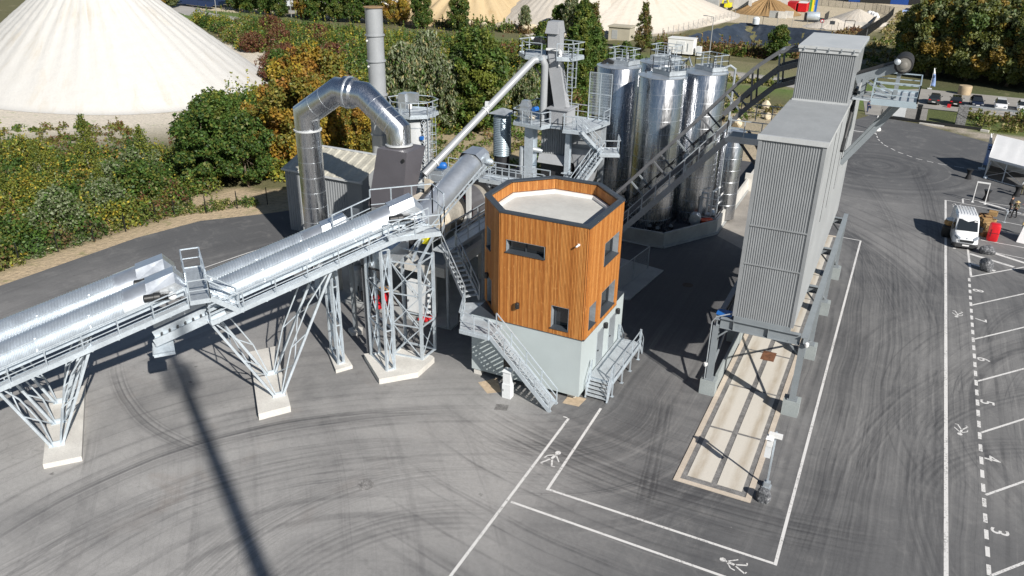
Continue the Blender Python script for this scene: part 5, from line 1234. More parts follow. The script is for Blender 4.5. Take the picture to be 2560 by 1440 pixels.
def covered_conveyor(label, s0, s1, n0, zf, r, walk, head=True, hs=3.1, gaps=2.6, wd_=0.55):
    t = thing('covered_conveyor', SN((s0+s1)/2, n0, zf((s0+s1)/2)), label, 'conveyor', 'covered conveyors leading to the dryer')
    e = s1-hs
    m = MB(); halfcover(m, s0, e, zf, n0, r); m.build('ribbed_cover', 'cover', t, True)
    m = MB()
    for sd in (-1, 1): m.bar(SN(s0, n0+sd*(r-0.06), zf(s0)-0.24), SN(s1, n0+sd*(r-0.06), zf(s1)-0.24), 0.1, 0.30)
    k = int((s1-s0)/1.3)
    for i in range(k+1):
        s = s0+(s1-s0)*i/k; m.bar(SN(s, n0-r+0.1, zf(s)-0.34), SN(s, n0+r-0.1, zf(s)-0.34), 0.08)
    m.build('frame', 'galv', t)
    m = MB(); m.bar(SN(s0, n0, zf(s0)-0.12), SN(s1, n0, zf(s1)-0.12), 1.0, 0.04); m.bar(SN(s0, n0, zf(s0)-0.5), SN(s1, n0, zf(s1)-0.5), 1.0, 0.03); m.build('belt', 'rubber', t)
    m = MB()
    s = s0+0.5
    while s < e:     # hinged lower flaps and their battens
        m.bar(SN(s, n0-r-0.035, zf(s)-0.05), SN(s, n0-r*0.72, zf(s)+r*0.72), 0.09, 0.05); s += gaps
    m.bar(SN(s0, n0-r*0.80, zf(s0)+r*0.66), SN(e, n0-r*0.80, zf(e)+r*0.66), 0.05, 0.05)
    m.build('cover_batten', 'galv', t)
    if head:
        m = MB(); sl_ = (zf(s1)-zf(e))/hs
        R2 = r+0.05
        a = np.linspace(0.0, math.pi, 9)
        rows = [[SN(s, n0+R2*math.cos(x), zf(e)+sl_*(s-e)+R2*0.98*math.sin(x)) for x in a] for s in (e-0.1, e+1.1)]
        vs = rows[0]+rows[1]; m.add(vs, [(i, i+9, i+10, i+1) for i in range(8)]); m.build('smooth_cover', 'smooth_zinc', t, True)
        m = MB(); za, zb, zd = zf(e+1.1), zf(e+1.4), zf(s1)
        def prof(s, zb_, h, wd): return [SN(s, n0-wd, zb_-0.3), SN(s, n0-wd, zb_+h*0.45), SN(s, n0-wd*0.55, zb_+h), SN(s, n0+wd*0.55, zb_+h), SN(s, n0+wd, zb_+h*0.45), SN(s, n0+wd, zb_-0.3)]
        A = prof(e+1.1, za, 0.92*r+0.1, r*0.9); B = prof(s1-0.55, zd-0.1, 0.95*r, r*0.9); Cc = prof(s1, zd-0.45, 0.62*r, r*0.85)
        m.add(A+B+Cc, [(i, i+6, i+7, i+1) for i in range(5)]+[(6+i, 12+i, 13+i, 7+i) for i in range(5)]+[(12, 13, 14, 15, 16, 17)]); m.build('head_hood', 'smooth_zinc', t)
        m = MB(); c = SN(s1-1.3, n0-r-0.08, zf(s1-1.3)+0.10)
        m.lathe(c-dS*0.9, [(0.12, 0), (0.2, 0.05), (0.2, 0.5), (0.24, 0.52), (0.24, 0.8), (0.14, 0.9), (0.14, 1.3)], 12, ax=dS); m.obox(c+dS*0.1, dS, nS, Z, 0.5, 0.34, 0.34); m.build('drive_motor', 'black', t, True)
        m = MB(); m.lathe(c+dS*0.5-nS*0.05, [(0.2, 0), (0.22, 0.05), (0.2, 0.22), (0.1, 0.3)], 14, ax=-nS); m.build('gearbox', 'white', t, True)
    if walk:
        m = MB(); n1, n2 = walk
        dz = -0.02
        W_ = lambda s: zf(s)-wd_
        m.bar(SN(s0, (n1+n2)/2, W_(s0)), SN(s1-0.1, (n1+n2)/2, W_(s1-0.1)), n2-n1, 0.04); m.build('walkway', 'tread', t)
        m = MB(); m.bar(SN(s0, n1, W_(s0)+0.02), SN(s1-0.1, n1, W_(s1-0.1)+0.02), 0.04, 0.26); m.bar(SN(s0, n2, W_(s0)-0.03), SN(s1-0.1, n2, W_(s1-0.1)-0.03), 0.04, 0.16); 
        i = s0+0.4
        while i < s1: m.bar(SN(i, n1, W_(i)-0.12), SN(i, n2, W_(i)-0.12), 0.08); i += 1.3
        m.build('walkway_frame', 'galv', t)
        m = MB(); rail(m, [SN(s0, n1, W_(s0)), SN(s1-0.1, n1, W_(s1-0.1))], 1.1, 1.75, 1, 0.026); m.build('handrail', 'galv', t)
    return t
zA1 = lambda s: 5.13 + 0.308*(s+8.45)
zB1 = lambda s: 5.38 + 0.285*(s+8.45)
zA2 = lambda s: 7.05 + 0.31*(s-3.0)
zB2 = lambda s: 6.78 + 0.295*(s-3.0)
NA, NB = 42.75, 45.05
covered_conveyor('near zinc covered conveyor of the lower flight, with walkway and two drive motors ahead', -15.0, 0.75, NA, zA1, 0.88, (41.0, 41.78), wd_=0.75)
covered_conveyor('far zinc covered conveyor of the lower flight nearest the perimeter road', -15.0, 0.35, NB, zB1, 0.88, None)
covered_conveyor('near zinc covered conveyor of the upper flight ending at the steep smooth conveyor', 1.6, 14.1, NA, zA2, 0.84, (41.0, 41.78), wd_=0.67)
covered_conveyor('far zinc covered conveyor of the upper flight ending beside the shiny duct', 1.6, 10.6, NB, zB2, 0.80, None)
# tails of the upper flight under the lower heads
tl = thing('conveyor_tail', SN(0.3, 42, 5.4), 'open galvanised tail troughs of the upper conveyors below the lower heads', 'conveyor tail')
m = MB()
for n0 in (42.0, 44.3):
    m.bar(SN(-1.3, n0-0.5, 5.15), SN(2.4, n0-0.5, 6.35), 0.06, 0.45); m.bar(SN(-1.3, n0+0.5, 5.15), SN(2.4, n0+0.5, 6.35), 0.06, 0.45); m.bar(SN(-1.3, n0, 4.98), SN(2.4, n0, 6.15), 1.0, 0.05)
m.build('trough', 'galv', tl)
m = MB(); m.obox(SN(-0.95, 41.6, 4.62), dS, nS, Z, 1.1, 0.9, 0.06); m.hexa([SN(-1.45, 41.1, 4.5), SN(-0.4, 41.1, 4.5), SN(-0.4, 42.0, 4.9), SN(-1.45, 42.0, 4.9), SN(-1.45, 41.1, 4.56), SN(-0.4, 41.1, 4.56), SN(-0.4, 42.0, 4.96), SN(-1.45, 42.0, 4.96)]); m.build('drip_tray', 'galv', tl)
m = MB()
for n0 in (42.0, 44.3):
    for s in np.arange(-0.9, 2.4, 0.42): m.tube(SN(s, n0-0.45, 5.1+0.32*(s+1.3)), SN(s, n0+0.45, 5.1+0.32*(s+1.3)), 0.06, 8)
m.build('idler_roller', 'dark', tl)
# cross platform between the flights
xp = thing('crossover_platform', SN(1.9, 43, 7.4), 'railed galvanised crossover platform with steps between lower and upper conveyor flights', 'platform')
q = [SN(0.75, 41.0, 0), SN(1.75, 41.0, 0), SN(1.75, 45.7, 0), SN(0.75, 45.7, 0)]
m = MB(); m.prism([(p.x, p.y) for p in q], 7.40, 7.45); m.build('grating', 'galv_dull', xp)
m = MB()
for a, b in zip(q, q[1:]+q[:1]): m.bar(a+Z*7.36, b+Z*7.36, 0.05, 0.26)
m.build('edge_beam', 'galv', xp)
m = MB(); rail(m, [q[1]+Z*7.45, q[0]+Z*7.45], 1.15, 1.0, 1, 0.028); rail(m, [q[2]+Z*7.45, q[3]+Z*7.45], 1.15, 1.0, 1, 0.032); rail(m, [SN(1.75, 42.2, 7.45), q[2]+Z*7.45], 1.15, 1.6, 1, 0.03); rail(m, [SN(0.75, 42.2, 7.45), q[3]+Z*7.45], 1.15, 1.6, 1, 0.03); m.build('handrail', 'galv', xp)
stair_parts(xp, SN(3.15, 41.4, 6.43), SN(1.75, 41.4, 7.45), nS*0.8, 'tread', 'galv')
# platform round the upper head
hpf = thing('head_platform', SN(13.5, 43, 9.3), 'railed galvanised platform around the head of the near upper conveyor', 'platform')
q = [SN(11.6, 41.0, 0), SN(14.7, 40.9, 0), SN(15.4, 42.2, 0), SN(15.4, 44.3, 0), SN(11.6, 44.6, 0)]
zz = 9.28
m = MB(); m.prism([(q[0].x, q[0].y), (q[1].x, q[1].y), (SN(14.7, 41.9, 0).x, SN(14.7, 41.9, 0).y), (SN(11.6, 41.85, 0).x, SN(11.6, 41.85, 0).y)], zz, zz+0.05); m.build('grating', 'tread', hpf)
m = MB(); m.bar(q[0]+Z*(zz-0.02), q[1]+Z*(zz-0.02), 0.05, 0.3); m.bar(q[1]+Z*(zz-0.02), q[2]+Z*(zz-0.02), 0.05, 0.3); m.build('edge_beam', 'galv', hpf)
m = MB(); rail(m, [q[0]+Z*zz, q[1]+Z*zz, q[2]+Z*zz], 1.15, 1.3, 1, 0.03); rail(m, [q[2]+Z*zz, q[3]+Z*zz, q[4]+Z*zz], 1.9, 1.3, 1, 0.03); rail(m, [q[4]+Z*(zz+0.1), SN(9.2, 44.3, 8.7)], 1.3, 1.2, 1, 0.03); m.build('handrail', 'galv', hpf)
# steep smooth conveyor to the drum
sc_ = thing('steep_conveyor', (-26.6, 43, 8), 'steep smooth zinc covered conveyor feeding up to the dryer drum', 'conveyor')
CA, CB = Vector((-26.95, 39.0, 6.95)), Vector((-26.55, 48.6, 10.4))
m = MB(); dC = (CB-CA).normalized(); upC = Vector((1, 0, 0)).cross(dC); upC = upC if upC.z > 0 else -upC
vs = []; kk = 18; rows = 40
for i in range(rows+1):
    p = CA.lerp(CB, 0.17+0.75*i/rows)
    for j in range(kk+1): a = -0.1+(math.pi+0.2)*j/kk; rr_ = 0.88+0.006*(i % 2); vs.append(p+Vector((1, 0, 0))*rr_*math.cos(a)+upC*rr_*math.sin(a))
m.add(vs, [(i*(kk+1)+j, (i+1)*(kk+1)+j, (i+1)*(kk+1)+j+1, i*(kk+1)+j+1) for i in range(rows) for j in range(kk)]); m.build('smooth_cover', 'smooth_zinc', sc_, True)
m = MB()
X1_ = Vector((1, 0, 0))
def cprof(p, w_, h): return [p-X1_*w_-upC*0.3, p+X1_*w_-upC*0.3, p+X1_*w_+upC*h*0.5, p+X1_*w_*0.6+upC*h, p-X1_*w_*0.6+upC*h, p-X1_*w_+upC*h*0.5]
A_ = cprof(CA.lerp(CB, 0.915), 0.9, 0.92); B_ = cprof(CB+dC*0.45, 0.78, 0.66)
m.add(A_+B_, [(i, (i+1) % 6, (i+1) % 6+6, i+6) for i in range(6)]+[tuple(range(6, 12))]); m.build('head_hood', 'smooth_zinc', sc_)
m = MB()
for sgn in (-1, 1):
    for off in (-0.08, -0.42): m.bar(CA+X1_*0.86*sgn+upC*off, CB+X1_*0.86*sgn+upC*off, 0.08, 0.1, up=upC)
    for t in np.linspace(0.02, 0.98, 16): p = CA.lerp(CB, t)+X1_*0.86*sgn; m.bar(p-upC*0.08, p-upC*0.42, 0.07)
m.build('frame', 'galv', sc_)
m = MB(); m.bar(CA-upC*0.2, CB-upC*0.2, 1.3, 0.05, up=upC); m.build('belt', 'rubber', sc_)
m = MB(); m.lathe(CB+Vector((0.85, -0.1, -0.1)), [(0.2, 0), (0.24, 0.06), (0.24, 0.35), (0.12, 0.5)], 12, ax=(1, 0, 0)); m.obox(CB+Vector((0.95, -0.4, 0.2)), X1_, dC, upC, 0.3, 0.5, 0.5); m.build('gear_motor', 'galv', sc_, True)
m = MB(); t0, t1, t2 = SN(11.45, 43.15, 0), SN(12.55, 41.75, 0), SN(13.4, 42.9, 0)
BA = [(-26.95, 36.55), (-25.35, 36.3), (-25.1, 38.9), (-26.75, 39.2)]
m.hexa([(*BA[0], 6.95), (*BA[1], 6.95), (*BA[2], 7.2), (*BA[3], 7.2), (-26.95, 36.85, 7.9), (-25.35, 36.6, 7.9), (-25.1, 38.9, 8.35), (-26.75, 39.2, 8.35)]); m.v = [(x-0.95, y-0.1, z-0.5) for x, y, z in m.v]; m.build('tail_hood', 'smooth_zinc', sc_)
m = MB()
for (x, y) in ((-26.6, 37.05), (-26.1, 36.97)): m.tube((x, y, 7.95), (x, y+0.3, 8.12), 0.03, 6)
m.box((-26.95, 36.28, 6.88), (-25.3, 36.4, 6.98)); m.v = [(x-0.95, y-0.1, z-0.5) for x, y, z in m.v]; m.build('hinge', 'dark', sc_)

# ---- trestles and their foundation pads
def pad(poly, h, label):
    m = MB(); m.prism(poly, -0.1, h); return tag(m.build('foundation_pad', 'concrete'), label, 'foundation pad', 'concrete foundation pads')
def sn2(*q): return [(SN(s, n, 0).x, SN(s, n, 0).y) for s, n in q]
pad(sn2((-7.45, 39.85), (-5.68, 39.8), (-5.64, 47.3), (-7.48, 47.2)), 0.30, 'long concrete pad under the trestle closest to the cropped end of the conveyors')
pad(sn2((3.25, 39.95), (5.05, 40.1), (5.5, 47.5), (3.85, 47.4)), 0.42, 'long concrete pad under the big V shaped trestle at the crossover')
pad(sn2((8.42, 43.28), (9.52, 43.45), (9.4, 46.2), (8.55, 46.25)), 0.24, 'small oblong concrete pad under the narrow middle support')
pad(sn2((10.53, 40.97), (12.95, 40.8), (14.5, 42.12), (14.45, 42.42), (12.85, 44.12), (10.5, 44.33)), 0.38, 'angular many sided concrete pad under the end support frames')
pad([(-31.1, 38.5), (-30.5, 38.1), (-30.0, 38.6), (-30.3, 39.1), (-30.9, 39.1)], 0.25, 'little concrete pad under a lone grey post')
def trestle(label, foot, tops, rows, z0, pitch=2.0):
    """braced leg pair: each leg spans the rows across the conveyors"""
    t = thing('support_trestle', SN(foot, sum(rows)/len(rows), 0), label, 'trestle', 'conveyor support trestles')
    for (sf, st, zt) in tops:
        for n in rows: m = MB(); m.bar(SN(sf, n, z0), SN(st, n, zt), 0.13, 0.13); m.build('leg', 'galv', t)
        L = math.hypot(st-sf, zt-z0); k = max(2, int(L/pitch))
        for n1, n2 in zip(rows[:-1], rows[1:]):
            m = MB()
            for i in range(k):
                a, b = i/k, (i+1)/k
                pa = (sf+(st-sf)*a, z0+(zt-z0)*a); pb = (sf+(st-sf)*b, z0+(zt-z0)*b)
                q1, q2 = (n1, n2) if i % 2 else (n2, n1); m.bar(SN(pa[0], q1, pa[1]), SN(pb[0], q2, pb[1]), 0.06)
                if i == k//2: m.bar(SN(pb[0], n1, pb[1]), SN(pb[0], n2, pb[1]), 0.06)
            m.build('brace', 'galv', t)
        # web inside each leg: second chord leaning to the same foot
        sg = 1 if st > sf else -1
        for n in rows:
            m = MB(); a0 = (sf+0.06*sg, z0); m1 = (sf+(st-sf)*0.33-0.42*sg*0.9, z0+(zt-z0)*0.40); m2 = (sf+(st-sf)*0.68-0.40*sg, z0+(zt-z0)*0.74)
            m.bar(SN(sf-0.10*sg, n, z0), SN(m1[0], n, m1[1]), 0.07); m.bar(SN(m1[0], n, m1[1]), SN(m2[0], n, m2[1]), 0.07); m.bar(SN(m2[0], n, m2[1]), SN(st-0.1*sg, n, zt), 0.07)
            for fz in (0.5,):
                c = (sf+(st-sf)*fz, z0+(zt-z0)*fz); m.bar(SN(m1[0], n, m1[1]) if fz < 0.6 else SN(m2[0], n, m2[1]), SN(c[0], n, c[1]), 0.055)
            m.build('web', 'galv', t)
    m = MB()
    for n in rows: m.obox(SN((tops[0][0]+tops[-1][0])/2, n, z0+0.03), dS, nS, Z, 0.75, 0.3, 0.05); m.obox(SN((tops[0][0]+tops[-1][0])/2, n, z0+0.15), dS, nS, Z, 0.35, 0.05, 0.22)
    m.build('base_plate', 'galv', t)
    return t
RW = (41.35, 43.6, 45.85)
trestle('V shaped lattice trestle standing on the long pad nearest the cropped conveyor end', -6.85, [(-7.12, -8.9, 4.55), (-6.6, -4.25, 5.75)], RW, 0.30)
trestle('tall V shaped lattice trestle with widely splayed legs below the crossover platform', 4.65, [(4.42, 1.5, 6.0), (4.86, 8.35, 7.9)], (41.4, 44.05), 0.42)
trestle('V shaped lattice trestle under the outermost cropped stretch of the conveyors', -17.5, [(-17.7, -19.2, 1.2), (-17.3, -15.2, 2.1)], RW, 0.30)
def frame4(label, feet, zt, z0, wleg=0.16, xb=True):
    t = thing('lattice_tower', (sum(f[0] for f in feet)/4, sum(f[1] for f in feet)/4, 0), label, 'lattice tower')
    for i, f in enumerate(feet):
        m = MB(); m.bar((f[0], f[1], z0), (f[0], f[1], zt[i]), wleg, wleg); m.build('leg', 'galv', t)
    m = MB()
    for i in range(4):
        a, b = feet[i], feet[(i+1) % 4]; zt_ = min(zt[i], zt[(i+1) % 4]); k = 3
        for j in range(k):
            za = z0+0.1+(zt_-z0-0.1)*j/k; zb = z0+0.1+(zt_-z0-0.1)*(j+1)/k
            m.bar((*a, zb), (*b, zb), 0.07)
            if i % 2 == 0 or wleg > 0.15: m.bar((*a, za), (*b, zb), 0.05)
            if i == 0 or i == 2: m.bar((*b, za), (*a, zb), 0.05)
        m.bar((*a, z0+0.05), (*b, z0+0.05), 0.10)
    m.build('brace', 'galv', t)
    return t
A3 = [SN(11.26, 41.7, 0), SN(11.75, 41.75, 0), SN(11.45, 44.0, 0), SN(10.92, 44.0, 0)]
frame4('narrow braced support frame under the head of the near upper conveyor', [(p.x, p.y) for p in A3], [8.4, 8.4, 8.4, 8.4], 0.38, 0.14)
frame4('wide cross braced support frame carrying the tail of the steep conveyor', [(-26.2, 36.85), (-24.25, 37.12), (-24.2, 38.6), (-26.4, 38.5)], [6.9, 7.0, 7.2, 7.1], 0.38, 0.17)
A4 = [SN(8.75, 43.9, 0), SN(9.1, 43.95, 0), SN(9.05, 45.9, 0), SN(8.75, 45.9, 0)]
frame4('slim braced support frame on the small oblong pad', [(p.x, p.y) for p in A4], [8.2, 8.2, 8.2, 8.2], 0.24, 0.12)
m = MB(); m.bar((-25.0, 37.6, 6.9), (-26.2, 40.5, 7.2), 0.14); m.bar((-24.3, 37.2, 7.0), (-25.65, 41.6, 7.5), 0.14); m.bar((-24.3, 37.2, 6.9), (-25.7, 40.4, 3.7), 0.14)
tag(m.build('diagonal_strut', 'galv'), 'pair of bright diagonal struts beneath the steep conveyor tail', 'strut')
m = MB(); m.bar((-30.6, 38.7, 0.25), (-30.6, 38.7, 6.6), 0.24); m.bar((-30.6, 38.7, 4.8), (-29.5, 39.3, 6.8), 0.1); tag(m.build('steel_post', 'frame_paint'), 'lone grey steel post on a little pad under the conveyors', 'post')
m = MB(); m.bar((-27.75, 36.4, 0.38), (-27.75, 36.4, 7.6), 0.3); tag(m.build('steel_post', 'truss'), 'thick dark steel post on the edge of the angular pad', 'post')
yb = MB(); yb.obox((-26.0, 40.75, 7.15), (1, 0, 0), (0, 1, 0.3), (0, -0.3, 1), 0.55, 0.6, 0.7); tag(yb.build('yellow_box', 'yellow'), 'bright yellow plastic sheet box hanging below the cream drum ring', 'box')

# ---- things standing under the deck
def cabinet_(lo, hi, label, cat='cabinet', mt_='offwhite', handle=True, nm='switch_cabinet'):
    t = thing(nm, ((lo[0]+hi[0])/2, (lo[1]+hi[1])/2, lo[2]), label, cat)
    m = MB(); m.box(lo, hi); m.build('body', mt_, t)
    m = MB(); m.box((lo[0]+0.02, lo[1]-0.02, lo[2]+0.06), ((lo[0]+hi[0])/2-0.01, lo[1]-0.001, hi[2]-0.05)); m.box(((lo[0]+hi[0])/2+0.01, lo[1]-0.02, lo[2]+0.06), (hi[0]-0.02, lo[1]-0.001, hi[2]-0.05)); m.build('door', mt_, t)
    if handle: m = MB(); m.box(((lo[0]+hi[0])/2-0.12, lo[1]-0.05, lo[2]+1.2), ((lo[0]+hi[0])/2-0.07, lo[1]-0.021, lo[2]+1.5)); m.build('handle', 'black', t)
    return t
cabinet_((-28.8, 42.4, 0.45), (-27.15, 43.0, 2.75), 'tall white double door cabinet standing beside the concrete column under the deck')
m = MB(); m.box((-28.8, 42.45, 0.16), (-27.15, 42.95, 0.44)); tag(m.build('plinth_block', 'dark'), 'dark plinth beneath the white double door cabinet', 'plinth')
cb2 = cabinet_((-37.4, 42.8, 0.16), (-35.9, 43.8, 1.9), 'white machine cabinet with a red sign board on top under the conveyors')
m = MB(); m.box((-37.35, 42.74, 1.45), (-35.95, 42.79, 1.85)); m.build('red_board', 'red', cb2)
ac = thing('wheeled_extinguisher', (-31.0, 43.1, 0.16), 'red wheeled extinguisher trolley with looped handle under the conveyors', 'extinguisher')
m = MB(); m.lathe((-31.0, 43.0, 0.22), [(0.26, 0), (0.32, 0.1), (0.32, 0.65), (0.2, 0.85), (0.08, 0.92)], 18); m.build('cylinder', 'red', ac, True)
m = MB(); m.sweep([(-31.3, 43.2, 0.2), (-31.25, 43.25, 1.05), (-31.2, 43.25, 1.35), (-30.8, 43.25, 1.35), (-30.75, 43.25, 1.05), (-30.7, 43.2, 0.2)], 0.028, 6); m.build('handle', 'red', ac, True)
m = MB()
for x in (-31.34, -30.66): m.lathe((x-0.03, 43.15, 0.34), [(0.17, 0), (0.17, 0.06)], 14, ax=(1, 0, 0))
m.build('wheel', 'rubber', ac, True)
m = MB(); m.obox((-31.5, 42.4, 0.42), (0.75, -0.65, 0), (0.65, 0.75, 0), (0, 0, 1), 1.5, 0.4, 0.3); m.obox((-31.7, 42.75, 0.68), (0.75, -0.65, 0), (0.65, 0.75, 0.5), (0, -0.4, 1), 0.5, 0.35, 0.2)
tag(m.build('equipment_case', 'red'), 'low red equipment case lying before the extinguisher trolley', 'case')
rbk = thing('pipe_stack', (-27.2, 42.2, 0.1), 'stack of red pipes at the foot of the white concrete column', 'pipes')
for i in range(4): m = MB(); m.tube((-27.6+0.2*i, 41.9, 0.27), (-27.5+0.2*i, 43.1, 0.27), 0.1, 10); m.tube((-27.6+0.2*i, 41.9, 0.27), (-27.6+0.2*i, 41.88, 0.27), 0.06, 10); m.build('pipe', 'red_cloth', rbk, True)
for i, (x, y, nm) in enumerate(((-34.3, 44.0, 'grey cylindrical vessel standing in the shade under the deck'), (-33.2, 45.0, 'second shaded grey vessel behind the first under the deck'))):
    m = MB(); m.lathe((x, y, 0.16), [(0.55, 0), (0.6, 0.1), (0.6, 1.9), (0.4, 2.15), (0.1, 2.2)], 20); tag(m.build('pressure_vessel', 'galv_dull', None, True), nm, 'vessel')
m = MB(); m.box((-33.0, 42.6, 0.17), (-32.2, 43.3, 0.9)); m.lathe((-32.6, 42.9, 0.9), [(0.25, 0), (0.28, 0.3), (0.1, 0.5)], 12); m.bar((-33.1, 42.5, 0.17), (-33.1, 42.5, 1.4), 0.06); tag(m.build('compressor', 'dark', None, True), 'small dark compressor on the plant floor slab', 'compressor')
m = MB(); m.box((-32.1, 43.6, 0.17), (-31.4, 44.2, 1.0)); tag(m.build('crate', 'timber'), 'pale crate on the floor slab near the red extinguisher', 'crate')

# ================================================================ YARD FURNITURE, VEHICLES, PEOPLE
sg = thing('sign_post', (-2.4, 34.95, 0), 'slim galvanised post with white display boxes at the entry of the weighbridge', 'sign post')
m = MB(); m.bar((-2.4, 34.95, 0.1), (-2.4, 34.95, 3.35), 0.09, 0.09); m.build('post', 'galv', sg)
m = MB(); m.box((-2.62, 34.73, 0), (-2.18, 35.17, 0.06)); m.box((-2.55, 34.8, 0.06), (-2.25, 35.1, 0.32)); m.build('base_plate', 'galv_dull', sg)
m = MB(); m.box((-2.72, 34.72, 3.12), (-2.08, 34.9, 3.34)); m.build('display_box', 'white', sg)
m = MB(); m.box((-2.74, 34.6, 2.62), (-2.46, 34.86, 3.05)); m.hexa([(-2.82, 34.5, 3.07), (-2.44, 34.5, 3.07), (-2.44, 34.9, 3.07), (-2.82, 34.9, 3.07), (-2.8, 34.55, 3.11), (-2.46, 34.55, 3.11), (-2.46, 34.9, 3.16), (-2.8, 34.9, 3.16)]); m.build('control_box', 'white', sg)
m = MB(); m.box((-2.76, 34.62, 1.95), (-2.48, 34.84, 2.6)); m.build('terminal', 'offwhite', sg)

def rock_mesh(name, c, r, label, seed, sc=(1, 1, 1)):
    rg = np.random.default_rng(seed)
    import bmesh
    bm = bmesh.new(); bmesh.ops.create_icosphere(bm, subdivisions=3, radius=1.0)
    dirs = rg.normal(size=(16, 3)); dirs /= np.linalg.norm(dirs, axis=1)[:, None]; cut = rg.uniform(0.66, 0.95, 16)
    for v in bm.verts:
        p = np.array(v.co); p /= np.linalg.norm(p); k = 1.0
        for d, cc in zip(dirs, cut):
            q = p @ d
            if q > 1e-3: k = min(k, cc/q)
        k *= 1+rg.normal()*0.012
        v.co = Vector((p*k*r*np.array(sc)).tolist())
    me = bpy.data.meshes.new(name); bm.to_mesh(me); bm.free()
    me.materials.append(M['rock'])
    o = bpy.data.objects.new(name, me); COL.objects.link(o); o.location = (c[0], c[1], c[2]+r*sc[2]*0.62)
    o['_org'] = (0., 0., 0.)
    return tag(o, label, 'rock')
def rockmat():
    m, nt, bs = new_mat('speckled_grey_rock'); p = pos(nt)
    n = noise(nt, p, 6, 6, 0.75); n2 = noise(nt, p, 16, 3, 0.7)
    c = ramp(nt, n, [(0.35, (0.035, 0.037, 0.042)), (0.52, (0.13, 0.135, 0.145)), (0.66, (0.42, 0.42, 0.43))])
    nt.links.new(c, bs.inputs['Base Color']); bs.inputs['Roughness'].default_value = 0.85; bump(nt, bs, n2, 0.7, 0.08); return m
M['rock'] = rockmat()
rock_mesh('rock', (-2.35, 33.75, 0), 0.46, 'speckled grey rock beside the sign post at the weighbridge entry', 1, (1, 0.8, 1.05))
rock_mesh('rock', (9.0, 76.25, 0), 0.62, 'pale speckled boulder on the hatched marking just before the white van', 2, (1.15, 0.9, 0.95))
rock_mesh('rock', (8.75, 72.1, 0), 0.70, 'darker upright boulder on the hatched marking further from the van', 3, (0.95, 0.9, 1.1))
rock_mesh('rock', (12.15, 72.9, 0), 0.6, 'dark boulder cropped by the edge of the picture near bay eight', 4, (1, 0.9, 1.0))

# white van
def loft(mb, secs):
    n = len(secs[0])
    vs = [p for s in secs for p in s]; k = len(secs)
    mb.add(vs, [(i*n+j, i*n+(j+1) % n, (i+1)*n+(j+1) % n, (i+1)*n+j) for i in range(k-1) for j in range(n)] + [tuple(range(n-1, -1, -1)), tuple(range((k-1)*n, k*n))])
def xf(o, yaw_):
    c, s = math.cos(yaw_), math.sin(yaw_); o = V(o)
    return lambda x, y, z: (o.x+c*x-s*y, o.y+s*x+c*y, o.z+z)
def wheel(T, x, y, r, wd, parent, side):
    a = V(T(x, y, r)); ax = (V(T(x+1, y, r))-a).normalized()*side
    m = MB(); m.lathe(a-ax*wd, [(r*0.55, 0), (r*0.95, 0.01), (r, 0.05), (r, wd-0.05), (r*0.95, wd-0.01), (r*0.62, wd), (r*0.62, wd-0.03)], 22, ax=ax); w_ = m.build('wheel', 'rubber', parent, True)
    m = MB(); m.lathe(a-ax*0.045, [(r*0.60, 0), (r*0.55, 0.02), (r*0.15, 0.03), (r*0.12, 0.045)], 16, ax=ax); m.build('rim', 'galv_dull', w_, True)
M['van_white'] = mat('white_car_paint', (0.78, 0.79, 0.80), 0.25, 0, 0.02, 1, 0.02, 8, coat=0.5)
van = thing('van', (7.28, 76.4, 0), 'white delivery van parked across the walkway line next to the boulders', 'van')
T = xf((7.28, 76.4, 0), R(5))
def vsec(y, zb, zt, wb, wt, zm=None):
    zm = zm if zm is not None else zb+(zt-zb)*0.45
    return [T(-wb*0.93, y, zb), T(-wb, y, zb+0.16), T(-wb, y, zm), T(-wt, y, zt-0.14), T(-wt+0.12, y, zt-0.02), T(0, y, zt), T(wt-0.12, y, zt-0.02), T(wt, y, zt-0.14), T(wb, y, zm), T(wb, y, zb+0.16), T(wb*0.93, y, zb)]
m = MB(); loft(m, [vsec(0.03, 0.45, 0.80, 0.74, 0.70), vsec(0.14, 0.34, 1.0, 0.90, 0.82), vsec(0.45, 0.30, 1.14, 1.0, 0.90), vsec(0.80, 0.28, 1.27, 1.02, 0.93), vsec(1.0, 0.28, 1.42, 1.02, 0.93), vsec(1.62, 0.28, 2.28, 1.02, 0.90, 1.2), vsec(1.85, 0.28, 2.44, 1.02, 0.89, 1.2), vsec(2.3, 0.28, 2.52, 1.02, 0.90, 1.2), vsec(4.9, 0.28, 2.53, 1.02, 0.90, 1.2), vsec(5.05, 0.32, 2.46, 1.0, 0.88, 1.2)])
m.build('body', 'van_white', van, True)
m = MB(); e_ = 0.012
def lift(p, d=0.015): return V(p)+Vector((0, -0.5, 0.86))*d
m.poly(lift(T(-0.84, 0.98, 1.43)), lift(T(0.84, 0.98, 1.43)), lift(T(0.76, 1.64, 2.27)), lift(T(-0.76, 1.64, 2.27))); m.build('windscreen', 'glass', van)
m = MB()
for sgn in (-1, 1): m.poly(T(sgn*1.03, 1.2, 1.42), T(sgn*1.03, 2.25, 1.36), T(sgn*0.955, 2.2, 2.12), T(sgn*0.945, 1.72, 2.12))
m.build('side_window', 'glass', van)
m = MB(); loft(m, [vsec(-0.02, 0.22, 0.56, 0.86, 0.84), vsec(0.12, 0.2, 0.60, 1.0, 0.98), vsec(0.6, 0.2, 0.58, 1.035, 1.03)]); m.build('bumper', mat('grey_plastic_bumper', (0.035, 0.036, 0.038), 0.6), van)
m = MB(); m.poly(T(-0.52, 0.005, 0.66), T(0.52, 0.005, 0.66), T(0.60, 0.02, 0.90), T(-0.60, 0.02, 0.90)); gr_ = m.build('grille', 'black', van)
m = MB()
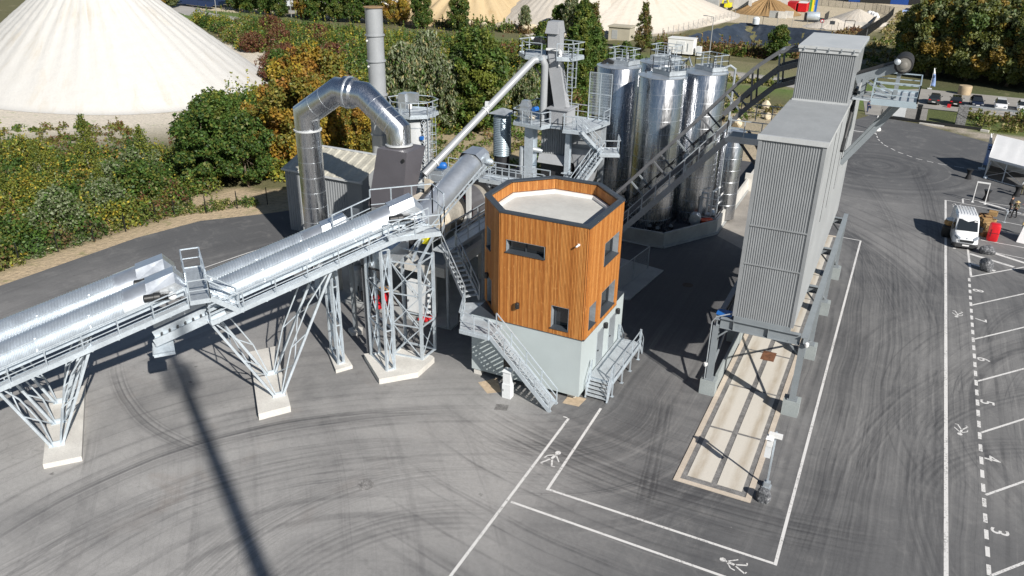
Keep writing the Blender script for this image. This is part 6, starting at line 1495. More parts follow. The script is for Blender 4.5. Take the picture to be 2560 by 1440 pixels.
for a, b in (((-0.52, 0.66), (0.52, 0.66)), ((0.52, 0.66), (0.6, 0.9)), ((0.6, 0.9), (-0.6, 0.9)), ((-0.6, 0.9), (-0.52, 0.66))): m.bar(T(a[0], -0.005, a[1]), T(b[0], -0.005, b[1]), 0.03)
m.build('grille_trim', 'smooth_zinc', gr_)
for sgn in (-1, 1):
    m = MB(); m.hexa([T(sgn*0.62-0.1, 0.06, 0.92), T(sgn*0.62+0.1, 0.06, 0.92), T(sgn*0.9+0.08, 0.4, 1.0), T(sgn*0.9-0.08, 0.4, 1.0), T(sgn*0.62-0.1, 0.10, 1.06), T(sgn*0.62+0.1, 0.10, 1.06), T(sgn*0.88+0.08, 0.5, 1.17), T(sgn*0.88-0.08, 0.5, 1.17)]); m.build('headlight', mat('headlight_glass', (0.35, 0.38, 0.42), 0.12, 0.3) if sgn < 0 else bpy.data.materials['headlight_glass'], van)
    m = MB(); m.obox(T(sgn*1.16, 1.35, 1.55), (1, 0, 0), (0, 1, 0), Z, 0.2, 0.14, 0.38); m.bar(T(sgn*1.0, 1.4, 1.42), T(sgn*1.12, 1.36, 1.45), 0.06); m.build('mirror', 'black', van)
    for y in (0.95, 4.15): wheel(T, sgn*1.0, y, 0.34, 0.22, van, sgn)
m = MB()
for x in np.linspace(-0.7, 0.7, 7): m.bar(T(x, 2.4, 2.535), T(x, 4.85, 2.54), 0.05, 0.02)
m.build('roof_rib', 'van_white', van)
m = MB(); m.obox(T(0, -0.035, 0.42), (math.cos(R(5)), math.sin(R(5)), 0), (-math.sin(R(5)), math.cos(R(5)), 0), Z, 0.54, 0.02, 0.12); m.build('number_plate', 'white', van)
m = MB(); m.lathe(T(0, 0.12, 1.02), [(0.055, 0), (0.055, 0.02)], 12, ax=(0, -0.6, 0.8)); m.build('badge', 'smooth_zinc', van)
m = MB(); m.poly(lift(T(0.50, 1.52, 2.13), .02), lift(T(0.74, 1.52, 2.13), .02), lift(T(0.73, 1.58, 2.2), .02), lift(T(0.49, 1.58, 2.2), .02)); m.build('windscreen_sticker', 'white', van)

bt = thing('wicker_stand', (5.85, 79.4, 0), 'dark stand with a wicker basket and white cloth on top in the van shadow', 'stand')
m = MB(); m.lathe((5.85, 79.4, 0), [(0.42, 0), (0.5, 0.3), (0.5, 1.0), (0.4, 1.1)], 16); m.build('stand', 'black', bt, True)
m = MB(); m.lathe((5.85, 79.45, 1.1), [(0.34, 0), (0.45, 0.1), (0.46, 0.35), (0.40, 0.45)], 18); m.build('basket', 'wicker', bt, True)
m = MB(); m.lathe((5.95, 79.7, 1.5), [(0.5, 0.0), (0.48, 0.08), (0.3, 0.17), (0.05, 0.2)], 14); m.build('cloth', 'white', bt, True)
# stacked crates and barrels on the other side of the van
rg = random.Random(5)
for i in range(14):
    x = 9.35+rg.uniform(-0.3, 0.45); y = 80.8+i*0.42+rg.uniform(-0.1, 0.1); z = 0 if i % 3 else 0.62
    a = rg.uniform(-0.5, 0.5); c_, s_ = math.cos(a), math.sin(a)
    t = thing('crate', (x, y, z), ['worn timber crate', 'slatted timber crate', 'brown timber crate', 'pale timber crate'][i % 4] + ' in the row of crates beside the white van', 'crate', 'timber crates in a row beside the van')
    t['label'] = 'timber crate in the jumbled row of crates beside the white van'
    m = MB(); L, W_, H = rg.uniform(0.6, 0.9), rg.uniform(0.45, 0.6), rg.uniform(0.5, 0.62) if i % 3 else rg.uniform(0.35, 0.5)
    for k in range(4):
        zz = z+H*(k+0.5)/4
        for sx, sy, lx, ly in ((0, -W_/2, L, 0.03), (0, W_/2, L, 0.03), (-L/2, 0, 0.03, W_), (L/2, 0, 0.03, W_)):
            m.obox((x+c_*sx-s_*sy, y+s_*sx+c_*sy, zz), (c_, s_, 0), (-s_, c_, 0), Z, lx, ly, H/4*0.8)
    m.obox((x, y, z+0.03), (c_, s_, 0), (-s_, c_, 0), Z, L*0.95, W_*0.95, 0.03); m.build('slats', ['timber', 'timber_dark', 'wicker', 'timber'][i % 4], t)
    m = MB(); m.obox((x, y, z+H*0.75), (c_, s_, 0), (-s_, c_, 0), Z, L*0.85, W_*0.85, 0.12); m.build('filling', ['wicker', 'timber', 'timber_dark'][i % 3], t)
rc = thing('red_cooler', (9.55, 80.2, 0), 'red rounded upright cooler standing at the end of the crates by the van', 'cooler')
m = MB()
sec = lambda z, w_, d_: [(9.55+w_*math.copysign(abs(math.cos(a))**0.45, math.cos(a)), 80.2+d_*math.copysign(abs(math.sin(a))**0.45, math.sin(a)), z) for a in np.linspace(0, 2*math.pi, 25)[:-1]]
loft(m, [sec(0.05, 0.42, 0.4), sec(0.12, 0.45, 0.43), sec(1.45, 0.45, 0.43), sec(1.6, 0.40, 0.38), sec(1.66, 0.28, 0.26)]); m.build('body', 'red', rc, True)
m = MB(); m.bar((9.3, 79.75, 0.5), (9.3, 79.75, 1.2), 0.04); m.box((9.12, 79.755, 0.82), (9.98, 79.775, 0.85)); m.build('handle', 'black', rc)

gf = thing('goal_frame', (8.9, 91.8, 0), 'freestanding white tubular frame like a small goal on the asphalt', 'frame')
m = MB(); m.bar((8.3, 91.86, 0), (8.3, 91.86, 2.16), 0.07); m.bar((9.43, 91.77, 0), (9.43, 91.77, 2.16), 0.07); m.build('upright', 'white', gf)
m = MB(); m.bar((8.26, 91.86, 2.16), (9.47, 91.77, 2.16), 0.09, 0.14); m.build('crossbar', 'white', gf)
m = MB()
for x, y in ((8.3, 91.86), (9.43, 91.77)): m.box((x-0.12, y-0.18, 0), (x+0.12, y+0.18, 0.02))
m.build('foot', 'white', gf)
def bar_table(x, y, label):
    t = thing('bar_table', (x, y, 0), label, 'table', 'black draped bar tables')
    m = MB(); m.lathe((x, y, 0), [(0.36, 0), (0.35, 0.05), (0.22, 0.45), (0.2, 0.62), (0.26, 0.85), (0.36, 1.06), (0.38, 1.09)], 20); m.build('stretch_cover', 'blackcloth', t, True)
    m = MB(); m.lathe((x, y, 1.085), [(0.39, 0), (0.39, 0.03), (0.36, 0.035)], 20); m.build('table_top', 'black', t, True)
bar_table(8.08, 101.0, 'black draped bar table alone near the tent corner'); bar_table(9.55, 93.2, 'black draped bar table behind the white goal frame'); bar_table(12.55, 96.45, 'black draped bar table with a person in a straw hat standing behind')

# people: one skinned body each, clothing as children
def skin_obj(name, verts, edges, radii, mt_, parent, root=0, sub=1):
    me = bpy.data.meshes.new(name); off = V(parent['_org']) if parent is not None else Vector((0, 0, 0))
    me.from_pydata([tuple(V(v)-off) for v in verts], edges, [])
    o = bpy.data.objects.new(name, me); COL.objects.link(o)
    o.modifiers.new('skin', 'SKIN')
    if sub: sb = o.modifiers.new('sub', 'SUBSURF'); sb.levels = sub; sb.render_levels = sub
    if not me.skin_vertices: return o
    for i, r in enumerate(radii):
        d = me.skin_vertices[0].data[i]; d.radius = (r, r) if isinstance(r, (int, float)) else r; d.use_root = (i == root)
    dg = bpy.context.evaluated_depsgraph_get()
    m2 = bpy.data.meshes.new_from_object(o.evaluated_get(dg)); bpy.data.objects.remove(o)
    m2.name = name; m2.materials.clear(); m2.materials.append(M[mt_] if isinstance(mt_, str) else mt_)
    m2.polygons.foreach_set('use_smooth', [True]*len(m2.polygons))
    o = bpy.data.objects.new(name, m2); COL.objects.link(o)
    if parent is not None: o.parent = parent; o['_org'] = tuple(off)
    return o
def person(x, y, yaw_, label, top_m, leg_m, hat=None, stride=0.25, h=1.76, armr=0.12, arml=-0.1, hold=0.0, coat=0.0, hair_m='hair', bag=False):
    t = thing('person', (x, y, 0), label, 'person')
    T = xf((x, y, 0), yaw_); k = h/1.76
    Tk = lambda a, b, c: T(a*k, b*k, c*k)
    # front is local -y
    J = dict(pel=(0, 0, 0.95), ch=(0, -0.01, 1.25), nk=(0, 0, 1.45), hd=(0, -0.02, 1.57), top=(0, 0, 1.70),
             lh=(-0.10, 0, 0.90), lk=(-0.11, -stride*0.5-0.03, 0.50), la=(-0.11, -stride*0.55+0.02, 0.09), lt=(-0.12, -stride*0.55-0.16, 0.04),
             rh=(0.10, 0, 0.90), rk=(0.11, stride*0.25-0.03, 0.50), ra=(0.11, stride*0.65, 0.10), rt=(0.12, stride*0.65-0.17, 0.04),
             ls=(-0.19, 0, 1.40), le=(-0.25, arml*0.4+0.03, 1.13), lw=(-0.24, arml-0.10-hold, 0.92+hold*0.6), lf=(-0.23, arml-0.14-hold*1.3, 0.83+hold*0.7),
             rs=(0.19, 0, 1.40), re=(0.25, armr*0.4+0.03, 1.13), rw=(0.24, armr-0.10-hold, 0.92+hold*0.6), rf=(0.23, armr-0.14-hold*1.3, 0.83+hold*0.7))
    names = list(J); idx = {n: i for i, n in enumerate(names)}
    E_ = [('pel', 'ch'), ('ch', 'nk'), ('nk', 'hd'), ('hd', 'top'), ('pel', 'lh'), ('lh', 'lk'), ('lk', 'la'), ('la', 'lt'), ('pel', 'rh'), ('rh', 'rk'), ('rk', 'ra'), ('ra', 'rt'), ('nk', 'ls'), ('ls', 'le'), ('le', 'lw'), ('lw', 'lf'), ('nk', 'rs'), ('rs', 're'), ('re', 'rw'), ('rw', 'rf')]
    Rr = dict(pel=0.13, ch=0.14, nk=0.06, hd=0.088, top=0.06, lh=0.09, lk=0.06, la=0.042, lt=0.032, rh=0.09, rk=0.06, ra=0.042, rt=0.032, ls=0.065, le=0.045, lw=0.03, lf=0.028, rs=0.065, re=0.045, rw=0.03, rf=0.028)
    skin_obj('body', [Tk(*J[n]) for n in names], [(idx[a], idx[b]) for a, b in E_], [Rr[n]*k for n in names], 'skin', t)
    tn = ['pel', 'ch', 'nk', 'ls', 'le', 'lw', 'rs', 're', 'rw']; ti = {n: i for i, n in enumerate(tn)}
    JJ = dict(J); JJ['nk'] = (0, 0, 1.42)
    if coat: JJ['pel'] = (0, 0, 0.95-coat)
    skin_obj('coat' if coat else 'shirt', [Tk(*JJ[n]) for n in tn], [(ti[a], ti[b]) for a, b in E_ if a in ti and b in ti], [{'pel': 0.165+coat*0.1, 'ch': 0.165, 'nk': 0.085, 'ls': 0.085, 'le': 0.062, 'lw': 0.05, 'rs': 0.085, 're': 0.062, 'rw': 0.05}[n]*k for n in tn], top_m, t)
    ln = ['pel', 'lh', 'lk', 'la', 'rh', 'rk', 'ra']; li = {n: i for i, n in enumerate(ln)}
    skin_obj('trousers', [Tk(*J[n]) for n in ln], [(li[a], li[b]) for a, b in E_ if a in li and b in li], [{'pel': 0.15, 'lh': 0.105, 'lk': 0.08, 'la': 0.062, 'rh': 0.105, 'rk': 0.08, 'ra': 0.062}[n]*k for n in ln], leg_m, t)
    for s in ('l', 'r'):
        a_, b_ = J[s+'a'], J[s+'t']
        m = MB(); m.sweep([Tk(a_[0], a_[1]+0.07, 0.06), Tk(a_[0], a_[1]-0.05, 0.06), Tk(b_[0], b_[1]-0.03, 0.045)], [0.055*k, 0.06*k, 0.045*k], 8); m.build('shoe', 'black', t, True)
    if hat:
        m = MB(); m.lathe(Tk(0, -0.01, 1.64), [(0.02, -0.02), (0.25, -0.02), (0.26, 0.0), (0.115, 0.02), (0.10, 0.12), (0.02, 0.14)], 18); m.build('hat', hat, t, True)
    else:
        m = MB(); m.lathe(Tk(0, 0.02, 1.58), [(0.098, -0.03), (0.108, 0.06), (0.095, 0.13), (0.05, 0.17), (0.01, 0.18)], 14); m.build('hair', hair_m, t, True)
    m = MB()
    for sx in (-0.033, 0.033): m.lathe(Tk(sx, -0.098, 1.60), [(0.012, 0), (0.008, 0.008)], 8, ax=(math.sin(yaw_), -math.cos(yaw_), 0))
    m.build('eyes', 'black', t)
    m = MB(); m.sweep([Tk(0, -0.10, 1.60), Tk(0, -0.118, 1.565)], [0.008, 0.014], 6); m.build('nose', 'skin', t, True)
    if bag:
        m = MB(); c = Tk(-0.30, 0.0, 0.72); m.obox(c, (math.cos(yaw_), math.sin(yaw_), 0), (-math.sin(yaw_), math.cos(yaw_), 0), Z, 0.12, 0.42, 0.34); m.build('bag', 'navy', t)
    return t
person(-4.9, 132.8, R(200), 'person in navy clothes walking beyond the open gate with a dark bag', 'navy', 'navy', None, 0.5, 1.78, 0.25, -0.2, bag=True)
person(11.5, 90.0, R(60), 'person in a long black coat standing between two bar tables and the crates', 'blackcloth', 'blackcloth', None, 0.12, 1.74, coat=0.25)
person(11.8, 88.4, R(-30), 'person in straw hat and olive top stepping forward beside the person in black', 'olivecloth', 'blackcloth', 'straw', 0.45, 1.72, 0.1, -0.1, 0.15)
person(12.95, 90.2, R(-60), 'person in purple top and white trousers half cut by the picture edge', 'purple', 'white', None, 0.15, 1.7, hold=0.15)
person(13.15, 97.2, R(170), 'person in straw hat and white shirt standing at a bar table', 'white', 'olivecloth', 'straw', 0.15, 1.76, hold=0.2)
person(12.2, 83.2, R(20), 'person in pale olive clothes bending near the white canvas screen', 'straw', 'olivecloth', None, 0.2, 1.6, hold=0.25)
sl2 = MB(); sl2.lathe((10.9, 86.4, 0), [(0.16, 0), (0.03, 0.05), (0.03, 0.8), (0.1, 0.85), (0.16, 1.15), (0.15, 1.16)], 14); tag(sl2.build('standing_lamp', 'galv', None, True), 'small chrome stand on the asphalt between crates and people', 'stand')
cs = thing('canvas_screen', (12.6, 82.0, 0), 'white canvas wall corner cut off by the picture edge near the red cooler', 'screen')
m = MB(); m.hexa([(11.55, 80.8, 0.02), (15.5, 79.6, 0.02), (15.5, 79.66, 0.02), (11.55, 80.86, 0.02), (12.1, 82.0, 2.3), (15.5, 80.9, 2.3), (15.5, 80.96, 2.3), (12.1, 82.06, 2.3)]); m.build('canvas', 'canvas', cs)
m = MB(); m.bar((11.6, 80.95, 0), (12.1, 82.1, 2.3), 0.06); m.bar((12.1, 82.1, 2.3), (15.5, 81.0, 2.3), 0.06); m.bar((12.2, 83.6, 0), (12.1, 82.1, 2.3), 0.05); m.build('pole', 'galv', cs)

# tent
tn_ = thing('tent', (11.5, 104, 0), 'white party tent with scalloped valance and open side at the yard edge', 'tent')
U = Vector((0.81, -0.585, 0)); Vv = Vector((0.15, 0.99, 0)); O = Vector((9.75, 102.4, 0))
def TP(u, v, z): return O+U*u+Vv*v+Z*z
NU = 9.0
m = MB()
ridge = 3.15
for (v0, z0_, v1, z1_) in ((-0.15, 2.42, ridge, 4.35), (2*ridge+0.15, 2.42, ridge, 4.35)):
    K = 6; Q = 18
    g = [[TP(-0.1+NU*i/Q, v0+(v1-v0)*j/K, z0_+(z1_-z0_)*(j/K)-0.08*math.sin(math.pi*j/K)*(0.6+0.4*math.sin(i*2.1))) for i in range(Q+1)] for j in range(K+1)]
    vs = [p for r in g for p in r]; m.add(vs, [(j*(Q+1)+i, j*(Q+1)+i+1, (j+1)*(Q+1)+i+1, (j+1)*(Q+1)+i) for j in range(K) for i in range(Q)])
m.poly(TP(-0.1, -0.15, 2.42), TP(-0.1, ridge, 4.35), TP(-0.1, 2*ridge+0.15, 2.42))
ro = m.build('roof_canvas', 'canvas', tn_, True)
m = MB(); sc = 0.22; i = 0.0
while i < NU:
    m.poly(TP(-0.1+i, -0.16, 2.42), TP(-0.1+i+sc, -0.16, 2.42), TP(-0.1+i+sc, -0.17, 2.2), TP(-0.1+i+sc*0.5, -0.17, 2.12), TP(-0.1+i, -0.17, 2.2)); i += sc
i = 0.0
while i < 6.4: m.poly(TP(-0.12, -0.15+i, 2.42), TP(-0.12, -0.15+i+sc, 2.42), TP(-0.12, -0.15+i+sc, 2.2), TP(-0.12, -0.15+i+sc*0.5, 2.12), TP(-0.12, -0.15+i, 2.2)); i += sc
m.build('valance', 'canvas', tn_)
m = MB(); m.poly(TP(0, 2*ridge, 0.02), TP(NU, 2*ridge, 0.02), TP(NU, 2*ridge, 2.4), TP(0, 2*ridge, 2.4)); m.build('back_wall', 'canvas', tn_)
m = MB(); m.poly(TP(-0.02, 0.3, 0.02), TP(-0.02, 2*ridge, 0.02), TP(-0.02, 2*ridge, 2.4), TP(-0.02, 0.3, 2.4)); m.build('side_wall', 'canvas', tn_)
for u, v in ((0, 0), (2.1, 0), (4.6, 0), (7, 0), (0, 2*ridge), (4.6, 2*ridge)):
    m = MB(); m.bar(TP(u, v, 0), TP(u, v, 2.42), 0.1); 
    if v == 0 and u in (0,): m.lathe(TP(u, v, 0.0)+Vector((0.1, -0.25, 0)), [(0.22, 0), (0.26, 0.1), (0.15, 0.28)], 12)
    m.build('pole', 'galv', tn_)
m = MB(); m.bar(TP(0, 0, 0.2), TP(4.6, 0, 2.3), 0.035); m.bar(TP(4.6, 0, 0.2), TP(0, 0, 2.3), 0.035); m.bar(TP(0, -0.02, 0.05), TP(NU, -0.02, 0.05), 0.08); m.build('brace', 'white', tn_)

def flag(x, y, h, dx, label, base=True):
    t = thing('feather_flag', (x, y, 0), label, 'flag')
    m = MB(); m.sweep([(x, y, 0), (x, y, h*0.7), (x+dx*0.05, y, h*0.92), (x+dx*0.28, y, h)], 0.025, 6); m.build('pole', 'white', t)
    K = 16; vs = []; 
    for j in range(K+1):
        f = j/K; z = 0.55+f*(h-0.6); wd = 0.85*(1-f**2.2)*0.9+0.03
        for e in (0, 0.5, 1): vs.append((x+dx*(0.02+wd*e)+0.05*math.sin(f*5+e*2), y+0.08*math.sin(f*4+e*3), z-0.12*e*(1-f)))
    for nm, j0, j1, mt_ in (('banner', 0, 11, 'flagblue'), ('banner_tip', 11, K, 'white')):
        m = MB(); m.add(vs[j0*3:(j1+1)*3], [(j*3+i, j*3+i+1, (j+1)*3+i+1, (j+1)*3+i) for j in range(j1-j0) for i in (0, 1)]); o = m.build(nm, mt_, t, True); o.modifiers.new('thick', 'SOLIDIFY').thickness = 0.012
    m = MB()
    for zf in (0.55, 0.62): 
        z = h*zf; m.box((x+dx*0.12 if dx > 0 else x+dx*0.5, y-0.12, z), (x+dx*0.5 if dx > 0 else x+dx*0.12, y-0.10, z+0.12))
    m.build('banner_mark', 'navy', t)
    m = MB(); m.box((x-0.35, y-0.35, 0), (x+0.35, y+0.35, 0.12)); m.build('foot', 'offwhite', t)
flag(9.6, 106.2, 4.3, 0.9, 'pale blue feather flag with dark mark next to the tent corner')
flag(3.3, 158.6, 3.6, 0.9, 'pale blue feather flag behind the row of parked cars')

# cars
def car(x, y, yaw_, paint, label, tail=True, red=False):
    t = thing('parked_car', (x, y, 0), label, 'car', 'cars parked in a row beyond the guard rail')
    T = xf((x, y, 0), yaw_)   # local -y is the end facing the yard
    def s(yy, zb, zt, w1, w2): return [T(-w1*0.92, yy, zb), T(-w1, yy, zb+0.15), T(-w1, yy, zb+(zt-zb)*0.6), T(-w2, yy, zt-0.03), T(-w2*0.8, yy, zt), T(w2*0.8, yy, zt), T(w2, yy, zt-0.03), T(w1, yy, zb+(zt-zb)*0.6), T(w1, yy, zb+0.15), T(w1*0.92, yy, zb)]
    m = MB()
    if tail: loft(m, [s(0, 0.35, 0.88, 0.8, 0.74), s(0.15, 0.25, 1.0, 0.9, 0.8), s(1.0, 0.22, 1.03, 0.92, 0.84), s(3.3, 0.22, 0.98, 0.92, 0.84), s(4.2, 0.25, 0.78, 0.88, 0.74), s(4.4, 0.35, 0.65, 0.75, 0.6)])
    else: loft(m, [s(0, 0.35, 0.66, 0.75, 0.6), s(0.2, 0.25, 0.78, 0.88, 0.74), s(1.15, 0.22, 0.98, 0.92, 0.84), s(3.4, 0.22, 1.03, 0.92, 0.84), s(4.25, 0.25, 1.0, 0.9, 0.8), s(4.4, 0.35, 0.88, 0.8, 0.74)])
    m.build('body', paint, t, True)
    def c(yy, z, w): return [T(-w, yy, z), T(w, yy, z)]
    ys = (0.25, 0.95, 2.6, 3.5) if tail else (0.95, 1.85, 3.5, 4.2)
    b0, r0_, r1, b1 = ys
    m = MB(); A = [T(-0.80, b0, 0.98), T(0.80, b0, 0.98), T(0.80, b1, 0.96), T(-0.80, b1, 0.96)]; B = [T(-0.60, r0_, 1.44), T(0.60, r0_, 1.44), T(0.60, r1, 1.44), T(-0.60, r1, 1.44)]
    m.add(A+B, [(0, 1, 5, 4), (1, 2, 6, 5), (2, 3, 7, 6), (3, 0, 4, 7)]); m.build('window', 'glass', t)
    m = MB(); m.hexa([V(p)+Z*0.004 for p in B]+[V(p)*1.0+Z*0.045 for p in B]); m.build('roof', paint, t)
    for sgn in (-1, 1):
        for yy in (0.8, 3.5): wheel(T, sgn*0.88, yy, 0.31, 0.2, t, sgn)
        m = MB(); cx = sgn*0.62
        m.obox(T(cx, -0.0 if not tail else 0.06, 0.68 if not tail else 0.82), (math.cos(yaw_), math.sin(yaw_), 0), (-math.sin(yaw_), math.cos(yaw_), 0), Z, 0.32, 0.14, 0.14)
        m.build('headlight' if not tail else 'tail_light', M['smooth_zinc'] if not tail else M['red'], t)
        m = MB(); m.obox(T(sgn*0.98, b0+0.7 if not tail else b1-0.6, 1.0), (1, 0, 0), (0, 1, 0), Z, 0.16, 0.12, 0.12); m.build('mirror', paint, t)
    m = MB(); m.obox(T(0, -0.01, 0.5), (math.cos(yaw_), math.sin(yaw_), 0), (-math.sin(yaw_), math.cos(yaw_), 0), Z, 0.5, 0.03, 0.11); m.build('number_plate', 'white', t)
M['car_grey'] = mat('dark_grey_car_paint', (0.05, 0.055, 0.06), 0.25, 0.3, 0.03, 1, coat=0.6)
M['car_black'] = mat('black_car_paint', (0.008, 0.008, 0.01), 0.2, 0, 0.03, 1, coat=0.7)
M['car_blue'] = mat('dark_blue_car_paint', (0.015, 0.022, 0.045), 0.22, 0.2, 0.03, 1, coat=0.7)
car(4.0, 143.7, R(-3), 'car_grey', 'dark grey parked car, the first in the row next to the gate')
car(7.1, 143.9, R(-3), 'car_black', 'black parked car showing red tail lights between two dark cars', True)
car(10.25, 144.5, R(3), 'car_blue', 'black parked car facing the yard beside a white car', False)
car(13.4, 144.4, R(-2), 'van_white', 'white parked car standing right next to a black car', False)
car(16.5, 144.4, R(-2), 'van_white', 'white parked car at the end of the row, cut by the picture edge', False)
t = thing('parked_car', (-5.2, 299, 0), 'silver blue car far away beside the big blue building', 'car')
m = MB(); m.hexa([(-6.8, 298, 0.3), (-2.8, 298, 0.3), (-2.8, 299.8, 0.3), (-6.8, 299.8, 0.3), (-6.7, 298.1, 1.0), (-2.9, 298.1, 0.95), (-2.9, 299.7, 0.95), (-6.7, 299.7, 1.0)]); m.build('body', 'flagblue', t)
m = MB(); m.hexa([(-6.3, 298.1, 1.0), (-3.8, 298.1, 1.0), (-3.8, 299.7, 1.0), (-6.3, 299.7, 1.0), (-5.9, 298.3, 1.5), (-4.5, 298.3, 1.5), (-4.5, 299.5, 1.5), (-5.9, 299.5, 1.5)]); m.build('window', 'glass', t)
for x in (-6.0, -3.6): m = MB(); m.lathe((x, 297.95, 0.32), [(0.32, 0), (0.32, 0.2)], 14, ax=(0, 1, 0)); m.build('wheel', 'rubber', t)

# gate, rail, gabion, bollard
gt = thing('sliding_gate', (-0.5, 129.8, 0), 'long black barred sliding gate with a pale notice panel at the yard entry', 'gate')
m = MB(); ga, gb = Vector((-3.0, 129.6, 0)), Vector((10.3, 128.3, 0))
m.bar(ga+Z*0.22, gb+Z*0.22, 0.14, 0.34); m.bar(ga+Z*2.1, ga.lerp(gb, 0.72)+Z*2.1, 0.07, 0.08); m.bar(ga.lerp(gb, 0.72)+Z*2.1, gb+Z*0.4, 0.07); m.build('frame', 'black', gt)
m = MB()
for k in np.arange(0, 0.73, 0.0095): p = ga.lerp(gb, k); m.bar(p+Z*0.3, p+Z*2.1, 0.028)
m.build('bar', 'black', gt); 
m = MB(); p0_, p1_ = ga.lerp(gb, 0.13), ga.lerp(gb, 0.25); o_ = Vector((-0.01, -0.06, 0)); m.hexa([p0_+o_+Z*0.5, p1_+o_+Z*0.5, p1_+Z*0.5, p0_+Z*0.5, p0_+o_+Z*1.9, p1_+o_+Z*1.9, p1_+Z*1.9, p0_+Z*1.9]); m.build('notice_panel', 'offwhite', gt)
gp = MB(); gp.box((1.75, 129.35, 0), (2.35, 130.3, 2.3)); gp.box((1.7, 129.3, 2.3), (2.4, 130.35, 2.38)); tag(gp.build('gate_post', 'black'), 'thick black gate post in the middle of the sliding gate', 'post')
gbm = MB(); gbm.box((7.0, 129.8, 0), (8.25, 131.2, 2.7)); gbo = tag(gbm.build('gabion_pillar', 'gabion'), 'square gabion pillar of grey stones behind the sliding gate', 'pillar')
gkb = MB(); gkb.bar((2.4, 128.4, 0.08), (5.6, 127.9, 0.08), 0.3, 0.18); tag(gkb.build('concrete_sleeper', 'concrete'), 'pale concrete sleeper along the foot of the gate', 'sleeper')
gkb = MB(); gkb.bar((10.2, 127.9, 0.1), (11.2, 127.6, 0.1), 0.4, 0.3); tag(gkb.build('concrete_sleeper', 'concrete'), 'short concrete block at the far tail of the sliding gate', 'sleeper')
gl = thing('guard_rail', (10, 142.2, 0), 'grey steel guard rail before the parked cars', 'guard rail')
m = MB(); m.bar((8.3, 142.6, 0.62), (34, 139.9, 0.62), 0.06, 0.3); m.build('rail', 'galv_dull', gl)
m = MB()
for k in np.linspace(0.02, 0.98, 13): p = V(8.3, 142.65, 0).lerp(V(34, 139.95, 0), k); m.bar(p, p+Z*0.62, 0.1)
m.build('post', 'galv_dull', gl)
bl = thing('barrier_post', (-2.9, 120.7, 0), 'white and dark barrier post standing in a white concrete block', 'barrier')
m = MB(); m.lathe((-2.9, 120.7, 0), [(0.62, 0), (0.66, 0.15), (0.5, 0.42), (0.2, 0.46)], 14); m.build('block', 'white', bl, True)
m = MB(); m.bar((-2.95, 120.8, 0.4), (-2.98, 120.9, 2.0), 0.16); m.build('post', 'white', bl)
m = MB(); m.bar((-2.75, 120.6, 0.4), (-2.6, 120.8, 2.9), 0.1); m.build('barrier_arm', 'black', bl)
fr_ = thing('mesh_fence', (14, 130, 0), 'thin dark mesh fence in the grass beyond the tent', 'fence')
m = MB()
for k in np.linspace(0, 1, 9): p = V(10.6, 131, 0).lerp(V(34, 126, 0), k); m.bar(p, p+Z*1.8, 0.05)
m.build('post', 'black', fr_)
m = MB()
for zz in np.arange(0.2, 1.8, 0.2): m.bar((10.6, 131, zz), (34, 126, zz), 0.01)
m.build('wire', 'black', fr_)
wr_ = MB(); wr_.lathe((8.6, 156.5, 0), [(1.0, 0), (1.05, 0.4), (1.05, 1.3), (0.98, 1.45)], 20); tag(wr_.build('stump', mat('pale_cut_wood', (0.4, 0.31, 0.2), 0.8, 0, 0.2, 1.5), None, True), 'pale round timber drum standing behind the parked cars', 'drum')
w3 = MB(); w3.box((6.0, 142.9, 0), (6.5, 143.3, 0.5)); tag(w3.build('red_crate', 'red'), 'small red crate on the ground between two parked cars', 'crate')

# tall mast outside the picture whose shadow crosses the yard
ms = thing('mast', (24.6, -10.8, 0), 'tall slender steel mast standing beyond the yard, seen only by its shadow', 'mast')
m = MB(); m.lathe((24.6, -10.8, 0), [(0.62, 0), (0.5, 20), (0.40, 40), (0.34, 50), (0.3, 52)], 16); m.build('pole', 'galv_dull', ms, True)
m = MB()
for a in (0.3, 2.4, 4.5): m.box((24.6+0.8*math.cos(a)-0.15, -10.8+0.8*math.sin(a)-0.15, 48.3), (24.6+0.8*math.cos(a)+0.15, -10.8+0.8*math.sin(a)+0.15, 50.6))
m.build('antenna_panel', 'offwhite', ms)

# perimeter fence by the road
pfn = thing('perimeter_fence', (-60, 44, 0), 'black wire perimeter fence between the road verge and the thicket', 'fence')
FP = [(-67, 5), (-65.5, 13), (-64, 21), (-62.6, 28.5), (-61.5, 35.6), (-60.9, 38.6), (-60.2, 41.5), (-59.9, 44.5), (-59.6, 47.6), (-59.1, 49.3), (-57.4, 51.5), (-55.8, 53.9), (-54.1, 56.2), (-51.2, 58.6), (-48.5, 61.5), (-44.5, 66.5), (-40, 72.5), (-35, 79), (-31, 85)]
for x, y in FP:
    m = MB(); m.bar((x, y, 0), (x, y, 1.75), 0.065); m.build('post', 'black', pfn)
m = MB()
for a, b in zip(FP[:-1], FP[1:]):
    for zz in np.arange(0.1, 1.7, 0.16): m.bar((*a, zz), (*b, zz), 0.011)
m.build('wire', 'black', pfn)

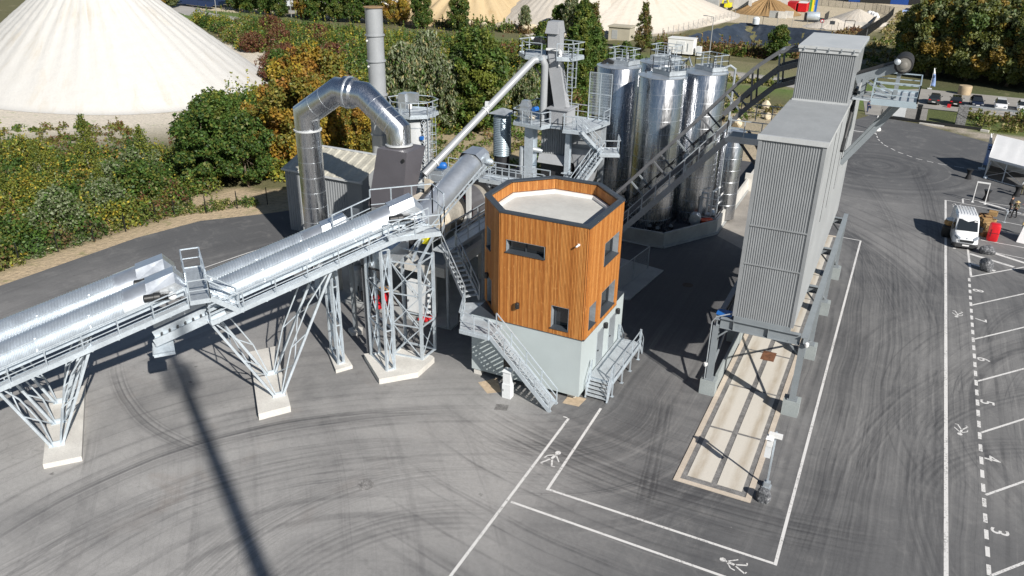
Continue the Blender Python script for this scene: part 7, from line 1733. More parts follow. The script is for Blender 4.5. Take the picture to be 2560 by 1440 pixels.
# ================================================================ STOCKPILES
def pile_mat(name, c1, c2, c3, fl=1.0):
    m, nt, bs = new_mat(name)
    at = nt.nodes.new('ShaderNodeAttribute'); at.attribute_name = 'polar'
    sc = nt.nodes.new('ShaderNodeVectorMath'); sc.operation = 'MULTIPLY'; sc.inputs[1].default_value = (30, 3.0, 1); nt.links.new(at.outputs['Vector'], sc.inputs[0])
    n = noise(nt, sc.outputs[0], 1.3, 5, 0.62, 0.5)
    p = pos(nt); n2 = noise(nt, p, 0.12, 4, 0.6); n3 = noise(nt, p, 3.0, 5, 0.7)
    c = mixc(nt, mapr(nt, n, 0.35, 0.72, 0, 0.5), c1, c2)
    c = mixc(nt, mapr(nt, mathn(nt, 'MULTIPLY', n, mathn(nt, 'ADD', n2, 0.5)), 0.56, 0.8, 0, 0.6), c, c3)
    c = mixc(nt, mapr(nt, n3, 0.3, 0.7), mixc(nt, 1.0, c, (0.93, 0.93, 0.93), 'MULTIPLY'), c)
    nt.links.new(c, bs.inputs['Base Color']); bs.inputs['Roughness'].default_value = 0.95
    bump(nt, bs, mathn(nt, 'ADD', mathn(nt, 'MULTIPLY', n, 0.5), mathn(nt, 'MULTIPLY', n3, 0.22)), 0.4*fl, 0.5)
    return m
def pile(name, label, cx, cy, rx, ry, H, rot, mt_, seed, top=0.08, na=180, nr=70, gul=0.012, skirt=1.10):
    rg = np.random.default_rng(seed)
    th = np.linspace(0, 2*np.pi, na, endpoint=False); t = np.linspace(0, 1, nr)
    ph = rg.uniform(0, 6.28, 8); 
    edge = 1+sum(rg.uniform(-1, 1)*0.03/(k+1)*np.sin((k+2)*th+ph[k]) for k in range(8))
    gull = sum(rg.normal()*gul*np.sin(k*th+rg.uniform(0, 6.28)) for k in (5, 9, 14, 23, 31, 47))
    TT, RRr = np.meshgrid(th, t)
    f = top+(skirt-top)*RRr
    prof = np.where(RRr < 0.93, 1-RRr*1.03, (1-0.93*1.03)*np.clip((1-RRr)/0.07, 0, 1)**2)
    z = H*np.clip(prof, 0, None)*(1-0.0*RRr) + H*0.55*gull[None, :]*np.sin(np.pi*RRr)*0.5
    z += rg.normal(size=z.shape)*0.035*(RRr < .95)
    x = rx*f*edge[None, :]*np.cos(TT); y = ry*f*edge[None, :]*np.sin(TT)
    c, s = math.cos(rot), math.sin(rot)
    vv = np.stack([cx+c*x-s*y, cy+s*x+c*y, np.maximum(z, -0.02)+0.0], -1).reshape(-1, 3)
    vv = np.concatenate([vv, [[cx, cy, H*0.998]]])
    i = np.arange(nr*na).reshape(nr, na); j = np.roll(i, -1, 1)
    ff = np.stack([i[:-1], j[:-1], j[1:], i[1:]], -1).reshape(-1, 4)[:, ::-1]
    capf = np.stack([np.full(na, nr*na), j[0], i[0], i[0]], -1)
    me = bpy.data.meshes.new(name)
    me.from_pydata(vv.tolist(), [], ff.tolist()+[[nr*na, a, b] for a, b in zip(i[0].tolist(), j[0].tolist())])
    pol = np.stack([np.abs((TT/(2*np.pi)*2) % 2-1)*1.0+0*RRr, RRr, 0*RRr], -1).reshape(-1, 3); pol = np.concatenate([pol, [[0, 0, 0]]])
    set_col(me, pol, 'polar')
    me.polygons.foreach_set('use_smooth', [True]*len(me.polygons))
    me.materials.append(mt_)
    o = bpy.data.objects.new(name, me); COL.objects.link(o)
    return tag(o, label, 'stockpile')
chalkm = pile_mat('chalk', (0.575, 0.565, 0.54), (0.55, 0.53, 0.49), (0.49, 0.43, 0.335))
sandm = pile_mat('sand', (0.52, 0.40, 0.235), (0.46, 0.34, 0.185), (0.40, 0.26, 0.115))
gravm = pile_mat('pale_gravel', (0.58, 0.53, 0.46), (0.52, 0.46, 0.38), (0.46, 0.39, 0.29))
brownm = pile_mat('brown_earth', (0.30, 0.19, 0.085), (0.24, 0.14, 0.055), (0.36, 0.25, 0.13))
pile('chalk_pile', 'huge white chalk stockpile rising beyond the thicket', -125.75, 96.2, 22.4, 33.3, 18.6, 1.23, chalkm, 3)
pile('sand_pile', 'yellow sand stockpile with slumped foot behind the roadside trees', -114, 208, 26, 22, 13, 0.2, sandm, 4, gul=0.07)
pile('sand_pile', 'smooth pale beige stockpile behind the cypress like trees', -86, 212, 21, 26, 14, 0.4, gravm, 5)
pile('gravel_pile', 'long pale gravel stockpile with a fence along its foot', -71, 226, 17, 44, 11, -0.24, gravm, 6)
pile('earth_pile', 'brown earth heap beside the red containers', -44.5, 271, 9.5, 9, 4.4, 0.2, brownm, 7, gul=0.08)
pile('gravel_pile', 'small grey gravel heap inside the low walled bay', -17.5, 262, 8, 14, 3.4, 0.1, gravm, 8)
pile('gravel_pile', 'low beige heap before the walled bay with a round sign', -22.0, 243, 7, 5, 2.4, 0.1, gravm, 9)
rg = np.random.default_rng(11)
for i in range(16):
    t_ = i/15; x = -104+20*t_+rg.uniform(-2, 2); y = 185.5+rg.uniform(-0.5, 3)
    o = rock_mesh('boulder', (x, y, 0), rg.uniform(0.7, 1.5), 'pale boulder in the slumped foot of the yellow sand pile', 50+i); o['category'] = 'boulder'; o['group'] = 'pale boulders at the foot of the sand pile'
    o.data.materials.clear(); o.data.materials.append(M['palerock'] if 'palerock' in M else M.setdefault('palerock', mat('pale_rock', (0.55, 0.47, 0.34), 0.95, 0, 0.2, 1, 0.2, 6, 0.5, 6)))

# ================================================================ FAR BUILDINGS AND EQUIPMENT
def building(name, lo, hi, label, cat, wall, roof_mt, roof_h=0.3, over=0.3, door=None, rz=0.0):
    t = thing(name, ((lo[0]+hi[0])/2, (lo[1]+hi[1])/2, lo[2]), label, cat)
    m = MB(); m.box(lo, hi); m.build('wall', wall, t)
    m = MB(); m.box((lo[0]-over, lo[1]-over, hi[2]), (hi[0]+over, hi[1]+over, hi[2]+roof_h)); m.build('roof', roof_mt, t)
    if door:
        for (a, b, za, zb, mt_) in door: m = MB(); m.box((lo[0]+a, lo[1]-0.05, lo[2]+za), (lo[0]+b, lo[1]-0.002, lo[2]+zb)); m.build('door', mt_, t)
    return t
M['beige'] = mat('beige_kiosk_render', (0.42, 0.385, 0.30), 0.8, 0, 0.06, 0.6)
building('kiosk', (-66.2, 186.2, 0), (-61.0, 190.0, 2.9), 'beige transformer kiosk with flat roof before the beige stockpile', 'kiosk', 'beige', M['beige'], 0.3, 0.25, [(0.8, 2.2, 0.3, 2.3, 'concrete_grey')])
cbn = building('site_cabin', (-47.6, 171.6, 0.35), (-42.2, 174.6, 3.3), 'white site cabin with double doors near the pond liner', 'cabin', 'white', 'white', 0.16, 0.1, [(1.9, 2.8, 0.4, 2.5, 'offwhite'), (2.85, 3.7, 0.4, 2.5, 'offwhite'), (4.2, 4.4, 0.6, 2.2, 'galv_dull')])
m = MB()
for x in (-47, -45, -42.8):
    m.box((x-0.2, 171.7, 0), (x+0.2, 174.5, 0.35))
m.build('skid', 'dark', cbn)
m = MB(); m.box((-41.6, 171.9, 0.2), (-40.6, 173.2, 2.0)); tag(m.build('cabinet', 'offwhite'), 'narrow white cabinet next to the white site cabin', 'cabinet')
bb = thing('blue_building', (-6, 336, 0), 'big dark blue industrial building on the far horizon', 'building')
m = MB(); m.box((-26, 330, 0), (8, 350, 12)); m.build('wall', 'bluedark', bb)
m = MB(); m.box((-26.4, 329.6, 12), (8.4, 350.4, 12.6)); m.build('roof', 'grey_paint', bb)
m = MB(); m.box((-22, 329.9, 0), (-12, 329.99, 4)); m.box((-6, 329.9, 0), (-1, 329.99, 3)); m.build('door', 'black', bb)
wbld = thing('warehouse', (-190, 215, 0), 'long white warehouse hidden behind the far trees', 'warehouse')
m = MB(); m.box((-215, 214, 0), (-150, 240, 6)); m.build('wall', 'white', wbld); m = MB(); m.box((-215.5, 213.5, 6), (-149.5, 240.5, 6.6)); m.build('roof', 'grey_paint', wbld)
m = MB()
for x in np.arange(-212, -152, 6): m.box((x, 213.9, 1.2), (x+3, 213.98, 3.6))
m.build('window', 'glass', wbld)
sp_ = thing('solar_array', (-196, 190, 0), 'dark blue solar panel field beyond the road', 'solar panels')
m = MB()
for k in range(4): m.hexa([(-206, 184+k*4, 0.6), (-187, 181+k*4, 0.6), (-187, 183.4+k*4, 1.7), (-206, 186.4+k*4, 1.7), (-206, 184+k*4, 0.66), (-187, 181+k*4, 0.66), (-187, 183.4+k*4, 1.76), (-206, 186.4+k*4, 1.76)])
m.build('panel', mat('solar_glass', (0.02, 0.03, 0.07), 0.15, 0, 0.1, 1), sp_)
rs_ = thing('roof_structure', (-163, 192, 0), 'pale ribbed low roof glimpsed between the roadside trees', 'roof')
m = MB(); m.corr((-170, 186, 2.0), (12, 0, 0), (0, 10, 3.0), (0, -0.3, 1), 0.8, 0.1); m.build('roof_sheet', 'pale_paint', rs_); m = MB(); m.box((-169.5, 187, 0), (-158.5, 195.5, 2.2)); m.build('wall', 'concrete_grey', rs_)
cw = thing('retaining_wall', (-66, 270, 0), 'grey concrete retaining wall between two stockpiles', 'wall')
m = MB(); m.box((-92, 262, 0), (-58, 263, 5.5)); m.build('wall', 'concrete_grey', cw); m = MB(); m.box((-57, 280, 0), (-40, 281, 4.5)); m.box((-50, 268, 0), (-49, 281, 4.5)); m.build('side_wall', 'concrete', cw)
pile('sand_pile', 'small orange sand heap against the retaining wall', -76, 257, 7, 4, 2.4, 0, sandm, 12)
for i, (x, y, mt_, lb) in enumerate(((-35.5, 284, 'red', 'red shipping container at the end of the brown earth heap'), (-38.8, 283.2, 'red_cloth', 'darker red shipping container partly behind the brown heap'))):
    t = thing('shipping_container', (x, y, 0), lb, 'container')
    m = MB(); m.corr((x-1.3, y-3, 0.15), (2.6, 0, 0), (0, 0, 2.6), (0, -1, 0), 0.28, 0.06); m.corr((x+1.3, y-3, 0.15), (0, 6, 0), (0, 0, 2.6), (1, 0, 0), 0.28, 0.06); m.box((x-1.29, y-2.99, 0.15), (x+1.29, y+3, 2.7)); m.build('body', mt_, t)
    m = MB(); m.box((x-1.35, y-3.08, 2.7), (x+1.35, y+3.05, 2.85)); m.build('roof_frame', 'white' if i == 0 else mt_, t)
for x, mt_, lb in ((-32.9, 'yellow', 'yellow upright panel beside the red container'), (-31.9, 'blue', 'blue upright panel beside the red container'), (-33.5, 'green_paint', 'green upright panel beside the red container')):
    m = MB(); m.box((x-0.3, 285.0, 0), (x+0.35, 285.4, 4.2)); tag(m.build('upright_panel', mt_), lb, 'panel')
ex = thing('excavator', (-57.6, 273, 0), 'yellow and white excavator working between gravel pile and brown heap', 'excavator')
for sgn in (-1, 1): m = MB(); m.box((-57.6+sgn*1.1-0.3, 271, 0), (-57.6+sgn*1.1+0.3, 275, 0.9)); m.build('track', 'dark', ex)
m = MB(); m.box((-58.8, 271.4, 0.9), (-56.4, 275, 2.2)); m.build('house', 'yellow', ex)
m = MB(); m.box((-58.7, 271.2, 2.2), (-57.5, 273, 3.4)); m.build('cab', 'offwhite', ex)
m = MB(); m.bar((-57.0, 272, 2), (-57.6, 268.6, 5.2), 0.4); m.bar((-57.6, 268.6, 5.2), (-57.8, 266.8, 2.4), 0.35); m.build('boom', 'yellow', ex)
m = MB(); m.hexa([(-58.4, 266.2, 1.2), (-57.2, 266.2, 1.2), (-57.2, 267.2, 1.2), (-58.4, 267.2, 1.2), (-58.4, 266.4, 2.4), (-57.2, 266.4, 2.4), (-57.2, 267, 2.4), (-58.4, 267, 2.4)]); m.build('bucket', 'dark', ex)
m = MB(); m.lathe((-41.6, 237.6, 0.1), [(0.9, 0), (0.95, 0.2), (0.95, 1.5), (0.6, 1.9), (0.2, 2.0)], 18); tag(m.build('water_tank', 'plastic', None, True), 'round white plastic water tank at the rim of the lined pond', 'tank')
ct2 = thing('tank_trailer', (-28.5, 254, 0), 'grey metal tank with dark ends on the quarry track', 'tank')
m = MB(); m.lathe((-30.6, 254, 1.5), [(0.3, 0), (1.2, 0.2), (1.3, 0.5), (1.3, 3.3), (1.2, 3.6), (0.3, 3.8)], 20, ax=(1, 0.1, 0)); m.build('barrel', 'galv', ct2, True); m = MB(); m.box((-30.5, 253.2, 0), (-27, 254.8, 0.5)); m.build('chassis', 'dark', ct2)
m = MB(); m.box((-31.0, 252.9, 0), (-30.6, 255.2, 2.4)); m.build('end_frame', 'dark', ct2)
for i, (x, y, lb) in enumerate(((-40.5, 259, 'grey concrete block at the foot of the brown earth heap'), (-37.9, 258.5, 'pale concrete block row end before the red container'), (-36.4, 261, 'concrete block standing behind another near the red container'))):
    m = MB(); m.box((x-1.2, y-0.5, 0), (x+1.2, y+0.5, 1.9)); tag(m.build('concrete_block', 'concrete' if i else 'concrete_grey'), lb, 'block')
bw = thing('bay_wall', (-17, 252, 0), 'low walled storage bay with dark fence panels around grey gravel', 'wall')
m = MB(); m.box((-26, 248.5, 0), (-12.5, 249, 1.3)); m.box((-13.0, 249, 0), (-12.5, 270, 1.3)); m.build('wall', 'concrete', bw)
m = MB(); m.box((-12.45, 240, 0.1), (-12.35, 262, 2.2)); m.box((-25.8, 256, 0.1), (-25.7, 266, 2.2)); m.build('dark_panel', 'black', bw)
for i, (x, y) in enumerate(((-15.5, 281), (-14, 277), (-13.2, 274))):
    o = rock_mesh('big_bag', (x, y, 0), 1.2, ['white bulk bag behind the walled gravel bay, the furthest of three', 'white bulk bag behind the walled gravel bay, between two others', 'white bulk bag behind the walled gravel bay, the nearest of three'][i], 80+i); o['category'] = 'bag'; o.data.materials.clear(); o.data.materials.append(M['canvas'])
def signpost_(x, y, label, round_=True):
    t = thing('sign', (x, y, 0), label, 'sign')
    m = MB(); m.bar((x, y, 0), (x, y, 2.6), 0.08); m.build('post', 'galv_dull', t)
    if round_:
        m = MB(); m.lathe((x, y-0.06, 2.2), [(0.48, 0), (0.48, 0.03)], 20, ax=(0, -1, 0)); m.build('sign_face', 'white', t)
        m = MB(); m.lathe((x, y-0.065, 2.2), [(0.34, 0), (0.50, 0.0), (0.50, 0.05), (0.34, 0.05)], 24, ax=(0, -1, 0), cap=False); m.build('red_ring', 'red', t)
    else:
        m = MB(); m.box((x-0.65, y-0.07, 1.5), (x+0.65, y-0.04, 2.4)); m.build('sign_face', 'anthracite', t)
signpost_(-24.2, 236.4, 'round white sign with red ring on the quarry fence'); signpost_(-21.6, 236.4, 'dark square sign on the quarry fence next to the round one', False)
m = MB(); m.bar((-18.3, 234, 0), (-18.3, 234, 3), 0.14); m.bar((-15.9, 234, 0), (-15.9, 234, 3), 0.14); m.bar((-18.3, 234, 3), (-15.9, 234, 3), 0.14); tag(m.build('portal', 'dark'), 'dark empty portal frame beside the quarry fence', 'portal')
# pond liner laid over the pit
pxs = np.arange(-55, -14, 1.0); pys = np.arange(184, 243, 1.0); PX, PY = np.meshgrid(pxs, pys)
ins = inpoly(PX, PY, PIT) | (polydist(PX, PY, PIT) < 1.6)
PZ = pit_depth(PX, PY) + 0.05 + 0.05*RNG.normal(size=PX.shape)
ii = np.arange(PX.size).reshape(PX.shape); ok = ins[:-1, :-1] & ins[1:, :-1] & ins[:-1, 1:] & ins[1:, 1:]
ff = np.stack([ii[:-1, :-1], ii[:-1, 1:], ii[1:, 1:], ii[1:, :-1]], -1)[ok]
me = bpy.data.meshes.new('pond_liner'); np_mesh(me, np.stack([PX, PY, PZ], -1).reshape(-1, 3), ff); me.materials.append(M['liner'])
lo_ = bpy.data.objects.new('pond_liner', me); COL.objects.link(lo_); tag(lo_, 'black plastic liner wrinkled over the sides of the sunken pond', 'pond liner')

def lamp(x, y, h, arm, label):
    t = thing('street_lamp', (x, y, 0), label, 'street lamp', 'lamp posts along the public road')
    m = MB(); m.lathe((x, y, 0), [(0.11, 0), (0.07, h)], 8); m.build('post', 'lamp_metal', t, True)
    m = MB(); m.bar((x, y, h-0.05), (x+arm, y, h+0.1), 0.08); m.build('arm', 'lamp_metal', t)
    m = MB(); m.obox((x+arm*1.2, y, h+0.1), (1, 0, 0), (0, 1, 0), Z, 0.7, 0.25, 0.12); m.build('lamp_head', 'lamp_metal', t)
lamp(-32.5, 144.5, 11, -1.2, 'tall lamp post rising behind the tank railings near the pond'); lamp(-102.3, 181, 9, -1.2, 'lamp post beside the yellow sand pile'); lamp(-72.5, 187, 9, -1.2, 'lamp post among the cypress like trees'); lamp(-151.5, 174.3, 8.5, 1.2, 'lamp post on the bright grass strip by the far road'); lamp(-178, 174, 8.5, 1.2, 'lamp post near the solar panels'); lamp(-1.0, 313, 10, 1, 'lamp post before the blue building')
def fence(name, pts, h, step, label, mt_='black', bars=0, group=None):
    pts = [V(*p, 0) for p in pts]; t = thing(name, pts[0], label, 'fence')
    m = MB()
    for a, b in zip(pts[:-1], pts[1:]):
        k = max(1, int((b-a).length/step))
        for i in range(k+1): p = a.lerp(b, i/k); m.bar(p, p+Z*h, 0.09)
    m.build('posts', mt_, t)
    m = MB()
    for a, b in zip(pts[:-1], pts[1:]):
        for zz in np.arange(0.2, h, h/7): m.bar(a+Z*zz, b+Z*zz, 0.02)
        if bars:
            k = int((b-a).length/bars)
            for i in range(k): p = a.lerp(b, i/k); m.bar(p, p+Z*h, 0.05)
    m.build('mesh', mt_, t)
fence('mesh_fence', [(-59, 190), (-56.2, 197), (-50.2, 251)], 2.2, 3.2, 'mesh fence along the foot of the long gravel pile', 'lamp_metal')
fence('mesh_fence', [(-49, 240), (-40, 239), (-20, 235.5), (-14, 226), (-12, 224)], 2.2, 4.0, 'mesh fence along the far rim of the lined pond', 'lamp_metal')
fence('mesh_fence', [(-53, 180.5), (-44, 180), (-33, 179.3), (-24, 183), (-16, 187)], 2.0, 3.0, 'dark mesh fence between the road and the pond', 'black')
fence('mesh_fence', [(-14, 205), (-12.5, 225), (-11.2, 245), (-9.8, 262), (-9.0, 289), (-16, 300), (-40, 312)], 2.4, 2.6, 'tall dark bar fence curving beside the dirt track', 'black', 0.35)
fence('mesh_fence', [(-143, 178), (-120, 178.5), (-102, 182.5), (-86, 184), (-76, 186)], 2.0, 3.0, 'dark mesh fence at the back of the roadside grass', 'black')
fence('mesh_fence', [(-96, 118), (-84, 104), (-74, 112), (-62, 126)], 1.5, 6, 'thin wire fence in the scrub beyond the chalk pile', 'lamp_metal')
for i, (x, y, r) in enumerate(((-22.5, 104, 0.6), (-20.5, 113, 0.8), (-17.5, 120, 0.6), (-19, 127, 0.8), (-24, 110, 0.5))):
    o = rock_mesh('boulder', (x, y, 0), r, 'pale boulder on the rubble behind the truss conveyor', 120+i); o['category'] = 'boulder'; o['group'] = 'pale boulders behind the truss conveyor'; o.data.materials.clear(); o.data.materials.append(M['palerock'])
rb2 = thing('rubble_wall', (-24, 118, 0), 'small beige block wall stub behind the truss conveyor', 'wall')
m = MB(); m.box((-21.5, 99, 0), (-20.0, 99.4, 1.8)); m.build('wall', 'beige', rb2)

# ================================================================ VEGETATION
def foliage_mat(name):
    m, nt, bs = new_mat(name)
    at = nt.nodes.new('ShaderNodeAttribute'); at.attribute_name = 'tint'
    nt.links.new(at.outputs['Color'], bs.inputs['Base Color'])
    bs.inputs['Roughness'].default_value = 0.55; bs.inputs['Specular IOR Level'].default_value = 0.35
    tr = nt.nodes.new('ShaderNodeBsdfTranslucent'); br_ = mixc(nt, 1.0, at.outputs['Color'], (1.25, 1.3, 0.7), 'MULTIPLY'); nt.links.new(br_, tr.inputs[0])
    mx = nt.nodes.new('ShaderNodeMixShader'); mx.inputs[0].default_value = 0.28
    nt.links.new(bs.outputs[0], mx.inputs[1]); nt.links.new(tr.outputs[0], mx.inputs[2]); nt.links.new(mx.outputs[0], nt.nodes['Material Output'].inputs[0])
    return m
FOL = foliage_mat('leaves')
def leaf_mesh(name, P, out, size, col, rg, asp=1.6, drop=0.0, upb=0.35, jit=0.8):
    """rhombic leaf clumps: positions P, outward directions, sizes and colours"""
    n = len(P)
    nr = rg.normal(size=(n, 3))*jit + out*0.7 + np.array([0, 0, upb]); nr /= np.linalg.norm(nr, axis=1)[:, None]
    a = rg.normal(size=(n, 3)); a[:, 2] += drop*3
    a -= nr*np.sum(a*nr, 1)[:, None]; a /= np.linalg.norm(a, axis=1)[:, None]
    b = np.cross(nr, a)
    s = size[:, None]; A = a*s*0.5*asp; B = b*s*0.5; bend = nr*s*0.12
    vv = np.stack([P-A, P+B-bend, P+A, P-B-bend], 1).reshape(-1, 3)
    ff = np.arange(4*n).reshape(n, 4)
    me = bpy.data.meshes.new(name); np_mesh(me, vv, ff); set_col(me, np.repeat(col, 4, 0)); me.materials.append(FOL)
    return me
PAL = dict(deep=(0.026, 0.052, 0.012), green=(0.046, 0.085, 0.016), olive=(0.085, 0.095, 0.02), lime=(0.14, 0.155, 0.025), yellow=(0.25, 0.19, 0.025), gold=(0.22, 0.13, 0.02),
           orange=(0.19, 0.085, 0.02), rust=(0.105, 0.045, 0.022), wine=(0.075, 0.022, 0.022), silver=(0.17, 0.19, 0.125), sage=(0.095, 0.115, 0.055), brown=(0.11, 0.07, 0.032), straw=(0.24, 0.20, 0.10))
PAL = {k: np.array(v)*1.55 for k, v in PAL.items()}
def palette(rg, n, mix):
    ks = list(mix); w_ = np.array([mix[k] for k in ks], float); w_ /= w_.sum()
    c = np.stack([PAL[k] for k in ks])[rg.choice(len(ks), n, p=w_)]
    return c
def blob_points(rg, blobs, per, shell=0.55):
    """sample leaves in the outer shell of ellipsoid blobs (cx,cy,cz,rx,ry,rz)"""
    Ps, Os, ids = [], [], []
    for i, (cx, cy, cz, rx, ry, rz) in enumerate(blobs):
        k = max(6, int(per*1.7*(rx*ry+ry*rz+rx*rz)/3))
        d = rg.normal(size=(k, 3)); d /= np.linalg.norm(d, axis=1)[:, None]
        u = shell+(1-shell)*rg.random(k)**0.6
        Ps.append(np.array([cx, cy, cz])+d*u[:, None]*np.array([rx, ry, rz])); Os.append(d); ids.append(np.full(k, i))
    return np.concatenate(Ps), np.concatenate(Os), np.concatenate(ids)
def crown_blobs(rg, h0, h1, rad, n, br, prof):
    bl = []
    for i in range(n):
        t = (i+rg.random())/n; z = h0+(h1-h0)*t; R_ = rad*prof(t)
        a = i*2.399+rg.uniform(-0.5, 0.5); q = R_*math.sqrt(rg.random()*0.8+0.2)
        s = br*rg.uniform(0.65, 1.25)*(0.6+0.4*prof(t)); bl.append((q*math.cos(a), q*math.sin(a), z, s, s*rg.uniform(0.7, 1.1), s*rg.uniform(0.6, 0.95)))
    for i in range(int(n*0.9)):      # loose sprays standing out of the crown
        t = rg.random()**0.8; z = h0+(h1-h0)*t; R_ = rad*prof(t)*rg.uniform(0.85, 1.22); a = rg.uniform(0, 6.28); s = br*rg.uniform(0.22, 0.45)
        bl.append((R_*math.cos(a), R_*math.sin(a), z+s*rg.uniform(0, 1.2), s*0.8, s*0.8, s*rg.uniform(1.0, 1.9)))
    for i in range(max(3, n//8)):
        a = rg.uniform(0, 6.28); q = rad*0.35*rg.random(); s = br*rg.uniform(0.3, 0.5); bl.append((q*math.cos(a), q*math.sin(a), h1+s*rg.uniform(0, 0.8), s*0.6, s*0.6, s*1.7))
    return bl
def trunk_mb(rg, h, r, limbs, lean=0.05):
    m = MB(); pts = []; k = 6
    for i in range(k+1): pts.append((lean*h*math.sin(i*1.1)*0.5, lean*h*math.cos(i*0.9)*0.4-lean*h*0.4, h*i/k))
    m.sweep(pts, [r*(1-0.8*i/k) for i in range(k+1)], 8)
    for b in limbs:
        i = rg.integers(1, k-1); p0 = V(pts[i]); q = V(*b[:3]); mid = p0.lerp(q, 0.5)+Vector((0, 0, 0.12*(q-p0).length*-0.3))
        rr = r*(1-0.8*i/k)*0.5; m.sweep([p0, mid, q], [rr, rr*0.6, rr*0.2], 5)
    return m
PROTO = {}
def tree_proto(key, seed, h, rad, nb, br, prof, mix, per, leaf, trunk_r=0.18, h0=0.2, bark='bark', crown_h=None, asp=1.6, drop=0.0, shell=0.5, name='tree', lean=0.05, limb_n=10, blobmix=None, fine=None):
    rg = np.random.default_rng(seed)
    bl = crown_blobs(rg, h*h0, h*0.97, rad, nb, br, prof)
    P, O, ids = blob_points(rg, bl, per, shell)
    keep = rg.random(len(P)) < 0.93; P, O, ids = P[keep], O[keep], ids[keep]
    P += rg.normal(size=P.shape)*br*0.10
    keep = P[:, 2] > 0.05; P, O, ids = P[keep], O[keep], ids[keep]
    n = len(P)
    col = palette(rg, n, mix)
    if blobmix is not None:
        bc = palette(rg, len(bl), blobmix)[ids]; col = col*0.35+bc*0.65
    col = col*rg.uniform(0.75, 1.25, (n, 1))
    size = leaf*0.76*rg.uniform(0.6, 1.35, n)
    cm = leaf_mesh('crown', P, O, size, col, rg, asp, drop)
    t = bpy.data.objects.new(name, None); COL.objects.link(t); t['_org'] = (0., 0., 0.)
    c = bpy.data.objects.new('crown', cm); COL.objects.link(c); c.parent = t
    tm = trunk_mb(rg, h*0.82, trunk_r, [b for b in bl[:limb_n]], lean); to = tm.build('trunk', bark, None, True); to.parent = t
    t.hide_render = False
    PROTO[key] = [t, 0]
    return t
def round_(t): return math.sqrt(max(0.0, 1-(2*t-1)**2))*0.9+0.12
def cone_(t): return (1-t)**0.8*0.95+0.06
def col_(t): return 0.75*math.sqrt(max(0.0, 1-(2*t-1)**4))+0.12
tree_proto('maple', 21, 8.8, 2.9, 34, 0.95, lambda t: round_(t)*(0.75+0.4*math.sin(7*t)**2), dict(deep=3, green=4, olive=2), 210, 0.30, 0.17, 0.12, name='broadleaf_tree')
tree_proto('bigtree', 22, 12.5, 3.8, 80, 1.15, lambda t: round_(t)*0.75+0.25*(1-t), dict(green=5, deep=1.5, olive=3, lime=1), 170, 0.34, 0.26, 0.1, name='broadleaf_tree', blobmix=dict(green=4, deep=1, olive=3, lime=0.7))
tree_proto('autumn', 23, 10.5, 4.4, 74, 1.15, round_, dict(gold=4, orange=1.6, olive=3.5, yellow=2.5, green=1), 165, 0.30, 0.2, 0.05, name='autumn_tree', blobmix=dict(gold=3, orange=1, olive=4, yellow=1.5))
tree_proto('birch', 24, 6.5, 1.15, 40, 0.55, lambda t: (1-t)*0.8+0.2, dict(olive=4, lime=3, green=2), 240, 0.17, 0.07, 0.22, bark='birchbark', name='birch_sapling', limb_n=14)
tree_proto('shrub_green', 25, 3.0, 1.6, 26, 0.75, round_, dict(green=4, deep=2, olive=3), 230, 0.22, 0.08, 0.05, name='shrub')
tree_proto('shrub_olive', 26, 3.0, 1.6, 26, 0.75, round_, dict(olive=4, lime=2, yellow=1.2, green=1), 230, 0.22, 0.08, 0.05, name='shrub')
tree_proto('shrub_red', 27, 3.2, 1.9, 30, 0.75, round_, dict(rust=4, wine=3, brown=2, olive=1), 230, 0.2, 0.08, 0.05, name='shrub')
tree_proto('shrub_sage', 28, 3.4, 1.7, 28, 0.75, round_, dict(sage=4, green=2, silver=1), 230, 0.2, 0.08, 0.05, name='shrub')
tree_proto('cypress', 29, 10.5, 2.2, 60, 0.8, lambda t: min(1, 2.6*t+0.45)*cone_(t)*1.2, dict(olive=3, brown=3, green=2, gold=0.8), 190, 0.26, 0.17, 0.06, name='conical_tree', blobmix=dict(olive=3, brown=3, green=2))
tree_proto('roadtree', 30, 8.5, 2.7, 52, 1.0, col_, dict(olive=3, green=3, deep=3, gold=0.8), 180, 0.32, 0.17, 0.1, name='roadside_tree', blobmix=dict(olive=3, green=3, deep=2))
tree_proto('willow', 31, 15.0, 5.2, 110, 1.5, round_, dict(olive=4, sage=5, gold=0.6, green=1.5, silver=1.6), 125, 0.40, 0.34, 0.08, name='willow_tree', asp=2.2, blobmix=dict(olive=4, sage=4, gold=1.2, green=1.5))
tree_proto('wispy', 32, 10.5, 2.6, 70, 0.8, lambda t: 0.35+0.9*(1-t)*t*2.4, dict(silver=3, sage=4, straw=1, green=2), 170, 0.24, 0.12, 0.1, name='white_willow', asp=3.2, drop=0.9, limb_n=20)
def plant(key, x, y, sc, label, cat='tree', group=None, rz=None, sz=None, z=0.0):
    p = PROTO[key]; rz = random.uniform(0, 6.28) if rz is None else rz
    s3 = (sc, sc, sc if sz is None else sz)
    if p[1] == 0:
        o = p[0]; o.location = (x, y, z); o.rotation_euler = (0, 0, rz); o.scale = s3; p[1] = 1
    else: o = copy_tree(p[0], (x, y, z), rz, s3)
    for k in ('group',):
        if k in o: del o[k]
    return tag(o, label, cat, group)
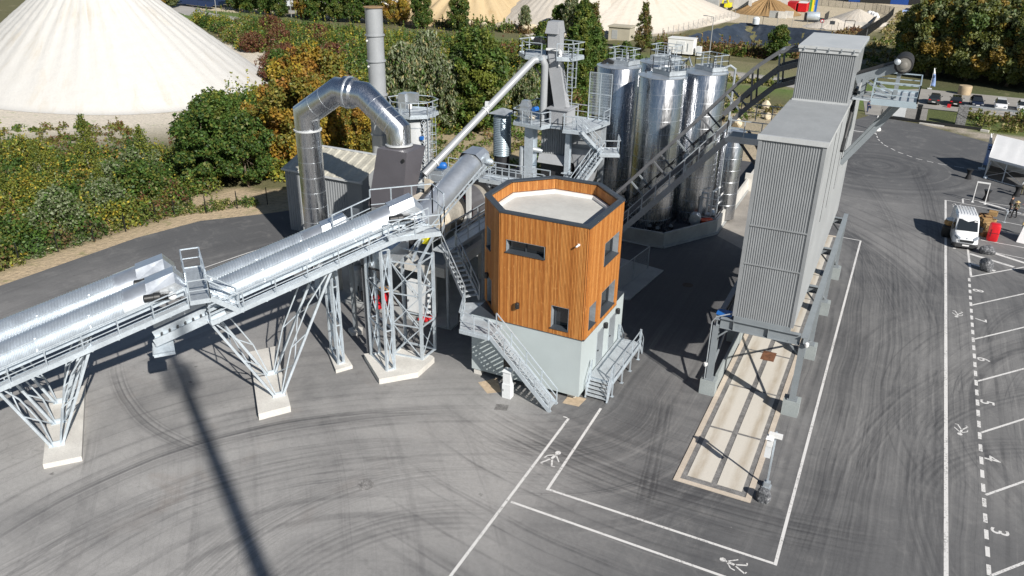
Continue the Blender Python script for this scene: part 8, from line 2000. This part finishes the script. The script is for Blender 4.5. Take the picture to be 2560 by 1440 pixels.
# named single trees
plant('maple', -63.0, 57.5, 0.95, 'dense dark green tree between the chalk pile and the road fence', rz=1.0)
plant('maple', -66.0, 61.5, 0.98, 'dense dark green tree tucked behind another close to the dead trunk', rz=3.0)
plant('maple', -59.5, 59.5, 0.85, 'dark green leafy tree close to the bend of the wire fence', rz=5.0)
plant('bigtree', -49.9, 92.5, 1.0, 'big leafy green tree left of the bucket elevator', rz=0.5)
plant('bigtree', -60.0, 107, 0.85, 'leafy tree behind the chimney in the far scrub', rz=2.5)
plant('autumn', -58.5, 68.0, 1.0, 'large golden autumn tree behind the shiny duct', rz=0.3)
plant('autumn', -62.5, 74.0, 1.12, 'orange brown autumn tree rising highest behind the duct arch', rz=2.0)
plant('autumn', -53.5, 70.0, 0.72, 'golden autumn tree filling the gap under the duct arch', rz=4.2)
plant('autumn', -65.5, 66.5, 0.62, 'smaller orange autumn tree at the edge of the dark green trees', rz=1.2)
plant('bigtree', -63, 60.5, 0.72, 'tall sparse tree with bare pale stem before the chalk pile', rz=4.0)
plant('roadtree', -84.5, 94.0, 0.85, 'yellow green tree at the foot of the chalk slope', rz=4.0)
for i, (x, y, s_) in enumerate(((-76.7, 54.3, 0.98), (-69.7, 55.6, 0.9), (-72.5, 42.0, 0.8), (-67.0, 48.0, 0.7), (-66, 57.8, 1.0), (-79, 50, 0.7))):
    plant('birch', x, y, s_, ['yellow green birch sapling standing tallest in the open scrub', 'birch sapling with long white stem near the dark green trees', 'short birch sapling low in the scrub by the fence', 'small birch sapling with white stem by the wire fence', 'pale birch sapling poking out of the dark green trees', 'stubby birch sapling next to the bare chalk patch'][i])
for i, (x, y, s_) in enumerate(((-58.6, 88, 1.05), (-53.5, 90, 0.85), (-50.0, 97, 0.8), (-60, 96, 1.1), (-47, 100, 0.75), (-56, 98, 0.85))):
    plant('wispy', x, y, s_, ['silvery willow directly behind the chimney', 'silvery willow in the row between chimney and big green tree, second along', 'silvery willow close to the big green tree', 'tallest silvery willow in the row behind the chimney', 'short silvery willow furthest back behind the big green tree', 'silvery willow half hidden in the row behind the chimney'][i])
plant('cypress', -58.6, 156, 1.02, 'tall rusty conical tree beside the beige kiosk')
plant('cypress', -53.2, 172, 0.95, 'olive brown conical tree between kiosk and white cabin')
plant('roadtree', -25.8, 176.6, 0.78, 'rounded dark green tree before the lined pond')
plant('roadtree', -103.0, 179.6, 0.95, 'roadside tree with brown top before the yellow sand pile')
plant('roadtree', -113.2, 178.2, 0.95, 'green columnar roadside tree at the edge of the sand pile')
for i, (x, y, s_) in enumerate(((-134, 179, 1.1), (-139, 178, 1.15), (-145, 177, 1.1), (-129, 180, 1.0), (-150, 179, 1.0), (-165, 180, 0.95), (-172, 181, 1.0), (-180, 184, 1.1), (-158, 177.5, 0.85), (-124, 183, 1.05))):
    plant(['roadtree', 'bigtree', 'roadtree', 'roadtree', 'autumn'][i % 5], x, y, s_*(0.8 if i % 5 in (1, 4) else 1), 'bushy tree in the clipped row beyond the far road', group='trees in a row beyond the far road')
for i, (x, y, s_) in enumerate(((-200, 178, 1.0), (-215, 186, 1.1), (-206, 195, 1.2), (-230, 190, 1.2), (-188, 196, 1.1), (-176, 192, 1))):
    plant(['willow', 'bigtree', 'roadtree'][i % 3], x, y, s_*(0.6 if i % 3 == 0 else 0.9), 'tree before the white warehouse beyond the far road', group='trees before the warehouse')
for i, (x, y, s_) in enumerate(((-49.7, 128, 0.95), (-53, 140, 0.9), (-46, 118, 0.75), (-44, 133, 0.8), (-56, 126, 0.8), (-62, 140, 0.8), (-40, 122, 0.62), (-37.5, 131, 0.6))):
    plant(['bigtree', 'roadtree', 'bigtree', 'maple'][i % 4], x, y, s_, 'leafy green tree in the clump between elevator and tanks', group='trees between elevator and tanks')
for i, (x, y, s_) in enumerate(((-75, 184.5, 0.9), (-79, 187, 0.8), (-71, 183, 0.7), (-88, 186, 0.6))):
    plant(['wispy', 'roadtree', 'bigtree', 'wispy'][i], x, y, s_, ['bare greyish bush tree before the beige stockpile', 'greenish bush tree beside the lamp among stockpiles', 'leafy tree at the foot of the beige stockpile', 'thin grey bush at the end of the yellow sand pile'][i])
for i, (x, y, s_) in enumerate(((2.5, 172.5, 0.95), (9.0, 170.5, 1.0), (15.5, 168.5, 0.92), (21.0, 166, 0.9), (6.5, 180, 1.05), (13, 178, 1.12), (20, 175, 1.1), (27, 170, 1.05), (0.5, 183, 0.8), (10, 188, 1.1), (19, 186, 1.2), (28, 180, 1.2), (4, 196, 0.9), (24, 192, 1.2))):
    plant('willow', x, y, s_, 'tall grey green willow in the grove beyond the parked cars', group='willows beyond the parked cars')
# shrubs you can tell apart in the scrub
rs = random.Random(3)
RED = [(-104, 118), (-110, 124), (-101, 110), (-96, 104), (-90, 110), (-118, 132), (-126, 140), (-108, 133), (-116, 142), (-96, 120), (-88, 101), (-134, 146), (-74, 66), (-71, 71), (-122, 128), (-139, 152)]
for i, (x, y) in enumerate(RED):
    plant('shrub_red', x+rs.uniform(-1, 1), y+rs.uniform(-1, 1), rs.uniform(0.9, 1.35), 'reddish brown shrub in the scrub around the chalk pile', 'shrub', 'reddish shrubs around the chalk pile')
for i in range(46):
    u = rs.random(); 
    if i < 26: x, y = -63.5-rs.random()*22, 22+rs.random()*34
    else: x, y = -60-rs.random()*50, 86+rs.random()*55
    if math.hypot((x+125.75)/33, (y-96)/24) < 1.05: continue
    if i >= 26 and x < -95 and y < 125: continue
    k = ['shrub_green', 'shrub_olive', 'shrub_olive', 'shrub_sage'][i % 4]
    plant(k, x, y, rs.uniform(0.8, 1.25), {'shrub_green': 'green shrub in the scrub thicket', 'shrub_olive': 'yellowish olive shrub in the scrub thicket', 'shrub_sage': 'greyish green shrub in the scrub thicket'}[k], 'shrub', {'shrub_green': 'green shrubs in the thicket', 'shrub_olive': 'olive shrubs in the thicket', 'shrub_sage': 'greyish shrubs in the thicket'}[k])
for i, (x, y, s_) in enumerate(((-139, 164-7.5, 0.7), (-117, 154, 0.9), (-109, 153.5, 1.0), (-99, 155, 0.8))):
    plant('shrub_green', x, y, s_, 'round green shrub at the near edge of the far road', 'shrub', 'shrubs at the near edge of the far road')
# undergrowth: masses nobody could count
def thicket(name, poly, n, per, r0, r1, leaf, mixes, seed, excl=None, hh=1.0, asp=1.7, shoots=0.6):
    rg = np.random.default_rng(seed); xs_ = [p[0] for p in poly]; ys_ = [p[1] for p in poly]
    X = rg.uniform(min(xs_), max(xs_), n*4); Y = rg.uniform(min(ys_), max(ys_), n*4)
    k = inpoly(X, Y, poly)
    if excl is not None: k &= ~excl(X, Y)
    X, Y = X[k][:n], Y[k][:n]; n = len(X)
    ns = np.sin(X*0.21+1.3)*np.cos(Y*0.17+0.4)+0.6*np.sin(X*0.43+Y*0.38)+rg.normal(size=n)*0.45
    sel = np.clip(((ns+1.9)/3.8*len(mixes)).astype(int), 0, len(mixes)-1)
    Rr = rg.uniform(r0, r1, n); Hh = Rr*rg.uniform(0.8, 1.5, n)*hh
    Ps, Os, Cs, Ss = [], [], [], []
    for i in range(n):
        kk = max(8, int(per*Rr[i]**2)); d = rg.normal(size=(kk, 3)); d[:, 2] = np.abs(d[:, 2])*1.1-0.15; d /= np.linalg.norm(d, axis=1)[:, None]
        u = (0.5+0.5*rg.random(kk)**0.6)*(1+0.25*rg.normal(size=kk)*(rg.random(kk) < 0.3))
        Ps.append(np.array([X[i], Y[i], Hh[i]*0.18])+d*u[:, None]*np.array([Rr[i], Rr[i], Hh[i]])); Os.append(d)
        Cs.append(palette(rg, kk, mixes[sel[i]])*rg.uniform(0.75, 1.3)*rg.uniform(0.75, 1.25, (kk, 1))); Ss.append(leaf*rg.uniform(0.6, 1.4, kk))
    for i in range(int(n*shoots)):     # upright shoots give an uneven top
        j = rg.integers(n); kk = 26; zz = rg.random(kk); hgt = Rr[j]*rg.uniform(1.2, 2.4)*hh; off = rg.normal(size=2)*Rr[j]*0.5
        Ps.append(np.stack([X[j]+off[0]+rg.normal(size=kk)*0.16*(1-0.7*zz), Y[j]+off[1]+rg.normal(size=kk)*0.16*(1-0.7*zz), Hh[j]*0.5+hgt*zz], 1)); Os.append(rg.normal(size=(kk, 3))*0.5+np.array([0, 0, 0.4]))
        Cs.append(palette(rg, kk, mixes[sel[j]])*rg.uniform(0.9, 1.5)*rg.uniform(0.8, 1.2, (kk, 1))); Ss.append(leaf*rg.uniform(0.6, 1.2, kk))
    P = np.concatenate(Ps); P[:, 2] = np.maximum(P[:, 2], 0.02)
    me = leaf_mesh(name, P, np.concatenate(Os), np.concatenate(Ss), np.concatenate(Cs), rg, asp)
    o = bpy.data.objects.new(name, me); COL.objects.link(o)
    return o
MX = [dict(rust=2, wine=1, brown=2, olive=3, sage=1), dict(olive=3, green=3, lime=1), dict(olive=3, lime=3, yellow=1.2), dict(green=4, deep=3), dict(olive=2, brown=2, green=2, sage=1), dict(lime=2, yellow=1.4, gold=1, olive=3)]
cone_ex = lambda X, Y: np.hypot((X+125.75)/44, (Y-96)/38) < 0.92
tag(thicket('undergrowth', [(-63.2, 12), (-62.6, 30), (-61.2, 42), (-60.2, 49), (-62.5, 57), (-66, 66), (-78, 64), (-84, 57), (-95, 55), (-108, 48), (-100, 10)], 1700, 125, 0.6, 1.6, 0.165, MX, 41, lambda X, Y: np.hypot((X+125.75)/44, (Y-96)/38) < 0.97), 'dense mixed green and yellow scrub thicket behind the road fence', 'thicket', kind='stuff')
tag(thicket('undergrowth', [(-58, 62), (-66, 62), (-84, 78), (-96, 106), (-120, 124), (-150, 146), (-170, 156), (-142, 156), (-107, 154.5), (-90, 158), (-62, 153.5), (-50, 151), (-44, 130), (-40, 112), (-47, 100), (-56, 82), (-52, 70)], 3600, 62, 0.9, 2.2, 0.25, MX, 42, lambda X, Y: np.hypot((X+125.75)/40, (Y-96)/34) < 0.95), 'wide band of autumn scrub stretching from the chalk pile to the far road', 'thicket', kind='stuff')
tag(thicket('weeds', [(-61.9, 22), (-61.0, 38), (-60.2, 46), (-58.5, 50.5), (-56.0, 53.6), (-54.5, 55.0), (-56, 57), (-60.5, 52), (-62.5, 44), (-64, 22)], 330, 110, 0.25, 0.6, 0.13, [dict(green=3, olive=2, silver=0.4), dict(olive=3, straw=1), dict(sage=2, silver=1, green=2)], 43, hh=0.6), 'low weeds and white flowering herbs along the road fence', 'weeds', kind='stuff')
tag(thicket('weeds', [(-56, 66), (-60, 84), (-52, 98), (-36, 96), (-30, 84), (-42, 66)], 210, 70, 0.5, 1.1, 0.2, [dict(olive=3, straw=1), dict(green=3, olive=2), dict(brown=1, olive=2)], 44, hh=0.6), 'patchy green weeds on the sandy ground behind the plant', 'weeds', kind='stuff')
tag(thicket('weeds', [(-54, 178), (-30, 176), (-14, 186), (-14, 190), (-30, 187), (-54, 186)], 260, 50, 0.6, 1.2, 0.3, [dict(brown=3, straw=1.5, olive=2), dict(brown=2, rust=1, olive=1), dict(green=2, olive=3)], 45), 'brownish dry weeds along the pond fence', 'weeds', kind='stuff')
tag(thicket('weeds', [(-118, 184), (-82, 183), (-66, 192), (-84, 190), (-118, 190)], 200, 40, 0.6, 1.4, 0.32, [dict(brown=2, olive=2), dict(green=3, olive=2), dict(straw=1, brown=2)], 46), 'scrubby weeds at the foot of the sand piles', 'weeds', kind='stuff')
tag(thicket('weeds', [(-116, 54), (-86, 58), (-84, 66), (-92, 72), (-108, 62)], 130, 90, 0.4, 0.9, 0.18, [dict(green=3, olive=2), dict(olive=2, brown=1), dict(rust=1, olive=2)], 47, hh=0.5), 'sparse weeds on the bare chalky strip before the white pile', 'weeds', kind='stuff')
tag(thicket('weeds', [(8, 129.5), (16, 126), (50, 116), (60, 136), (20, 140), (9, 139)], 420, 60, 0.4, 0.9, 0.22, [dict(green=3, olive=3), dict(olive=2, straw=1), dict(brown=2, olive=2)], 48, hh=0.8), 'rough grass verge between the gate tail and the parked cars', 'grass', kind='stuff')
tag(thicket('weeds', [(-46, 147), (-20, 146), (-20, 150), (-46, 150.5)], 150, 50, 0.4, 0.8, 0.25, [dict(green=3, olive=3), dict(olive=2, straw=1)], 49, hh=0.6), 'grassy verge along the public road behind the tanks', 'grass', kind='stuff')
tag(thicket('weeds', [(-40, 98), (-26, 100), (-16, 128), (-34, 140), (-44, 120)], 260, 55, 0.4, 0.9, 0.22, [dict(green=3, olive=3), dict(olive=2, straw=2), dict(brown=2, olive=2)], 50, hh=0.6), 'dry grass and weeds on the rubble behind the truss conveyor', 'weeds', kind='stuff')
tag(thicket('weeds', [(-13, 176), (-2, 180), (2, 220), (0, 300), (-8, 300), (-10, 215)], 380, 40, 0.4, 0.9, 0.3, [dict(green=3, olive=3), dict(olive=2, straw=2), dict(straw=2, brown=1)], 51, hh=0.6), 'tufty grass bank beside the dirt track', 'grass', kind='stuff')
tag(thicket('weeds', [(-20, 218), (-13.5, 205), (-13, 240), (-18, 240)], 160, 40, 0.5, 1.0, 0.3, [dict(brown=3, straw=2), dict(brown=2, rust=1)], 52, hh=0.6), 'brown dried growth on the bank below the bar fence', 'weeds', kind='stuff')
for o in list(COL.objects):
    if '_org' in o: del o['_org']
